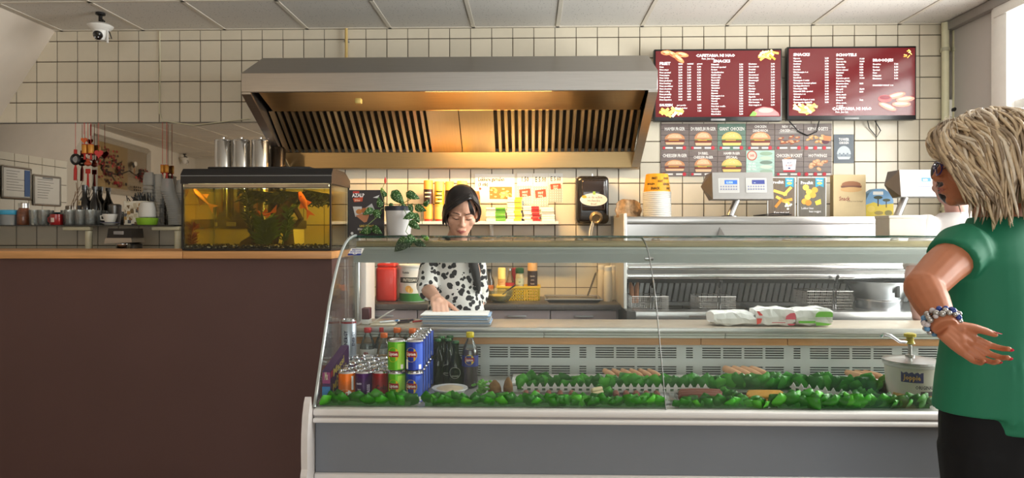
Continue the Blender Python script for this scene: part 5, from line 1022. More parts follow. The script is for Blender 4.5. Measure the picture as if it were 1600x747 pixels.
# ================================================================ ADDED CEILING LAMP (behind the camera, unseen, lifts the warm light at the left)
cl_ = thing('added_ceiling_lamp', 'unseen round ceiling lamp added to warm the left part of the room', 'lamp', (-3.6,-1.5,CEZ-.06))
MB().lathe([(.05,-.06),(.17,-.05),(.2,-.02)], (-3.6,-1.5,CEZ), 24).build('shade', M('added_lamp_glow',(255,206,140),.5,emit=6), cl_); MB().lathe([(.205,-.02),(.205,-.002)], (-3.6,-1.5,CEZ), 24).build('base', WHITE, cl_)
l_ = bpy.data.lights.new('added_warm_fill','POINT'); l_.energy = 30; l_.color = (1,.74,.46); l_.shadow_soft_size = .15; lo = bpy.data.objects.new('added_warm_fill', l_); C.objects.link(lo); lo.location = (-3.6,-1.5,CEZ-.22)
# ================================================================ DISPLAY COUNTER
DX0, DX1 = P(490, 632, 2.40).x, 2.55
dc = thing('display_counter', 'refrigerated glass display counter with a curved front and grey base', 'display counter', ((DX0+DX1)/2, 2.8, 0))
DKZ = .715
prof = [(2.400,.712),(2.425,.76),(2.455,.82),(2.49,.885),(2.53,.96),(2.577,1.05),(2.62,1.115),(2.665,1.17),(2.71,1.218),(2.76,1.258),(2.81,1.285),(2.86,1.303),(2.92,1.314),(2.98,1.318)]
XS = P(1040.5, 640, 2.40).x
def curved(x0, x1, nm):
    q = MB(); n_ = len(prof)
    nr = []
    for i in range(n_):
        a_ = V((0,*prof[max(i-1,0)])); b_ = V((0,*prof[min(i+1,n_-1)])); t_ = (b_-a_).normalized(); nr.append(V((0,t_.z,-t_.y))*.006)
    outer = [V((0,*p)) for p in prof]; inner = [o+n for o, n in zip(outer, nr)]
    for ring in (outer, inner):
        vs = []
        for p in ring: vs += [p+V((x0,0,0)), p+V((x1,0,0))]
        q.add(vs, [(2*i,2*i+1,2*i+3,2*i+2) for i in range(n_-1)], 0, True)
    for x in (x0, x1): q.add([p+V((x,0,0)) for p in outer+inner], [(i,i+1,i+1+n_,i+n_) for i in range(n_-1)], 1)
    q.add([outer[-1]+V((x0,0,0)),outer[-1]+V((x1,0,0)),inner[-1]+V((x1,0,0)),inner[-1]+V((x0,0,0))], [(0,1,2,3)], 1)
    return q.build(nm, [GLASS, GEDGE], dc, ang=60)
curved(DX0+.004, XS-.0015, 'front_glass'); curved(XS+.0015, DX1-.004, 'front_glass')
MB().box(DX0+.002, DX1, 2.982, 3.14, 1.311, 1.319).build('top_glass', [GLASS], dc)
MB().box(DX0+.002, DX1, 2.976, 2.982, 1.310, 1.320).build('top_glass_edge', GEDGE, dc)
MB().box(DX0, DX1, 3.136, 3.142, 1.310, 1.320).build('rear_glass_edge', GEDGE, dc)
# end glass
eg = [(2.40,.712)]+prof+[(3.0,1.312),(3.0,.95),(2.92,.94),(2.92,.712)]
MB().prism([(DX0, y-.001, z+.001) for y, z in eg], (.006,0,0)).build('end_glass', GLASS, dc)
q = MB().tube([(DX0+.003, y-.004, z+.004) for y, z in prof], .006, 6); q.build('end_trim', M('clear_trim',(186,192,190),.15,.3,noise=.05), dc)
MB().tube([(DX0+.004,2.995,.95),(DX0+.004,2.995,1.31)], .011, 8).build('end_post', ALU, dc)
for x in (XS, .0): pass
q = MB().tube([(XS, y-.002, z+.002) for y, z in prof[:-2]], .0018, 5); q.build('glass_joint', M('joint_chrome',(160,160,160),.3,.7,noise=.1), dc)
q = P(1017, 408, 2.72); MB().rbox(XS-.018, XS+.018, 2.735, 2.755, 1.222, 1.236, .004).build('joint_clamp', CHROME, dc)
# lamp housing under the top
MB().rbox(DX0+.02, DX1, 2.88, 2.97, 1.222, 1.272, .012, 3).build('lamp_housing', M('lamp_housing',(214,222,220),.45,noise=.02), dc)
MB().rbox(DX0+.02, DX1, 2.905, 2.955, 1.272, 1.300, .01, 2).build('reflection_band', M('yellow_reflection',(214,196,150),.3,.5,noise=.05), dc)  # solid band whose colour stands for the yellow reflection along the top glass
MB().box(DX0+.02, DX1, 2.872, 2.88, 1.207, 1.245).build('housing_lip', M('lamp_housing'), dc)  # lip added to keep the glowing strip out of view
MB().box(DX0+.04, DX1-.03, 2.895, 2.955, 1.2185, 1.2215).build('added_glow_strip', M('added_cool_glow',(245,250,255),.5,emit=7), dc)  # glowing strip added under the housing to brighten the case inside
for px in (690, 905, 1025, 1230, 1400): x = P(px, 378, 2.93).x; MB().lathe([(.018,0),(.02,.004),(.012,.010)], (x,2.94,1.300), 14).build('glass_button', CHROME, dc)
for x in (DX0+.02, DX1-.03): MB().rbox(x, x+.012, 2.92, 2.95, .95, 1.225, .003, 1).build('support_post', ALU, dc)
# base
TRM = M('base_trim',(222,218,216),.4,noise=.02); GREYB = M('grey_base',(114,118,126),.42,noise=.04,scale=3)
MB().rbox(DX0+.004, DX1, 2.375, 2.43, .690, .714, .007, 3).build('front_trim', TRM, dc)
MB().rbox(DX0+.004, DX1, 2.385, 2.43, .680, .692, .003, 1).build('trim_groove', M('trim_groove',(160,154,152),.4,noise=.03), dc)
MB().rbox(DX0+.004, DX1, 2.372, 2.43, .666, .683, .006, 3).build('lower_trim', TRM, dc)
MB().box(DX0+.006, DX1, 2.405, 2.43, .660, .668).build('shadow_gap', M('gap_dark',(60,60,62),.6,noise=.02), dc)
MB().rbox(DX0+.006, DX1, 2.40, 2.43, .484, .663, .002, 1).build('base_panel', GREYB, dc)
MB().rbox(DX0+.004, DX1, 2.39, 2.45, .06, .484, .004, 1).build('plinth', TRM, dc)
x = P(515, 730, 2.40).x; MB().lathe([(.0095,0),(.0095,.004),(.006,.006)], (0,0,0), 14, mat=Matrix.Rotation(PI/2,3,'X')).build('panel_screw', M('screw_dark',(84,84,86),.4,.4,noise=.05), dc).location = V((x,2.40,P(515,730,2.4).z))-wloc(dc)
ep = [(2.375,.712),(2.365,.76),(2.35,.74),(2.335,.70),(2.325,.64),(2.322,.58),(2.325,.52),(2.315,.5),(2.31,.45),(2.305,.06),(3.05,.06),(3.05,.70),(2.9,.712)]
MB().prism([(DX0+.003,y,z) for y,z in ep], (-.022,0,0)).build('end_panel', M('end_white',(214,208,206),.45,noise=.03), dc)
MB().box(DX0+.01, DX1, 2.43, 3.0, .06, .66).build('cabinet_core', GREYP, dc)
MB().box(DX0+.006, DX1, 2.405, 2.985, .66, DKZ).build('deck', M('deck_steel',(206,204,200),.35,.4,noise=.03), dc)
# rear vent panel with real slots
VY = 2.955; vz0, vz1 = DKZ, P(900,537.5,VY).z; ug = S(765, VY); xb = P(765, 560, VY).x
xi = []
for k in range(-4, 12):
    for a_, b_ in ((0,28.6),(32,60.7),(64.4,93),(96.8,125.3),(140,150.8)): xi.append((xb+(k*165+a_)/ug, xb+(k*165+b_)/ug))
xi = [(max(a_,DX0+.03), min(b_,DX1-.02)) for a_, b_ in xi if b_ > DX0+.05 and a_ < DX1-.04]
gaps = []; c0 = DX0+.012
for a_, b_ in xi: gaps.append((c0, a_)); c0 = b_
gaps.append((c0, DX1))
VP_ = M('vent_grey',(196,200,198),.45,noise=.02); q = MB(); zc = vz0
rows = sorted([P(900, y+1, VY).z for y in (543.5,547.1,550.7,554.3,557.9,572.6,576.2,579.8,583.4,587)])
for z in rows:
    q.box(DX0+.012, DX1, VY, VY+.004, zc, z)
    for a_, b_ in gaps: q.box(a_, b_, VY, VY+.004, z, z+.0052)
    zc = z+.0052
q.box(DX0+.012, DX1, VY, VY+.004, zc, vz1); q.build('vent_panel', VP_, dc)
MB().box(DX0+.012, DX1, VY+.02, VY+.03, vz0, vz1).build('vent_backing', M('vent_dark',(40,36,34),.7,noise=.05), dc)
WKZ = P(900, 511.5, 2.90).z
xm_ = P(1230, 530, 2.94).x
for a_, b_ in ((DX0+.012, P(1095,530,2.94).x-.001), (P(1095,530,2.94).x+.001, xm_-.001), (xm_+.001, DX1)): MB().rbox(a_, b_, 2.935, 2.97, vz1, P(900,528,2.935).z, .002, 1).build('wood_strip', WOODM, dc)
zr0, zr1 = P(900,528,2.905).z, P(900,519.5,2.905).z
xk = P(850, 523, 2.905).x
for a_, b_ in ((DX0+.012, xk-.001), (xk+.001, P(1133,523,2.905).x-.001), (P(1133,523,2.905).x+.001, DX1)): MB().rbox(a_, b_, 2.905, 2.99, zr0, (zr0+zr1)/2-.001, .002, 1).rbox(a_, b_, 2.9, 2.99, (zr0+zr1)/2+.001, zr1, .002, 1).build('rail_strip', M('rail_white',(214,216,206),.4,noise=.02), dc)
MB().rbox(DX0+.012, DX1, 2.895, 3.18, zr1, WKZ, .008, 3).build('work_ledge', M('ledge_top',(178,164,146),.38,.1,noise=.03,scale=4), dc)
MB().rbox(DX0+.01, DX1, 2.888, 2.9, zr1, WKZ+.0005, .004, 2).build('ledge_edge', ALU, dc)
# sticker on the glass
a_ = V((P(541,388,2.742).x, 2.736, 1.27)); stk_ = thing('glass_sticker', 'small blue and white sticker on the curved glass', 'sticker', (a_.x+.03, 2.74, 1.235))
uu = V((.0022,0,0)); vv = V((0,-.0016,-.0019))
O_ = V((P(546,388,2.735).x, 2.737, P(546,388,2.735).z))
MB().add([O_+uu*3, O_+uu*27, O_+uu*23+vv*15, O_-uu*1+vv*15], [(0,1,2,3)]).build('film', WPLAST, stk_)
do_print('print', stk_, O_, uu, vv, [('p',[(0,11),(24,11),(23,15),(-1,15)],(30,50,130)),('e',12,11,4,2.4,(236,236,236)),('t',14,5,5,'INSTOOI',(30,50,130),'c',.85,.03),('t',13,9.6,5,'BOTE OON',(50,80,170),'c',.75,.03),('t',12,13,4,'A2',K,'c',.9,.02)], step=.0002, d0=.0006, face=(0,-1,.5))
# ---------------------------------------------------------------- drinks
def drink_can(kind, col, col2, txt, tcol, h_=.115, r_=.033, extra=None):
    o = thing('drink_can', kind, 'can'); body = M('can_%d_%d_%d' % col, col, .28, .35, noise=.05, coat=.3)
    MB().lathe([(r_*.78,0,1),(r_*.8,.003,1),(r_,.008,0),(r_,h_-.006,1),(r_*.86,h_-.001,1),(r_*.86,h_,1),(r_*.8,h_-.003,1),(r_*.1,h_-.004,1)], (0,0,0), 24).build('body', [body, CHROME], o)
    MB().rbox(-.006,.006,-.012,.012,h_-.004,h_-.001,.001,1).build('pull_tab', CHROME, o)
    q = MB(); 
    if col2: patch_cyl(q, (0,0), .012, h_-.012, r_*1.008, -PI*.42, -PI*.12, 2, 5)
    if extra: extra(q, r_, h_)
    for (t_, z_, s_, a_, vert) in txt: text_cyl(q, t_, (0,0), z_, r_*1.03, a_, s_, 1, .85, .03, vert)
    q.build('can_print', [pm((240,236,226)), pm(tcol), pm(col2 or col), pm((232,196,40)), pm((150,26,36)), pm((246,242,236))], o); return o
def lip(q, r_, h_):
    disc_cyl(q, (0,0), h_*.55, r_*1.012, -PI*.58, .023, 3, ry=.026); q.add([], []); patch_cyl(q, (0,0), h_*.48, h_*.66, r_*1.02, -PI*.58-.6, -PI*.58+.6, 4, 6)
    patch_cyl(q, (0,0), h_*.1, h_*.24, r_*1.01, -PI*.3, -PI*.2, 5, 3)
def lipb(q, r_, h_):
    lip(q, r_, h_); patch_cyl(q, (0,0), h_*.1, h_*.4, r_*1.012, -PI*.8, -PI*.7, 5, 3)
LT = [('Lipton', .061, .016, -PI*.58, False)]
def dk(px, Y): return P(px, 600, Y).x
protos = {}
protos['fanta'] = drink_can('x', (232,116,30), None, [('FANTA', .03, .02, -PI*.5, False)], (240,240,240), extra=lambda q,r_,h_: disc_cyl(q,(0,0),.037,r_*1.012,-PI*.5,.024,0,ry=.016) or patch_cyl(q,(0,0),.05,.1,r_*1.01,-PI*.28,-PI*.2,5,3))
protos['fanta'].children  # keep
protos['cassis'] = drink_can('x', (70,28,92), None, [('cassis', .07, .012, -PI*.62, False), ('CASSIS', .05, .016, -PI*.28, True), ('zero', .05, .009, -PI*.6, False)], (226,214,236))
protos['cola'] = drink_can('x', (150,18,24), None, [('Cola', .05, .026, -PI*.42, False)], (60,10,14))
protos['red'] = drink_can('x', (196,26,30), None, [('Cola', .05, .026, -PI*.5, False)], (240,236,232))
protos['silver'] = drink_can('x', (186,190,196), None, [('COLA', .05, .018, -PI*.5, True)], (60,66,80))
protos['green'] = drink_can('x', (96,180,36), (150,206,70), LT, (246,240,230), extra=lip)
protos['blue'] = drink_can('x', (34,60,160), (60,96,200), LT, (246,240,230), extra=lipb)
protos['energy'] = drink_can('x', (176,184,196), None, [('ENERGY', .078, .021, -PI*.55, True), ('ENERGY', .078, .018, -PI*.22, True)], (36,34,70), h_=.155, r_=.030, extra=lambda q,r_,h_: patch_cyl(q,(0,0),h_-.016,h_-.008,r_*1.01,-PI,0,4,10))
usedp = set()
def place(kind, px, Y, z, lab, grp='drink cans in the display'):
    p = protos[kind]; loc = (dk(px,Y), Y, z)
    if kind in usedp: o = copy_tree(p, loc=loc, label=lab, group=grp)
    else: usedp.add(kind); o = p; o.location = loc; o['label'] = lab; o['group'] = grp
    return o
C1 = DKZ; CH = .1155
place('fanta', 543, 2.475, C1, 'orange can in the front row of the display')
place('cassis', 569, 2.48, C1, 'purple can in the front row of the display')
place('cola', 595, 2.485, C1, 'dark red can in the front row next to the green cans')
place('green', 620.5, 2.475, C1, 'green tea can at the bottom of its stack')
place('green', 620, 2.475, C1+CH, 'green tea can on top of its stack')
for i, Y in enumerate((2.475, 2.545, 2.615, 2.685, 2.755)):
    for k in range(2): place('blue', 648+i*4.2, Y, C1+CH*k, '%s blue tea can, %s of its row' % (('lower','upper')[k], ('front','second','third','fourth','rear')[i]))
nm = {0:'second',1:'third',2:'fourth',3:'fifth'}
for r_, Y in enumerate((2.555, 2.63, 2.705, 2.78)):
    for c_, px in enumerate((541, 565, 587, 608)):
        px2 = px+r_*6-(8 if r_ % 2 else 0)
        kind = ('red','red','red','silver') if r_ > 0 else ('silver','red','red','red')
        place(kind[c_] if c_ else ('silver' if r_ == 0 else 'red'), px2, Y, C1, '%s soft drink can, %s row from the front, %s from the glass end' % (('silver' if (kind[c_] == 'silver') else 'red'), nm[r_], ('first','second','third','fourth')[c_]))
place('energy', 545, 2.74, C1+CH*.0+.115, 'tall energy can standing above the red cans')
# soft drink bottles
PETP = [(.024,0),(.031,.006),(.032,.03),(.029,.05),(.032,.075),(.032,.13),(.026,.16),(.014,.185),(.0125,.19),(.0125,.2)]
PETC = [(.0145,.196),(.0155,.198),(.0155,.214),(.014,.216)]
def pet(px, Y, liquid, capc, lab, lt=None, z=DKZ, sc_=1.0, lcol=(238,236,230), tcol=(180,30,40), fill=.15):
    x = dk(px,Y); o = thing('soft_drink_bottle', lab, 'bottle', (x,Y,z), 'soft drink bottles in the display'); f_ = lambda p: [(a*sc_,b*sc_) for a,b in p]
    MB().lathe(f_(PETP), (x,Y,z), 22, caps=False).build('body', glassM('pet_clear',(238,242,242),1.3,body=.05), o); MB().lathe(f_([(.023,.002),(.030,.008),(.031,.03),(.028,.05),(.031,.075),(.031,min(fill,.13)),(.0 if fill < .13 else .026,fill)]), (x,Y,z), 20).build('drink', liquid, o)
    MB().lathe(f_(PETC), (x,Y,z), 16).build('cap', M('cap_%d_%d_%d' % capc, capc, .35, noise=.03), o)
    if lt is not None:
        q = MB(); patch_cyl(q,(x,Y),z+.085*sc_,z+.128*sc_,.0325*sc_,-PI,0,0,14)
        if lt == 'Lipton': disc_cyl(q,(x,Y),z+.112*sc_,.0329*sc_,-PI*.5,.02,2,ry=.02); patch_cyl(q,(x,Y),z+.106*sc_,z+.12*sc_,.0333*sc_,-PI*.5-.62,-PI*.5+.62,3,5)
        text_cyl(q, lt, (x,Y), z+.108*sc_, .0337*sc_, -PI*.5, .013, 1, .9, .03); q.build('label_wrap', [pm(lcol), pm(tcol), pm((236,200,40)), pm((150,26,36))], o)
WAT = glassM('water_fill',(232,238,240),.6,body=.08,bodycol=(206,206,200)); TEA = M('dark_drink',(70,26,30),.15,noise=.05,coat=.3); ORJ = M('orange_juice',(240,160,30),.3,noise=.05)
pet(574.5, 2.88, WAT, (196,36,40), 'clear water bottle with a red cap and SPA label', 'SPA', lcol=(226,226,220))
pet(597, 2.90, WAT, (196,36,40), 'clear water bottle with a red cap behind the orange drink', '')
pet(600, 2.80, ORJ, (240,110,30), 'orange drink bottle with an orange cap, nearest the water bottles', None, sc_=.95, fill=.12)
pet(620.5, 2.88, ORJ, (240,110,30), 'orange drink bottle with an orange cap behind the green cans', None)
pet(638, 2.91, WAT, (40,50,140), 'clear water bottle with a dark blue cap', None)
pet(644.5, 2.86, ORJ, (240,110,30), 'orange drink bottle peeking between blue cap and blue cans', None)
pet(687, 2.92, WAT, (40,44,140), 'clear water bottle with a blue cap behind the beer bottles', None)
pet(734.5, 2.73, TEA, (240,214,30), 'dark iced tea bottle with a yellow cap', 'Lipton', lcol=(44,56,130), tcol=(246,240,230), sc_=1.02)
BG = glassM('beer_glass',(110,150,70),1.3,body=.25,bodycol=(36,64,24)); 
BP = [(.026,0),(.03,.005),(.03,.085),(.026,.105),(.013,.135),(.012,.165),(.0135,.168),(.0135,.178)]
for i, (px, Y, lab) in enumerate(((684,2.79,'green beer bottle next to the blue tea cans'),(690,2.86,'rear green beer bottle behind the first one'),(700,2.80,'middle green beer bottle of the front row'),(703,2.88,'rear green beer bottle behind the middle one'),(712,2.74,'front green beer bottle with an oval print next to the iced tea'))):
    x = dk(px,Y); o = thing('beer_bottle', lab, 'bottle', (x,Y,DKZ), 'green beer bottles'); MB().lathe(BP,(x,Y,DKZ),22).build('body', BG, o); MB().lathe([(.0145,.174),(.0155,.176),(.0135,.184)],(x,Y,DKZ),14).build('crown_cap', M('crown_green',(60,110,60),.3,.4,noise=.05), o)
    if i in (2, 4): q = MB(); q.tube([(x+.0305*math.cos(-PI/2+.75*math.cos(k*PI/10)),Y+.0305*math.sin(-PI/2+.75*math.cos(k*PI/10)),DKZ+.06+.022*math.sin(k*PI/10)) for k in range(21)], .0008, 4); text_cyl(q,'lemonade',(x,Y),DKZ+.045,.0306,-PI/2,.009,0,.8,.02); q.build('glass_print', pm((190,190,170)), o)
# chocolate box leaning at the end glass
x0 = DX0+.045; bx_ = thing('sweets_box', 'purple and blue sweets box with slanted yellow lettering by the end glass', 'box', (x0+.03,2.55,DKZ))
fa, fb = V((DX0+.040,2.468,DKZ)), V((DX0+.070,2.61,DKZ)); h1, h2 = V((0,0,.115)), V((0,0,.185)); bt = V((-.030,.004,0))
MB().prism([fa,fb,fb+h2,fa+h1], bt).build('carton', M('sweets_purple',(92,44,104),.45,noise=.3,scale=8), bx_)
uu = (fb+h2-fa-h1)/100; vv = V((0,0,-.00115))
do_print('print', bx_, fa+h1, uu, vv, [('p',[(0,64),(100,120),(100,168),(0,99)],(46,120,190)),('p',[(8,66),(40,74),(50,130),(20,110)],(20,40,80)),('p',[(60,60),(98,70),(98,120),(66,100)],(120,60,40)),('t',12,30,34,'Massi',(246,220,120),'l',.8,.03),('t',30,62,30,'Nokki',(246,220,120),'l',.7,.03),('t',10,76,34,'Mix',(240,206,90),'l',.7,.03),('r',0,4,10,24,(206,50,80))], face=(1,-.3,0), step=.0003)
do_print('front_print', bx_, fa+h1+bt+V((0,-.0045,0)), V((.0003,0,0)), V((0,0,-.00115)), [('r',2,5,98,40,(176,70,130)),('r',0,50,100,100,(60,140,206)),('t',50,28,34,'Mx',(246,230,200),'c',.9,.03)], step=.0002)
# ---------------------------------------------------------------- plastic garnish strips (each leaf a part)
LEAFM = [M('garnish_%d' % k, c, .45, noise=.15, scale=50) for k, c in enumerate(((52,148,18),(40,122,14),(70,160,30),(32,104,12)))]
def leafmesh(mat):
    q = MB(); vs = []; W_ = (.2,.75,1,.9,.5,.05); n_ = len(W_)
    for i, w_ in enumerate(W_):
        t_ = i/(n_-1)
        for s_ in (-1,0,1): vs.append((s_*w_*.019, -.014*math.sin(t_*2.2)+.006*abs(s_), .054*t_-.012*t_*t_))
    q.add(vs, [(i*3+s_, i*3+s_+1, i*3+s_+4, i*3+s_+3) for i in range(n_-1) for s_ in range(2)], 0, True); return q.mesh('leaf', mat, ang=80)
LMS = [leafmesh(m) for m in LEAFM]
def garnish(px0, px1, Y0, lab, Y1=None, h_=1.0, step=.021, dark=False, z=DKZ):
    a_, b_ = dk(px0,Y0), dk(px1,Y1 or Y0); Y1 = Y1 or Y0; o = thing('plastic_garnish', lab, 'garnish', ((a_+b_)/2,(Y0+Y1)/2,z), 'green plastic garnish strips')
    L_ = math.hypot(b_-a_, Y1-Y0); n_ = int(L_/step); rr = random.Random(px0); d = V((b_-a_,Y1-Y0,0))/L_
    MB().prism([(a_,Y0-.003,z),(b_,Y1-.003,z),(b_,Y1+.012,z),(a_,Y0+.012,z)], (0,0,.012*h_)).build('base_strip', LEAFM[3], o)
    for k in range(n_):
        p = V((a_,Y0,z))+d*(L_*(k+.5)/n_)
        for row in range(2):
            l_ = bpy.data.objects.new('leaf', LMS[rr.randrange(4)]); C.objects.link(l_); l_.parent = o; s_ = rr.uniform(.8,1.15)*h_
            l_.location = p+V((rr.uniform(-.005,.005), .002+.009*row, 0))-wloc(o); l_.scale = (s_*1.05,s_,s_); l_.rotation_euler = (rr.uniform(-.1,.5)*(1 if row == 0 else -.6), rr.uniform(-.75,.75), rr.uniform(-.5,.5))
garnish(510, 642, 2.43, 'front garnish strip below the soft drink cans', h_=1.25)
garnish(664, 1040, 2.43, 'long front garnish strip below the beer bottles and fence', h_=1.15)
garnish(1060, 1200, 2.43, 'front garnish strip just past the glass joint', h_=1.1)
garnish(1214, 1345, 2.43, 'front garnish strip below the yellow sticks', h_=1.55)
garnish(1345, 1452, 2.44, 'front garnish strip below the white sauce bucket', h_=1.2)
garnish(808, 945, 2.70, 'rear garnish strip behind the first picket fence', h_=1.55)
garnish(948, 1100, 2.70, 'rear garnish strip behind the second picket fence', h_=1.55)
garnish(1100, 1240, 2.72, 'rear garnish strip in front of the pale rolls', h_=1.55)
garnish(1242, 1390, 2.70, 'rear garnish strip near the white sauce bucket', h_=1.6)
garnish(1128, 1160, 2.64, 'short slanting garnish strip beside the yellow sticks', Y1=2.48, h_=.8)
garnish(1330, 1400, 2.62, 'slanting garnish strip beside the white sauce bucket', Y1=2.48, h_=.9)
garnish(936, 955, 2.62, 'short garnish tuft between the two picket fences', Y1=2.52, h_=.9)
def tuft(px, Y, lab):
    x = dk(px,Y); o = thing('parsley_tuft', lab, 'garnish', (x,Y,DKZ)); q = MB(); rr = random.Random(px)
    for k in range(60):
        p = V((x+rr.gauss(0,.012),Y+rr.gauss(0,.01),DKZ+rr.uniform(.005,.055))); q.ell(p,(.007,.006,.005),6,4)
    tag(q.build('curled_leaves', M('parsley',(110,180,70),.6,noise=.3,scale=120), o), kind='stuff')
tuft(754, 2.60, 'curly pale green parsley tuft beside the iced tea bottle')
# picket fences
def fence(px0, px1, Y0, lab, Y1=None):
    a_ = V((dk(px0,Y0),Y0,DKZ)); b_ = V((dk(px1,Y1 or Y0),Y1 or Y0,DKZ)); o = thing('picket_fence', lab, 'fence', (a_+b_)/2, 'white picket fences in the display'); L_ = (b_-a_).length; d = (b_-a_)/L_; n_ = max(2,round(L_/.027)); nn_ = V((-d.y,d.x,0))*-.003
    for k in range(n_):
        c_ = a_+d*(L_*(k+.5)/n_); w_ = .0075; MB().prism([c_-d*w_, c_+d*w_, c_+d*w_+V((0,0,.036)), c_+V((0,0,.048)), c_-d*w_+V((0,0,.036))], nn_).build('picket', WPLAST, o)
    for z in (.010,.026): MB().prism([a_+V((0,0,z)),b_+V((0,0,z)),b_+V((0,0,z+.006)),a_+V((0,0,z+.006))], -nn_).build('rail', WPLAST, o)
fence(815, 930, 2.60, 'white picket fence beside the white sausages'); fence(957, 1108, 2.60, 'white picket fence crossing behind the glass joint'); fence(1234, 1335, 2.64, 'white picket fence running diagonally towards the front', 2.50)
# trays and snacks
def tray(px0, px1, Y0, Y1, lab):
    a_, b_ = dk(px0,(Y0+Y1)/2), dk(px1,(Y0+Y1)/2); o = thing('snack_tray', lab, 'tray', ((a_+b_)/2,(Y0+Y1)/2,DKZ), 'steel snack trays'); MB().rbox(a_,b_,Y0,Y1,DKZ+.0005,DKZ+.006,.002,1).build('tray_base', STEEL, o)
    q = MB(); q.box(a_,b_,Y0,Y0+.003,DKZ+.001,DKZ+.016); q.box(a_,b_,Y1-.003,Y1,DKZ+.001,DKZ+.016); q.box(a_,a_+.003,Y0,Y1,DKZ+.001,DKZ+.016); q.box(b_-.003,b_,Y0,Y1,DKZ+.001,DKZ+.016); q.build('tray_wall', STEEL, o)
tray(760, 925, 2.47, 2.585, 'steel tray in front of the first picket fence'); tray(950, 1050, 2.47, 2.585, 'steel tray before the glass joint'); tray(1165, 1240, 2.46, 2.60, 'steel tray under the yellow cheese sticks'); tray(1060, 1128, 2.46, 2.585, 'steel tray under the brown meat rolls')
def roll(name, lab, cat, p0, p1, r_, mat, grp):
    p0, p1 = V(p0), V(p1); d = (p1-p0); o = MB().tube([p0, p0+d*.06, p0+d*.3, p0+d*.7, p0+d*.94, p1], [r_*.35,r_*.85,r_,r_,r_*.85,r_*.35], 10).build(name, mat, origin=(p0+p1)/2); return tag(o, lab, cat, grp)
ROLLP = M('pale_roll',(196,150,110),.7,noise=.15,scale=40,bump=.2); ROLLB = M('brown_roll',(130,72,50),.7,noise=.2,scale=40,bump=.3); YEL = M('cheese_stick',(226,168,62),.65,noise=.15,scale=50,bump=.2)
RZ = DKZ+.007
for i in range(4): x = dk(1142+i*14,2.82); roll('snack_roll', 'pale breaded roll, %s of four behind the rear garnish' % ('first','second','third','fourth')[i], 'snack', (x-.012,2.88,DKZ+.052),(x+.03,2.76,DKZ+.040),.0165,ROLLP,'pale breaded rolls')
for i in range(6): x = dk(945+i*14,2.84); roll('snack_roll', 'thin pale roll on the rear tray, %s from the fence joint' % ('first','second','third','fourth','fifth','sixth')[i], 'snack', (x,2.88,DKZ+.040),(x+.03,2.78,DKZ+.038),.012,ROLLP,'thin pale rolls')
for i in range(3): x = dk(1328+i*14,2.84); roll('snack_roll', 'pale roll near the white sauce bucket, %s of three' % ('first','second','third')[i], 'snack', (x,2.88,DKZ+.038),(x+.03,2.78,DKZ+.038),.013,ROLLP,'pale rolls near the bucket')
rt = thing('rear_tray', 'long low white tray along the vent panel', 'tray', (dk(1100,2.84),2.84,DKZ)); MB().rbox(dk(800,2.84),dk(1390,2.84),2.755,2.93,DKZ+.0005,DKZ+.014,.004,1).build('tray_base', WPLAST, rt)
for i in range(9):
    y = 2.475+.0125*i; lay = 0
    roll('cheese_stick', 'yellow cheese stick, %s from the front of the heap' % ('first','second','third','fourth','fifth','sixth','seventh','eighth','ninth')[i], 'snack', (dk(1170+R.uniform(0,4),y),y,RZ+.008),(dk(1226+R.uniform(-3,3),y),y,RZ+.008),.0062,YEL,'yellow cheese sticks')
for i in range(8):
    y = 2.482+.0125*i; roll('cheese_stick', 'yellow cheese stick lying on the heap, %s in the upper layer' % ('first','second','third','fourth','fifth','sixth','seventh','eighth')[i], 'snack', (dk(1166+R.uniform(0,4),y),y,RZ+.019),(dk(1222+R.uniform(-3,3),y),y,RZ+.019),.0062,YEL,'yellow cheese sticks')
for i in range(3): y = 2.48+.035*i; roll('meat_roll', 'long brown meat roll, %s from the front near the glass joint' % ('first','second','third')[i], 'snack', (dk(1060,y),y,RZ+.017),(dk(1128,y),y,RZ+.017),.0165,ROLLB,'brown meat rolls')
for i in range(5): x = dk(962+i*16,2.53); roll('meat_roll', 'short brown roll behind the second fence, %s of five' % ('first','second','third','fourth','fifth')[i], 'snack', (x,2.50,RZ+.012),(x+.005,2.57,RZ+.012),.012,ROLLB,'short brown rolls')
for i in range(5): x = dk(820+i*18,2.53); roll('meat_roll', 'short brown roll behind the first fence, %s of five' % ('first','second','third','fourth','fifth')[i], 'snack', (x,2.50,RZ+.012),(x+.005,2.57,RZ+.012),.011,ROLLB,'short brown rolls')
WS = M('white_sausage',(226,206,160),.5,noise=.08,scale=40)
for i in range(3): roll('white_sausage', 'pale sausage piece, %s of three between the fences' % ('lowest','middle','topmost')[i], 'snack', (dk(925-i*.6,2.5),2.50,RZ+.009+i*.013),(dk(944-i*1.5,2.53),2.53,RZ+.011+i*.013),.0085,WS,'pale sausage pieces')
KN = M('breaded_brown',(142,104,62),.8,noise=.3,scale=60,bump=.4)
for px, Y, r_, h_, lab in ((773,2.6,.026,.055,'round brown breaded ball beside the parsley'),(794,2.6,.019,.066,'pointed brown breaded cone beside the ball')):
    x = dk(px,Y); tag(MB().lathe([(r_*.5,0),(r_,.014),(r_*.95,h_*.5),(r_*.7,h_*.78),(r_*.25,h_),(0,h_+.002)],(x,Y,DKZ+.0005),14).build('breaded_snack', KN, origin=(x,Y,DKZ)), lab, 'snack', 'large breaded snacks')
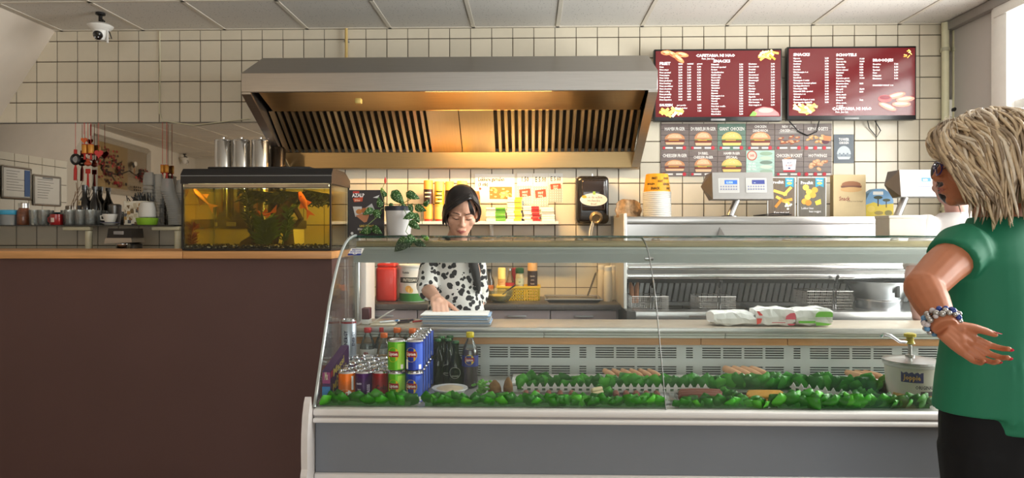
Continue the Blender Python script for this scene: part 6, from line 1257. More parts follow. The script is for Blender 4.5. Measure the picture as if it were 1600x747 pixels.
x = dk(703,2.56); o = thing('foil_dish', 'round white dish of pale dip below the beer bottles', 'dish', (x,2.56,DKZ)); MB().lathe([(.045,0),(.06,.03),(.068,.034),(.067,.037),(.05,.034)],(x,2.56,DKZ),26).build('dish', WPLAST, o); MB().lathe([(.055,.033),(.03,.040),(0,.042)],(x,2.56,DKZ),22).build('dip', M('pale_dip',(226,206,170),.6,noise=.2,scale=30), o)
# sauce bucket with pump
x = dk(1424,2.62); bk = thing('sauce_pump_bucket', 'white ORIGINAL sauce bucket with a yellow pump in the display', 'bucket', (x,2.62,DKZ)); by = 2.62
MB().lathe([(.078,0),(.084,.02),(.092,.12),(.092,.122)],(x,by,DKZ),32).build('body', M('bucket_cream',(232,228,212),.4,noise=.03), bk); MB().lathe([(.094,.118),(.097,.121),(.097,.130),(.09,.132)],(x,by,DKZ),32).build('rim', WPLAST, bk); MB().lathe([(.099,.130),(.1,.133),(.1,.139),(.05,.148),(.02,.15)],(x,by,DKZ),32).build('steel_lid', STEEL, bk)
q = MB(); patch_cyl(q,(x,by),DKZ+.068,DKZ+.108,.0905,-PI*.78,-PI*.52,0,8); patch_cyl(q,(x,by),DKZ+.0,DKZ+.022,.0865,-PI*.9,-PI*.1,1,12); patch_cyl(q,(x,by),DKZ+.02,DKZ+.036,.0875,-PI*.55,-PI*.3,2,6)
text_cyl(q,'Joppie',(x,by),DKZ+.078,.0925,-PI*.65,.026,1,.85,.03); text_cyl(q,'ORIGINAL',(x,by),DKZ+.045,.0905,-PI*.5,.018,3,.8,.02); q.build('label_wrap', [pm((40,46,110)), pm((226,180,90)), pm((60,50,44)), pm((36,32,30))], bk)
MB().lathe([(.016,.148),(.016,.158),(.007,.16),(.007,.2)],(x-.005,by,DKZ),14).build('pump_stem', STEEL, bk); MB().lathe([(.012,.196),(.017,.2),(.012,.212),(.014,.222),(.021,.226),(.021,.236),(.012,.24)],(x-.005,by,DKZ),18).build('pump_knob', M('knob_yellow',(236,210,40),.35,noise=.03), bk)
MB().tube([(x-.01,by,DKZ+.204),(x-.05,by-.01,DKZ+.208),(x-.085,by-.012,DKZ+.232),(x-.112,by-.014,DKZ+.236),(x-.122,by-.014,DKZ+.226)], .006, 8).build('spout', CHROME, bk)
# ================================================================ ON THE WORK LEDGE
def wk(px, Y): return P(px, 505, Y).x
LZ = WKZ+.001
rr = random.Random(9); x0, x1 = wk(663,2.99), wk(766,2.99)
nms = ('bottom','second','third','fourth','fifth','sixth','seventh','eighth','top')
for k in range(9):
    dx, dy, a_ = rr.uniform(-.008,.008), rr.uniform(-.008,.01), rr.uniform(-.03,.03); z = LZ+k*.0055
    o = MB(); o.rbox(-(x1-x0)/2,(x1-x0)/2,-.085,.085,0,.005,.001,1); o = o.build('newspaper', M(('news_grey','news_blue','paper')[(0,0,1,0,0,1,2,1,2)[k]], ((186,184,186),(150,176,206),(236,233,226))[(0,0,1,0,0,1,2,1,2)[k]], .7, noise=.06, scale=30))
    o.location = ((x0+x1)/2+dx, 2.995+dy, z); o.rotation_euler.z = a_; tag(o, 'folded newspaper, %s in the pile under the worker hand' % nms[k], 'newspaper', 'newspapers on the ledge')
LED = LZ+9*.0055
o = thing('notepad', 'open notepad with a raised white cover on the ledge', 'notepad', (wk(600,2.96),2.96,LZ)); a_ = wk(582,2.96); b_ = wk(620,2.96)
MB().rbox(a_,b_,2.91,3.02,LZ,LZ+.008,.002,1).build('pad', M('pad_paper',(226,214,190),.7,noise=.05), o); MB().prism([(a_,2.92,LZ+.009),(a_+.07,2.92,LZ+.055),(a_+.09,3.0,LZ+.062),(a_+.005,3.0,LZ+.009)], (0,0,.001)).build('cover', PAPER, o)
for k, (px, c, lab) in enumerate(((604,(226,226,226),'white pen lying on the notepad'),(611,(60,110,160),'blue pen lying on the notepad edge'),(629,(36,30,34),'black pen next to the notepad'),(635,(44,34,50),'dark pen crossing the black pen'),(655,(150,40,40),'red pen at the newspaper pile'))):
    x = wk(px,2.94+.02*k); z = LZ+(.014 if k < 2 else .006)+(.006 if k == 3 else 0); o = thing('pen', lab, 'pen', (x,2.94+.02*k,z), 'pens on the ledge'); MB().tube([(x-.028,2.93+.02*k,z),(x+.028,2.955+.02*k,z+.002)], .0045, 8).build('barrel', M('pen_%d' % k, c, .35, noise=.03), o); MB().tube([(x+.028,2.955+.02*k,z+.002),(x+.036,2.9585+.02*k,z+.002)], [.004,.001], 8).build('tip', CHROME, o)
o = thing('stamp_box', 'small dark red box on a white base at the ledge end', 'box', (wk(574,2.98),2.98,LZ)); x = wk(573,2.98); MB().rbox(x-.017,x+.017,2.95,3.0,LZ,LZ+.022,.003,1).build('base', WPLAST, o); MB().rbox(x-.016,x+.018,2.952,2.998,LZ+.022,LZ+.072,.003,1).build('block', M('maroon_box',(84,28,40),.4,noise=.05), o)
# snack bags on the ledge
def pbag(px0, px1, ytop, Y, lab, prints):
    a_, b_ = wk(px0,Y), wk(px1,Y); h_ = P(px0,ytop,Y).z-LZ; o = thing('snack_bag', lab, 'paper bag', ((a_+b_)/2,Y+.05,LZ), 'wrapped paper bags on the ledge')
    rr = random.Random(px0); q = MB(); nu, nv = 9, 12; jt = {}
    def sec(u_, v_):
        v_ = v_ % 1; key = (round(u_*nu), round(v_*nv)); an = v_*2*PI; e = 1-.22*abs(2*u_-1)**4; x = a_+(b_-a_)*u_
        if key not in jt: jt[key] = (rr.uniform(-.006,.006), rr.uniform(-.004,.004), rr.uniform(-.005,.005))
        ca, sa = math.cos(an), math.sin(an); y = Y+.055+.053*math.copysign(abs(ca)**.35,ca); z = LZ+.004+h_/2+h_/2*e*math.copysign(abs(sa)**.35,sa); d_ = jt[key]
        return (x+d_[0], y+(d_[1] if ca > -.5 else abs(d_[1])), max(LZ, z+d_[2]))
    q.grid(sec, nu, nv, sm=False)
    for u_ in (0,1): q.add([sec(u_,v_/nv) for v_ in range(nv)], [tuple(range(nv))])
    q.build('wrap', M('bag_wrap',(232,230,224),.6,noise=.04,scale=20), o)
    if prints: do_print('print', o, (a_,Y-.0035,LZ+h_*.88), V(((b_-a_)/100,0,0)), V((0,0,-h_*.8/60)), prints, step=.0003)
pbag(1114, 1180, 489, 2.93, 'plain crumpled white paper bag on the ledge', None)
pbag(1182, 1244, 483, 2.93, 'white paper bag with red and pink printed shapes', [('p',[(0,0),(6,0),(16,18),(6,18)],(226,60,60)),('p',[(0,30),(14,30),(10,50),(0,56)],(226,70,56)),('p',[(72,34),(74,20),(84,8),(96,6),(99,34)],(226,80,100)),('r',38,46,72,49,(206,70,80)),('p',[(76,52),(98,52),(92,59),(80,59)],(206,80,96)),('r',55,38,68,39,(90,60,60))])
pbag(1245, 1302, 483, 2.93, 'white paper bag with a green printed shape', [('p',[(50,24),(52,10),(60,1),(92,1),(98,8),(98,24)],(110,190,40)),('r',4,40,50,50,(100,186,30)),('p',[(50,44),(96,52),(84,59),(52,60)],(110,190,40)),('r',30,30,96,32,(190,196,180))])
# ================================================================ ON TOP OF THE GLASS
TZ = 1.3195
a_ = P(545.5, 297, 3.09); b_ = P(600, 297, 3.09)
o = thing('promo_card', 'black promotional card of fried snacks behind the plant', 'card', ((a_.x+b_.x)/2,3.09,TZ)); h_ = a_.z-TZ
MB().box(a_.x,b_.x,3.09,3.10,TZ,a_.z).build('board', M('promo_black',(40,32,34),.4,noise=.12,scale=8), o)
do_print('print', o, (a_.x,3.09,a_.z), V(((b_.x-a_.x)/55,0,0)), V((0,0,-h_/72)), [('r',6,2,16,5,(200,60,50)),('t',5,11,8,'AZALP',WT,'l',.8,.03),('p',[(6,13),(22,11),(21,18),(8,19)],(200,80,50)),('t',9,17.5,5,'bites',(250,220,190),'l',.9,.02),('p',[(6,26),(20,26),(22,40),(10,42)],(206,206,206)),('p',[(26,28),(36,21),(42,34),(34,40)],(190,190,192)),('p',[(10,40),(34,34),(28,50),(24,51)],(196,130,90)),('e',16,34,5,4,(206,130,60)),('e',24,32,5,4,(190,110,54)),('e',31,31,5,4,(200,120,60)),('e',28,36,5,4,(180,100,50)),('t',28,58,4.5,'LIKE IT HOT',(236,206,90),'c',.9,.02),('t',28,63,4.5,'KRAAKVERS EN',(240,236,226),'c',.9,.02),('t',24,67.5,4,'HEERLIJK',(236,206,90),'c',.9,.02),('e',5,68,2.2,2.2,(226,226,226)),('p',[(38,12),(48,8),(46,13)],(220,220,220))], step=.0003)
# box at the right on top of the glass
a_ = P(1389, 337, 3.0); b_ = P(1447, 337, 3.0); o = thing('pale_box', 'pale plain box on top of the glass in front of the cook', 'box', ((a_.x+b_.x)/2,3.05,TZ))
MB().rbox(a_.x,b_.x,3.0,3.12,TZ,a_.z,.003,1).build('carton', M('pale_carton',(222,214,200),.6,noise=.04), o); MB().rbox(a_.x-.002,b_.x+.002,2.998,3.122,a_.z-.012,a_.z+.002,.002,1).build('lid', M('pale_carton'), o)
# potted plant
x = P(623, 345, 3.04).x; py_ = 3.05; pp = thing('potted_plant', 'trailing silver-spotted plant in a grey pot on the glass', 'potted plant', (x,py_,TZ)); ph = P(623,322,3.04).z-TZ
MB().lathe([(.044,0),(.05,.004),(.057,ph*.45),(.0605,ph*.84)],(x,py_,TZ),28).build('pot', M('pot_grey',(196,192,190),.45,noise=.03), pp); MB().lathe([(.0605,ph*.84),(.0635,ph*.85),(.064,ph*.98),(.061,ph),(.058,ph*.9)],(x,py_,TZ),28).build('pot_rim', M('pot_navy',(30,34,48),.4,noise=.05), pp)
MB().lathe([(.058,ph*.88),(.03,ph*.93),(0,ph*.95)],(x,py_,TZ),18).build('soil', M('soil',(50,38,28),.9,noise=.3,scale=60,bump=.5), pp)
def spotM():
    m = M('spotted_leaf',(42,84,30),.4,noise=.2,scale=30); nt = m.node_tree; n = nt.nodes; L = nt.links; b = n['Principled BSDF']
    tc = n.new('ShaderNodeTexCoord'); vo = n.new('ShaderNodeTexVoronoi'); vo.inputs['Scale'].default_value = 150; L.new(tc.outputs['Object'], vo.inputs['Vector'])
    lt = n.new('ShaderNodeMath'); lt.operation = 'LESS_THAN'; lt.inputs[1].default_value = .3; L.new(vo.outputs['Distance'], lt.inputs[0])
    mx = n.new('ShaderNodeMix'); mx.data_type = 'RGBA'; L.new(lt.outputs[0], mx.inputs[0]); L.new(b.inputs['Base Color'].links[0].from_socket, mx.inputs[6]); mx.inputs[7].default_value = (*lin((170,200,150)),1); L.new(mx.outputs[2], b.inputs['Base Color']); return m
SPL = spotM(); STM = M('plant_stem',(110,130,70),.5,noise=.1)
def leaf(px, py, Y, ln, ang, tilt=.3, w_=.62, mat=SPL):
    q = MB(); n_ = 8; vs = []
    for i in range(n_+1):
        t_ = i/n_; wd = w_*ln*.5*math.sin(PI*min(1,t_**.62))**.8*(1-.15*t_) if 0 < i < n_ else .0005
        for s_ in (-1,-.5,0,.5,1): vs.append(V((s_*wd, -.12*ln*math.sin(t_*PI)+abs(s_)*wd*.35, -ln*t_+ln*.5)))
    M_ = Matrix.Rotation(ang,3,'Y') @ Matrix.Rotation(tilt,3,'X') ; c_ = P(px,py,Y)
    q.add([M_ @ v+c_ for v in vs], [(i*5+s_,i*5+s_+1,i*5+s_+6,i*5+s_+5) for i in range(n_) for s_ in range(4)], 0, True)
    return q.build('leaf', mat, pp, ang=80)
LV = [(593,316,3.03,.042,2.9),(600,302,3.02,.03,2.6),(590,335,3.02,.04,.5),(575,331,2.99,.045,1.0),(589,335,2.985,.042,-.7),(571,361,3.0,.05,1.25),(589,360,3.0,.05,-1.0),(622,309,3.04,.07,-.75),(645,306,3.0,.055,-1.15),(642,326,3.0,.034,-.2),(657,326,3.0,.05,-1.2),(667,317,3.02,.035,-2.4),(639,338,2.98,.048,1.15),(651,341,2.99,.045,-.55),(648,352,2.98,.052,-.95),(627,383,2.855,.075,.85),(644,374,2.86,.045,-.9),(657,381,2.87,.045,-1.1),(664,371,2.88,.032,2.1),(630,324,3.02,.03,.2),(612,323,3.0,.03,-.4),(640,380,2.85,.035,.1)]
for a in LV: leaf(a[0],a[1],a[2],a[3]*1.2,a[4], tilt=R.uniform(-.3,.35))
leaf(597,297,3.03,.028,2.75,mat=M('young_leaf',(120,160,50),.4,noise=.1)); leaf(665,372,2.88,.03,2.0,mat=M('young_leaf'))
for pts in ([(612,322,3.04),(600,316,3.03),(595,300,3.02),(601,286,3.03)],[(610,322,3.02),(596,326,3.0),(588,340,2.99),(574,352,2.98),(574,366,2.98)],[(632,322,3.02),(645,318,3.0),(658,332,2.99),(660,350,2.99)],[(630,324,3.0),(640,345,2.97),(634,362,2.96),(640,369,2.93),(646,376,2.86)],[(646,376,2.86),(658,374,2.87),(666,370,2.88)],[(622,322,3.03),(640,312,3.02),(652,306,3.0)],[(596,326,3.0),(590,332,3.0)]):
    MB().tube([P(*p) for p in pts], .0016, 5).build('stem', STM, pp)
MB().lathe([(.002,0),(.005,.008),(.005,.018),(.001,.03)], P(602,287,3.03), 10).build('flower_bud', M('bud_red',(206,60,44),.5,noise=.1), pp)
# ================================================================ PEOPLE
def Tm(loc, yaw=0, pitch=0, roll=0): return Matrix.Translation(loc) @ Matrix.Rotation(yaw,4,'Z') @ Matrix.Rotation(pitch,4,'X') @ Matrix.Rotation(roll,4,'Y')
def E_(mb, T, c, r, seg=18, rings=12, rot=None):
    m3 = T.to_3x3(); mb.ell(T @ V(c), r, seg, rings, rot=(m3 @ rot) if rot else m3)
def head_prims(mb, T, neck=True):
    E_(mb,T,(0,.012,.032),(.074,.092,.084),24,16); E_(mb,T,(0,-.024,-.03),(.061,.064,.08),24,16); E_(mb,T,(0,-.038,-.072),(.046,.046,.038)); E_(mb,T,(0,-.066,-.094),(.021,.018,.017))
    mb.tube([T @ V(p) for p in ((0,-.082,.016),(0,-.092,-.004),(0,-.104,-.026),(0,-.098,-.036))], [.007,.0085,.0115,.009], 10)
    for s in (-1,1):
        E_(mb,T,(s*.0095,-.094,-.033),(.0085,.009,.007)); E_(mb,T,(s*.042,-.054,-.022),(.024,.024,.024)); E_(mb,T,(s*.03,-.074,.0005),(.017,.012,.0095)); E_(mb,T,(s*.074,.008,-.006),(.009,.02,.031))
        mb.tube([T @ V(p) for p in ((s*.012,-.083,.017),(s*.034,-.078,.020),(s*.052,-.06,.014))], .0085, 8)
    E_(mb,T,(0,-.0865,-.059),(.023,.012,.007)); E_(mb,T,(0,-.084,-.069),(.019,.012,.008))
def face_parts(T, parent, lipm, browm, lashm):
    def arc(pts, r, nm, m): MB().tube([T @ V(p) for p in pts], r, 6).build(nm, m, parent)
    q = MB(); q.tube([T @ V(p) for p in ((-.022,-.0875,-.0625),(-.008,-.0985,-.058),(0,-.0985,-.0595),(.008,-.0985,-.058),(.022,-.0875,-.0625))], [.001,.0035,.003,.0035,.001], 8); q.tube([T @ V(p) for p in ((-.021,-.0875,-.0645),(0,-.0965,-.0695),(.021,-.0875,-.0645))], [.001,.0042,.001], 8); q.build('lips', lipm, parent)
    for s in (-1,1):
        arc(((s*.013,-.0915,.0225),(s*.03,-.0885,.027),(s*.047,-.074,.022)), [.0018,.0024,.001], 'eyebrow', browm)
        arc(((s*.015,-.0855,-.0035),(s*.03,-.0872,-.0055),(s*.046,-.078,-.001)), [.0012,.0017,.001], 'eyelashes', lashm)
def lock(mb, T, pts, r, mi=0, n=6, sq=.45):
    pts = [V(p) for p in pts]; out = []
    for i in range(len(pts)-1):  # Catmull-Rom
        p0, p1, p2, p3 = pts[max(i-1,0)], pts[i], pts[i+1], pts[min(i+2,len(pts)-1)]
        for k in range(3):
            t = k/3; out.append(.5*((2*p1)+(p2-p0)*t+(2*p0-5*p1+4*p2-p3)*t*t+(-p0+3*p1-3*p2+p3)*t**3))
    out.append(pts[-1]); m = len(out); rs = [r*(.55+.45*math.sin(PI*min(1,.25+.75*i/(m-1)))) if i < m-1 else r*.12 for i in range(m)]
    mb.tube([T @ p for p in out], rs, n, mi, sq=sq)
def hand_prims(mb, W, Fd, N, scale=1.0, curl=(.5,.6,.5), spread=.06, thumb=(.55,.75,-.1), mirror=1, fan=0):
    Fd = V(Fd).normalized(); N = V(N); N = (N-Fd*N.dot(Fd)).normalized(); T = N.cross(Fd)*mirror; W = V(W); s = scale; nails = []
    kn = [(.088,.027),(.092,.008),(.087,-.011),(.078,-.028)]; ln = [(.042,.025,.021),(.046,.029,.022),(.042,.027,.021),(.033,.02,.018)]; rd = [.0098,.010,.0096,.0085]
    for i in range(4):
        K = W+Fd*kn[i][0]*s+T*kn[i][1]*s; mb.tube([W+T*(.018-.012*i)*s-N*.002, W+Fd*.045*s+T*kn[i][1]*.85*s, K], [.0155*s,.0145*s,.0105*s], 10)
        d = (Fd+T*(spread*(1.5-i))+T*fan*(i-0)).normalized(); p = K; a = 0; pts = [K]; rs = [rd[i]*1.1*s]
        for j in range(3):
            a += curl[j]*(1+.08*i); dd = d*math.cos(a)+N*math.sin(a); p = p+dd*ln[i][j]*s; pts.append(p); rs.append(rd[i]*(1-.09*(j+1))*s)
        mb.tube(pts, rs, 10); mb.ell(pts[-1], rs[-1], 10, 7); nails.append((pts[-1]-dd*.004*s, dd, (d*-math.sin(a)+N*math.cos(a))*-1, rs[-1]))
    mb.ell(W+Fd*.05*s-N*.007*s, .023*s, 12, 8); tb = W+Fd*.02*s+T*.022*s; mb.ell(W+Fd*.035*s+T*.022*s+N*.001*s, .0165*s, 12, 8)
    td = (Fd*thumb[0]+T*thumb[1]+N*thumb[2]).normalized(); p1 = tb+td*.05*s; td2 = (td+Fd*.45).normalized(); p2 = p1+td2*.032*s; td3 = (td2+Fd*.2).normalized(); p3 = p2+td3*.026*s
    mb.tube([tb,p1,p2,p3],[.0145*s,.012*s,.0105*s,.008*s],10); mb.ell(p3,.0082*s,10,7); nails.append((p3-td3*.003,td3,N*.35+T*.9,.0092*s)); return nails
def nail_obj(parent, nails, mat, sc_=1.0):
    for p, d, up, r in nails:
        d = d.normalized(); up = (up-d*up.dot(d)).normalized(); s = d.cross(up); MB().add([p+up*r*.96+d*r*(1.5*math.cos(k*PI/5)+.5)*sc_+s*r*.72*math.sin(k*PI/5)-up*r*.22*abs(math.sin(k*PI/5)) for k in range(10)], [tuple(range(10))]).build('fingernail', mat, parent)
SKIN1 = M('skin_fair_warm',(214,164,138),.5,noise=.04,scale=25,sss=.08); SKIN2 = M('skin_tan',(184,114,80),.5,noise=.06,scale=30,sss=.08); SKIN3 = M('skin_pale',(206,158,146),.5,noise=.04,scale=25,sss=.06)
HAIRB = M('hair_black',(24,18,18),.32,noise=.3,scale=80); LIP = M('lip_rose',(170,92,86),.45,noise=.05)
# ---------------------------------------------------------------- worker behind the counter
wx0 = P(710,400,3.42).x
wk_ = thing('person', 'person in a black and white spotted blouse sorting newspapers behind the counter', 'person', (wx0,3.45,0))
T = Tm(P(721,331,3.27), .16, .42, .06)
mb = MB(); head_prims(mb, T)
nb = V((wx0+.005,3.40,1.262)); mb.tube([T @ V((0,.015,-.06)), T @ V((0,.03,-.11)), nb], [.047,.046,.058], 14)
mb.loft([((wx0,3.43,.84),.15,.1),((wx0,3.42,1.0),.13,.09),((wx0,3.41,1.15),.135,.09),((wx0,3.41,1.24),.12,.07)], 20)
for s in (-1,1): mb.tube([(wx0+s*.08,3.45,.9),(wx0+s*.08,3.45,.5),(wx0+s*.09,3.46,.06)],[.085,.06,.042],12); mb.loft([((wx0+s*.09,3.42,.0),.042,.11),((wx0+s*.09,3.42,.045),.04,.1),((wx0+s*.09,3.45,.08),.03,.05)],14)
SR, SL = V((wx0-.112,3.41,1.225)), V((wx0+.108,3.42,1.225))
ER = P(668,452,3.30); WR = P(683,483,3.125); WR.z = LED+.045
mb.tube([SR,ER,WR],[.042,.04,.025],12); mb.ell(ER,.04,12,8)
EL = V((wx0+.125,3.48,1.02)); WL = V((wx0+.10,3.40,.90)); mb.tube([SL,EL,WL],[.042,.038,.026],12)
na = hand_prims(mb, WR, V((.30,-1,-.28)), V((.1,-.25,-1)), .98, (.55,.75,.6), .05, (.7,.6,.25), -1)
hand_prims(mb, WL, V((-.2,-.75,-.65)), V((-.8,.1,-.5)), .95, (.4,.5,.4), .05, (.7,.5,.2), 1)
blob_obj('body', mb, SKIN1, wk_, .0042, 3)
face_parts(T, wk_, LIP, HAIRB, HAIRB); nail_obj(wk_, na, M('nail_natural',(222,170,154),.35,noise=.02))
def dalmM():
    m = M('spotted_fabric',(232,228,222),.75,noise=.04,scale=12,bump=.25); nt = m.node_tree; n = nt.nodes; L = nt.links; b = n['Principled BSDF']
    tc = n.new('ShaderNodeTexCoord'); no = n.new('ShaderNodeTexNoise'); no.inputs['Scale'].default_value = 30; mv = n.new('ShaderNodeVectorMath'); mv.operation = 'MULTIPLY_ADD'; mv.inputs[1].default_value = (.022,)*3
    L.new(tc.outputs['Object'], no.inputs['Vector']); L.new(no.outputs['Color'], mv.inputs[0]); L.new(tc.outputs['Object'], mv.inputs[2])
    vo = n.new('ShaderNodeTexVoronoi'); vo.inputs['Scale'].default_value = 35; L.new(mv.outputs[0], vo.inputs['Vector'])
    lt = n.new('ShaderNodeMath'); lt.operation = 'LESS_THAN'; lt.inputs[1].default_value = .47; L.new(vo.outputs['Distance'], lt.inputs[0])
    mx = n.new('ShaderNodeMix'); mx.data_type = 'RGBA'; L.new(lt.outputs[0], mx.inputs[0]); L.new(b.inputs['Base Color'].links[0].from_socket, mx.inputs[6]); mx.inputs[7].default_value = (*lin((24,22,26)),1); L.new(mx.outputs[2], b.inputs['Base Color']); return m
mb = MB(); mb.loft([((wx0+.01,3.43,.80),.160,.118),((wx0+.008,3.43,.92),.148,.110),((wx0+.004,3.42,1.03),.130,.104),((wx0,3.415,1.14),.128,.104),((wx0,3.41,1.21),.125,.095),((wx0,3.405,1.255),.098,.078),((wx0,3.40,1.28),.066,.064)], 28)
mb.tube([SR,SR.lerp(ER,.5)+V((-.004,0,0)),ER+V((-.002,0,.012)),ER.lerp(WR,.14)],[.048,.052,.053,.048],14); mb.ell(SR,.05,14,9); mb.ell(SL,.05,14,9); mb.tube([SL,EL,EL.lerp(WL,.3)],[.048,.046,.042],14)
mb.tube([ER.lerp(WR,.1),ER.lerp(WR,.17)],[.053,.053],14)
sh_ = blob_obj('blouse', mb, dalmM(), wk_, .006, 4)
mb = MB(); mb.loft([((wx0,3.40,1.258),.082,.074),((wx0+.002,3.395,1.29),.073,.068),((wx0+.004,3.39,1.315),.070,.066)], 22); mb.prism([(wx0-.02,3.335,1.29),(wx0-.085,3.33,1.26),(wx0-.03,3.315,1.21)],(0,.02,0)); mb.prism([(wx0+.03,3.335,1.29),(wx0+.09,3.33,1.26),(wx0+.04,3.315,1.21)],(0,.02,0)); blob_obj('collar', mb, M('black_cloth',(26,24,26),.8,noise=.1,scale=60), wk_, .005, 2)
mb = MB(); mb.loft([((wx0+.128,3.385,1.04),.006,.04),((wx0+.120,3.37,1.09),.018,.045),((wx0+.108,3.355,1.15),.024,.045),((wx0+.085,3.36,1.24),.026,.05)], 14); blob_obj('scarf_edge', mb, M('black_cloth'), wk_, .005, 2)
mb = MB(); E_(mb,T,(0,.026,.036),(.082,.098,.09),22,14); E_(mb,T,(-.01,.05,-.03),(.07,.065,.08)); E_(mb,T,(-.02,.07,-.08),(.04,.04,.05))
rr = random.Random(4)
for k in range(46):
    f_ = k/46; z0 = .108-.01*rr.random(); a = V((.028+.012*rr.random(),-.075+.13*f_,z0)); jig = lambda q: rr.uniform(-q,q)
    lock(mb,T,[a,(-.02-.01*f_,-.094+.12*f_+jig(.004),.085+jig(.004)),(-.062,-.083+.115*f_,.045+jig(.006)),(-.083,-.052+.1*f_,-.005+jig(.01)),(-.084+jig(.004),-.035+.09*f_,-.05+jig(.015))],.012)
for k in range(34):
    f_ = k/34; a = V((.03,-.072+.13*f_,.105)); jig = lambda q: rr.uniform(-q,q)
    lock(mb,T,[a,(.062,-.066+.12*f_,.07+jig(.004)),(.081,-.038+.1*f_,.03+jig(.005)),(.086,.0+.07*f_,-.02+jig(.01)),(.078,.03+.05*f_,-.06+jig(.01))],.011)
for k in range(5): lock(mb,T,[(.02,-.082,.095),(.028+.004*k,-.1,.06),(.036+.006*k,-.1,.03-.004*k)],.0035)
for k in range(4): lock(mb,T,[(-.07,-.06,.03),(-.077,-.062,-.01),(-.077+.003*k,-.06,-.04-.006*k)],.005)
mb.build('hair', HAIRB, wk_, ang=180)
# ---------------------------------------------------------------- customer in green
GY = 1.95; cx0 = P(1570,400,GY).x
cu = thing('person', 'blonde customer in a green top with one hand behind the back', 'person', (cx0,GY,0))
T = Tm(P(1529,258,GY), math.radians(-116), .05, 0)
mb = MB(); head_prims(mb, T); nk = V((cx0-.01,GY,1.35)); mb.tube([T @ V((0,.02,-.05)), T @ V((0,.04,-.10)), nk, nk-V((0,0,.06))],[.054,.056,.066,.08],16)
RB = math.radians(22)
mb.loft([((cx0,GY,.86),.17,.105,RB),((cx0,GY,1.05),.15,.09,RB),((cx0,GY,1.25),.16,.09,RB),((cx0,GY,1.315),.135,.075,RB),((cx0-.005,GY,1.35),.085,.07,RB)],24)
lx, ly = math.cos(RB), math.sin(RB)
SH = V((cx0-.165*lx,GY-.165*ly,1.285)); EB = P(1443,449,1.80); WB = P(1477,512,1.70)
mb.tube([SH,SH.lerp(EB,.5)+V((-.006,0,0)),EB],[.057,.052,.046],16); mb.ell(EB,.047,14,9); mb.tube([EB,EB.lerp(WB,.35),WB],[.047,.044,.029],16)
S2 = V((cx0+.165*lx,GY+.165*ly,1.285)); E2 = S2+V((.06,.03,-.27)); mb.tube([S2,E2,E2+V((-.03,.12,-.18))],[.052,.044,.03],14); hand_prims(mb,E2+V((-.03,.12,-.18)),V((-.3,.4,-.8)),V((0,0,-1)),.95,(.4,.5,.4),.05,(.6,.6,.2),1)
HF = V((.80,.06,-.60)); HN = V((.10,-1,.12)); 
na = hand_prims(mb, WB, HF, HN, .90, (.5,.62,.5), .075, (1,.55,.2), 1, fan=-.05)
for s in (-1,1):
    hx, hy = cx0+s*.095*lx, GY+s*.095*ly; mb.tube([(hx,hy,.9),(hx,hy,.5),(hx,hy+.01,.06)],[.095,.062,.045],14)
    mb.loft([((hx,hy+.04,0),.042,.12,RB),((hx,hy+.04,.05),.04,.11,RB),((hx,hy+.01,.09),.035,.05,RB)],14)
blob_obj('body', mb, SKIN2, cu, .0032, 2)
face_parts(T, cu, LIP, M('brow_brown',(120,90,64),.6,noise=.05), HAIRB)
nail_obj(cu, na, M('nail_pink',(232,50,96),.2,noise=.02,coat=.4), 1.1)
GREEN = M('green_fabric',(18,114,82),.7,noise=.08,scale=5,bump=.12,stretch=(1,1,.25))
mb = MB(); mb.loft([((cx0,GY,.845),.222,.142,RB),((cx0,GY,.93),.213,.136,RB),((cx0,GY,1.05),.193,.124,RB),((cx0,GY,1.17),.187,.12,RB),((cx0,GY,1.25),.184,.112,RB),((cx0,GY,1.30),.165,.096,RB),((cx0-.003,GY,1.335),.128,.086,RB),((cx0-.006,GY,1.358),.102,.082,RB),((cx0-.008,GY,1.376),.088,.078,RB)],36)
mb.tube([SH+V((.03,.0,.012)),SH+V((-.005,0,0)),SH.lerp(EB,.30)],[.068,.072,.068],18); mb.ell(SH,.071,16,10); mb.tube([S2,S2.lerp(E2,.35)],[.07,.066],16); mb.ell(S2,.07,14,9)
mb.loft([((cx0+.042,GY-.012,.80),.198,.139,RB),((cx0+.036,GY-.011,.86),.196,.137,RB),((cx0+.03,GY-.010,.95),.18,.128,RB),((cx0+.02,GY-.004,1.08),.165,.118,RB)],36)
for k in range(9):  # drape folds down the back
    a = PI*1.28+k*.13; f0 = lambda z, r: (cx0+math.cos(a)*(r)*lx-math.sin(a)*(r*.64)*ly, GY+math.cos(a)*r*ly+math.sin(a)*r*.64*lx, z)
    mb.tube([f0(.83,.205),f0(.98,.192),f0(1.10+.02*(k % 3),.172)],[.014,.012,.004],8)
blob_obj('top', mb, GREEN, cu, .006, 6)
mb = MB(); mb.loft([((cx0,GY,.60),.175,.125,RB),((cx0,GY,.72),.197,.132,RB),((cx0,GY,.82),.2,.13,RB),((cx0,GY,.93),.185,.118,RB)],32)
for s in (-1,1):
    hx, hy = cx0+s*.098*lx, GY+s*.098*ly; mb.tube([(hx,hy,.74),(hx,hy,.5),(hx,hy+.005,.30),(hx,hy+.01,.10)],[.105,.082,.068,.056],18)
blob_obj('trousers', mb, M('black_trousers',(16,16,19),.75,noise=.1,scale=20,spec=.25), cu, .007, 4)
for s in (-1,1):
    hx, hy = cx0+s*.095*lx, GY+s*.095*ly; MB().loft([((hx,hy+.04,0),.048,.128,RB),((hx,hy+.04,.03),.05,.13,RB),((hx,hy+.03,.07),.044,.10,RB)],16).build('shoe', BLACKP, cu)
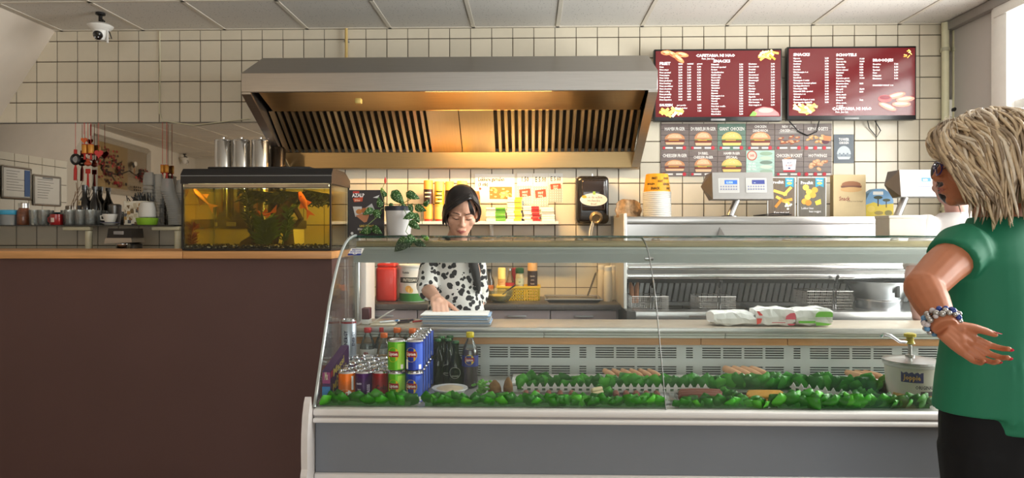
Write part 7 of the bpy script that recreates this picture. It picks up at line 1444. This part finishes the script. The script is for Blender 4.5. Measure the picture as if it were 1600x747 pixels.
# blonde wavy bob
HB = [M('hair_blonde',(196,172,140),.45,noise=.25,scale=60), M('hair_ash',(150,128,104),.45,noise=.25,scale=60), M('hair_silver',(222,206,184),.42,noise=.15,scale=60), M('hair_brown',(116,94,74),.45,noise=.2,scale=60)]
mb = MB(); E_(mb,T,(0,.030,.036),(.092,.103,.094),24,16,); E_(mb,T,(0,.062,-.04),(.088,.078,.085),22,14)
rr = random.Random(12)
for k in range(760):
    a0 = rr.uniform(-PI,PI); s = 1 if a0 > 0 else -1; front = abs(a0) < 1.2
    top = rr.uniform(.1,.75); end = rr.uniform(1.8,2.72)*(1 if not front else .95)
    pts = []; ph, am = rr.uniform(0,6.3), rr.uniform(.06,.16); R0 = rr.uniform(1.05,1.25)
    aend = a0+s*rr.uniform(.4,.9) if front else a0+rr.uniform(-.3,.3)
    if front and abs(aend) < 1.3: aend = s*rr.uniform(1.3,1.65)
    for i in range(8):
        t = i/7; po = top+(end-top)*t; az = a0+(aend-a0)*min(1,t*1.5)**.9+am*math.sin(ph+t*8); f_ = R0*(1+.07*math.sin(PI*t))*(1+.035*math.sin(ph+11*t))
        rx, ry, rz = .090*f_, .102*f_, .096*f_; x = rx*math.sin(po)*math.sin(az); y = .028-ry*math.sin(po)*math.cos(az); z = .036+rz*math.cos(po)
        if po > 1.5: z = .036-.115*(po-1.5)*1.35*min(f_,1.2); r_ = 1.0-.10*(po-1.5); x, y = rx*r_*math.sin(az), .028-ry*r_*math.cos(az)
        pts.append((x,y,z))
    lock(mb,T,pts,rr.uniform(.0032,.0068),rr.choice((0,0,1,1,2,3)),5,.6)
for k in range(110):  # fringe and side locks on the near temple
    f_ = rr.random(); j = lambda q: rr.uniform(-q,q); g_ = 1+.06*rr.random()
    pts = [(.02-.04*f_,-.02+j(.015),.134),(.04+j(.008),-.085+.03*f_+j(.006),.116+j(.006)),(.07+j(.008),-.098+.05*f_+j(.006),.066+j(.01)),(.094+j(.006),-.078+.06*f_+j(.008),.012+j(.008)),(.102+j(.006),-.056+.07*f_+j(.012),-.042+j(.012)),(.098+j(.008),-.034+.07*f_+j(.014),-.098+j(.025))]
    lock(mb,T,[(p[0]*g_,p[1]*g_,p[2]) for p in pts],rr.uniform(.0035,.007),rr.choice((0,1,1,2,3)),5,.6)
for k in range(60):  # fringe over the brow
    f_ = rr.random(); j = lambda q: rr.uniform(-q,q); lock(mb,T,[(.0+j(.03),-.02,.134),(.01+j(.02),-.09+j(.008),.118),(.02+.03*f_,-.116+j(.006),.078+j(.01)),(.045+.03*f_,-.114+.02*f_+j(.006),.038+j(.008)),(.07+.02*f_,-.095+.02*f_,.016+j(.01))],rr.uniform(.0035,.0065),rr.choice((0,1,1,2)),5,.6)
for k in range(28):  # loose flyaway hairs
    a = rr.uniform(-2.6,2.6); mb.tube([T @ V((.09*math.sin(a)*.6,.03-.1*math.cos(a)*.6,.115)), T @ V((.1*math.sin(a+.2),.03-.11*math.cos(a+.2),.128+rr.uniform(0,.018))), T @ V((.125*math.sin(a+.4),.03-.13*math.cos(a+.4),.09+rr.uniform(-.03,.03)))], .0009, 4, 2)
mb.build('hair', HB, cu, ang=180)
# glasses
GF = M('glasses_purple',(44,30,96),.25,noise=.05,coat=.4)
gs = MB()
for s in (-1,1): gs.tube([T @ V((s*.032+.022*math.cos(k*PI/9),-.104-.002*math.cos(k*PI/9)+.014*abs(math.cos(k*PI/9))*(1 if s*math.cos(k*PI/9) > 0 else 0),-.004+.018*math.sin(k*PI/9))) for k in range(19)], .0022, 6, caps=False); gs.tube([T @ V((s*.053,-.092,.004)), T @ V((s*.072,-.04,.006)), T @ V((s*.082,.02,.0))], .0024, 6)
gs.tube([T @ V((-.011,-.105,0)), T @ V((0,-.108,.003)), T @ V((.011,-.105,0))], .002, 6); gs.build('glasses', GF, cu)
for s in (-1,1): MB().add([T @ V((s*.032+.021*math.cos(k*PI/9),-.103,-.004+.017*math.sin(k*PI/9))) for k in range(18)], [tuple(range(18))]).build('spectacle_lens', GLASS, cu)
# bead bracelets
ax = (WB-EB).normalized(); u1 = ax.orthogonal().normalized(); u2 = ax.cross(u1); BC = [M('bead_silver',(186,182,180),.2,.8,noise=.1), M('bead_blue',(40,66,150),.2,noise=.1,coat=.5), M('bead_pearl',(206,196,200),.25,noise=.05,coat=.5), M('bead_sky',(96,150,196),.2,noise=.1,coat=.5)]
for ring, (off, rd_, n_) in enumerate(((-.03,.036,15),(-.012,.037,15),(-.0205,.040,12))):
    br = MB().tube([WB+ax*(off+.012*.25*math.sin(a_+ring))+(u1*math.cos(a_)+u2*math.sin(a_))*rd_ for a_ in [2*PI*q_/24+ring*.4 for q_ in range(25)]], .0012, 5, caps=False).build('bracelet', BLACKP, cu)
    for k in range(n_):
        a = 2*PI*k/n_+ring*.4; tl = .25*math.sin(a+ring); c_ = WB+ax*(off+.012*tl)+(u1*math.cos(a)+u2*math.sin(a))*rd_; m_ = BC[rr.choice((0,1,1,0,2,3))]
        MB().ell(c_, rr.uniform(.0062,.0085), 10, 7).build('bead', m_, br)
# ---------------------------------------------------------------- cook behind the counter
KY = 3.45; kx0 = P(1500,400,KY).x
ck = thing('person', 'dark-haired cook in a white shirt, mostly hidden by the customer', 'person', (kx0,KY,0))
T = Tm(P(1485,283,KY), math.radians(-190), .15, 0); mb = MB(); head_prims(mb,T); nk = V((kx0-.01,KY,1.44)); mb.tube([T @ V((0,.02,-.05)), nk, nk-V((0,0,.06))],[.05,.055,.07],14)
mb.loft([((kx0,KY,.88),.15,.1),((kx0,KY,1.1),.14,.09),((kx0,KY,1.3),.15,.09),((kx0,KY,1.4),.11,.075)],20)
s1 = V((kx0-.165,KY,1.36)); e1 = P(1428,432,3.36); w1 = P(1437,500,3.30); mb.tube([s1,e1,w1],[.05,.042,.03],14); mb.ell(e1,.042,12,8); hand_prims(mb,w1,V((.35,-.2,-.9)),V((.9,0,.3)),.95,(.4,.5,.4),.05,(.7,.5,.2),-1)
s3 = V((kx0+.165,KY,1.36)); mb.tube([s3,s3+V((.03,.02,-.28)),s3+V((0,.2,-.4))],[.05,.04,.03],12)
for s in (-1,1): mb.tube([(kx0+s*.09,KY,.95),(kx0+s*.09,KY,.5),(kx0+s*.09,KY,.06)],[.09,.06,.045],12); mb.loft([((kx0+s*.09,KY+.04,0),.042,.12),((kx0+s*.09,KY+.04,.05),.04,.1)],12)
blob_obj('body', mb, SKIN3, ck, .006, 3); face_parts(T, ck, LIP, HAIRB, HAIRB)
mb = MB(); mb.loft([((kx0,KY,.85),.185,.13),((kx0,KY,1.1),.175,.12),((kx0,KY,1.3),.18,.118),((kx0,KY,1.39),.15,.1),((kx0-.004,KY,1.435),.085,.078)],26); mb.tube([s1,s1.lerp(e1,.5),s1.lerp(e1,.86)],[.068,.064,.06],16); mb.ell(s1,.068,14,9); mb.tube([s3,s3+V((.02,.01,-.2))],[.066,.06],14); mb.ell(s3,.066,14,9)
blob_obj('shirt', mb, M('white_shirt',(228,222,222),.75,noise=.04,scale=8,bump=.15), ck, .008, 4)
mb = MB(); E_(mb,T,(0,.024,.036),(.084,.1,.092),22,14); E_(mb,T,(0,.05,-.055),(.078,.062,.08)); rr = random.Random(8)
for k in range(120):
    a = rr.uniform(.9,5.38); po = rr.uniform(.2,.9); pts = [(.086*math.sin(p_)*math.sin(a),.024-.102*math.sin(p_)*math.cos(a),.036+.094*math.cos(p_)) for p_ in (po,po+.35,po+.7,po+1.0)]; lock(mb,T,pts,.009,0,5)
mb.build('hair', HAIRB, ck, ang=180)
MB().loft([((kx0,KY,.5),.16,.11),((kx0,KY,.86),.18,.125)],20).build('trousers', M('black_trousers'), ck)

# ================================================================ SUB-PARTS: print, trim and fittings belong to the part they sit on
HOST = {'print':('sheet','board','film','carton','wrap'), 'front_print':('carton',), 'menu_lettering':('screen_panel',), 'label_wrap':('body',), 'can_print':('body',), 'pull_tab':('body',), 'sticker_text':('sticker',), 'display_panel':('housing',), 'emblem':('body',), 'label_patch':('body',), 'glass_print':('body',), 'lettering':('wall',), 'fingernail':('body',), 'lips':('body',), 'eyebrow':('body',), 'eyelashes':('body',), 'spectacle_lens':('glasses',), 'blue_rim':('saucer',), 'hatch':('lid',), 'lid_seam':('lid',), 'key':('housing',), 'outlet_ring':('housing',), 'badge':('head',), 'collar_ring':('funnel',), 'joint_clamp':('front_glass',), 'maker_plate':('front_apron',), 'panel_screw':('base_panel',), 'panel_knob':('blank_panel',)}
bn = lambda o: o.name.split('.')[0]
kids = {}
for o in list(bpy.data.objects):
    if o.parent: kids.setdefault(o.parent, []).append(o)
for root, ch in kids.items():
    if root.parent: continue
    for o in ch:
        for h in HOST.get(bn(o), ()):
            hs = [q for q in ch if bn(q) == h and q.location.length < 1e-6]
            if hs: o.parent = hs[0]; break
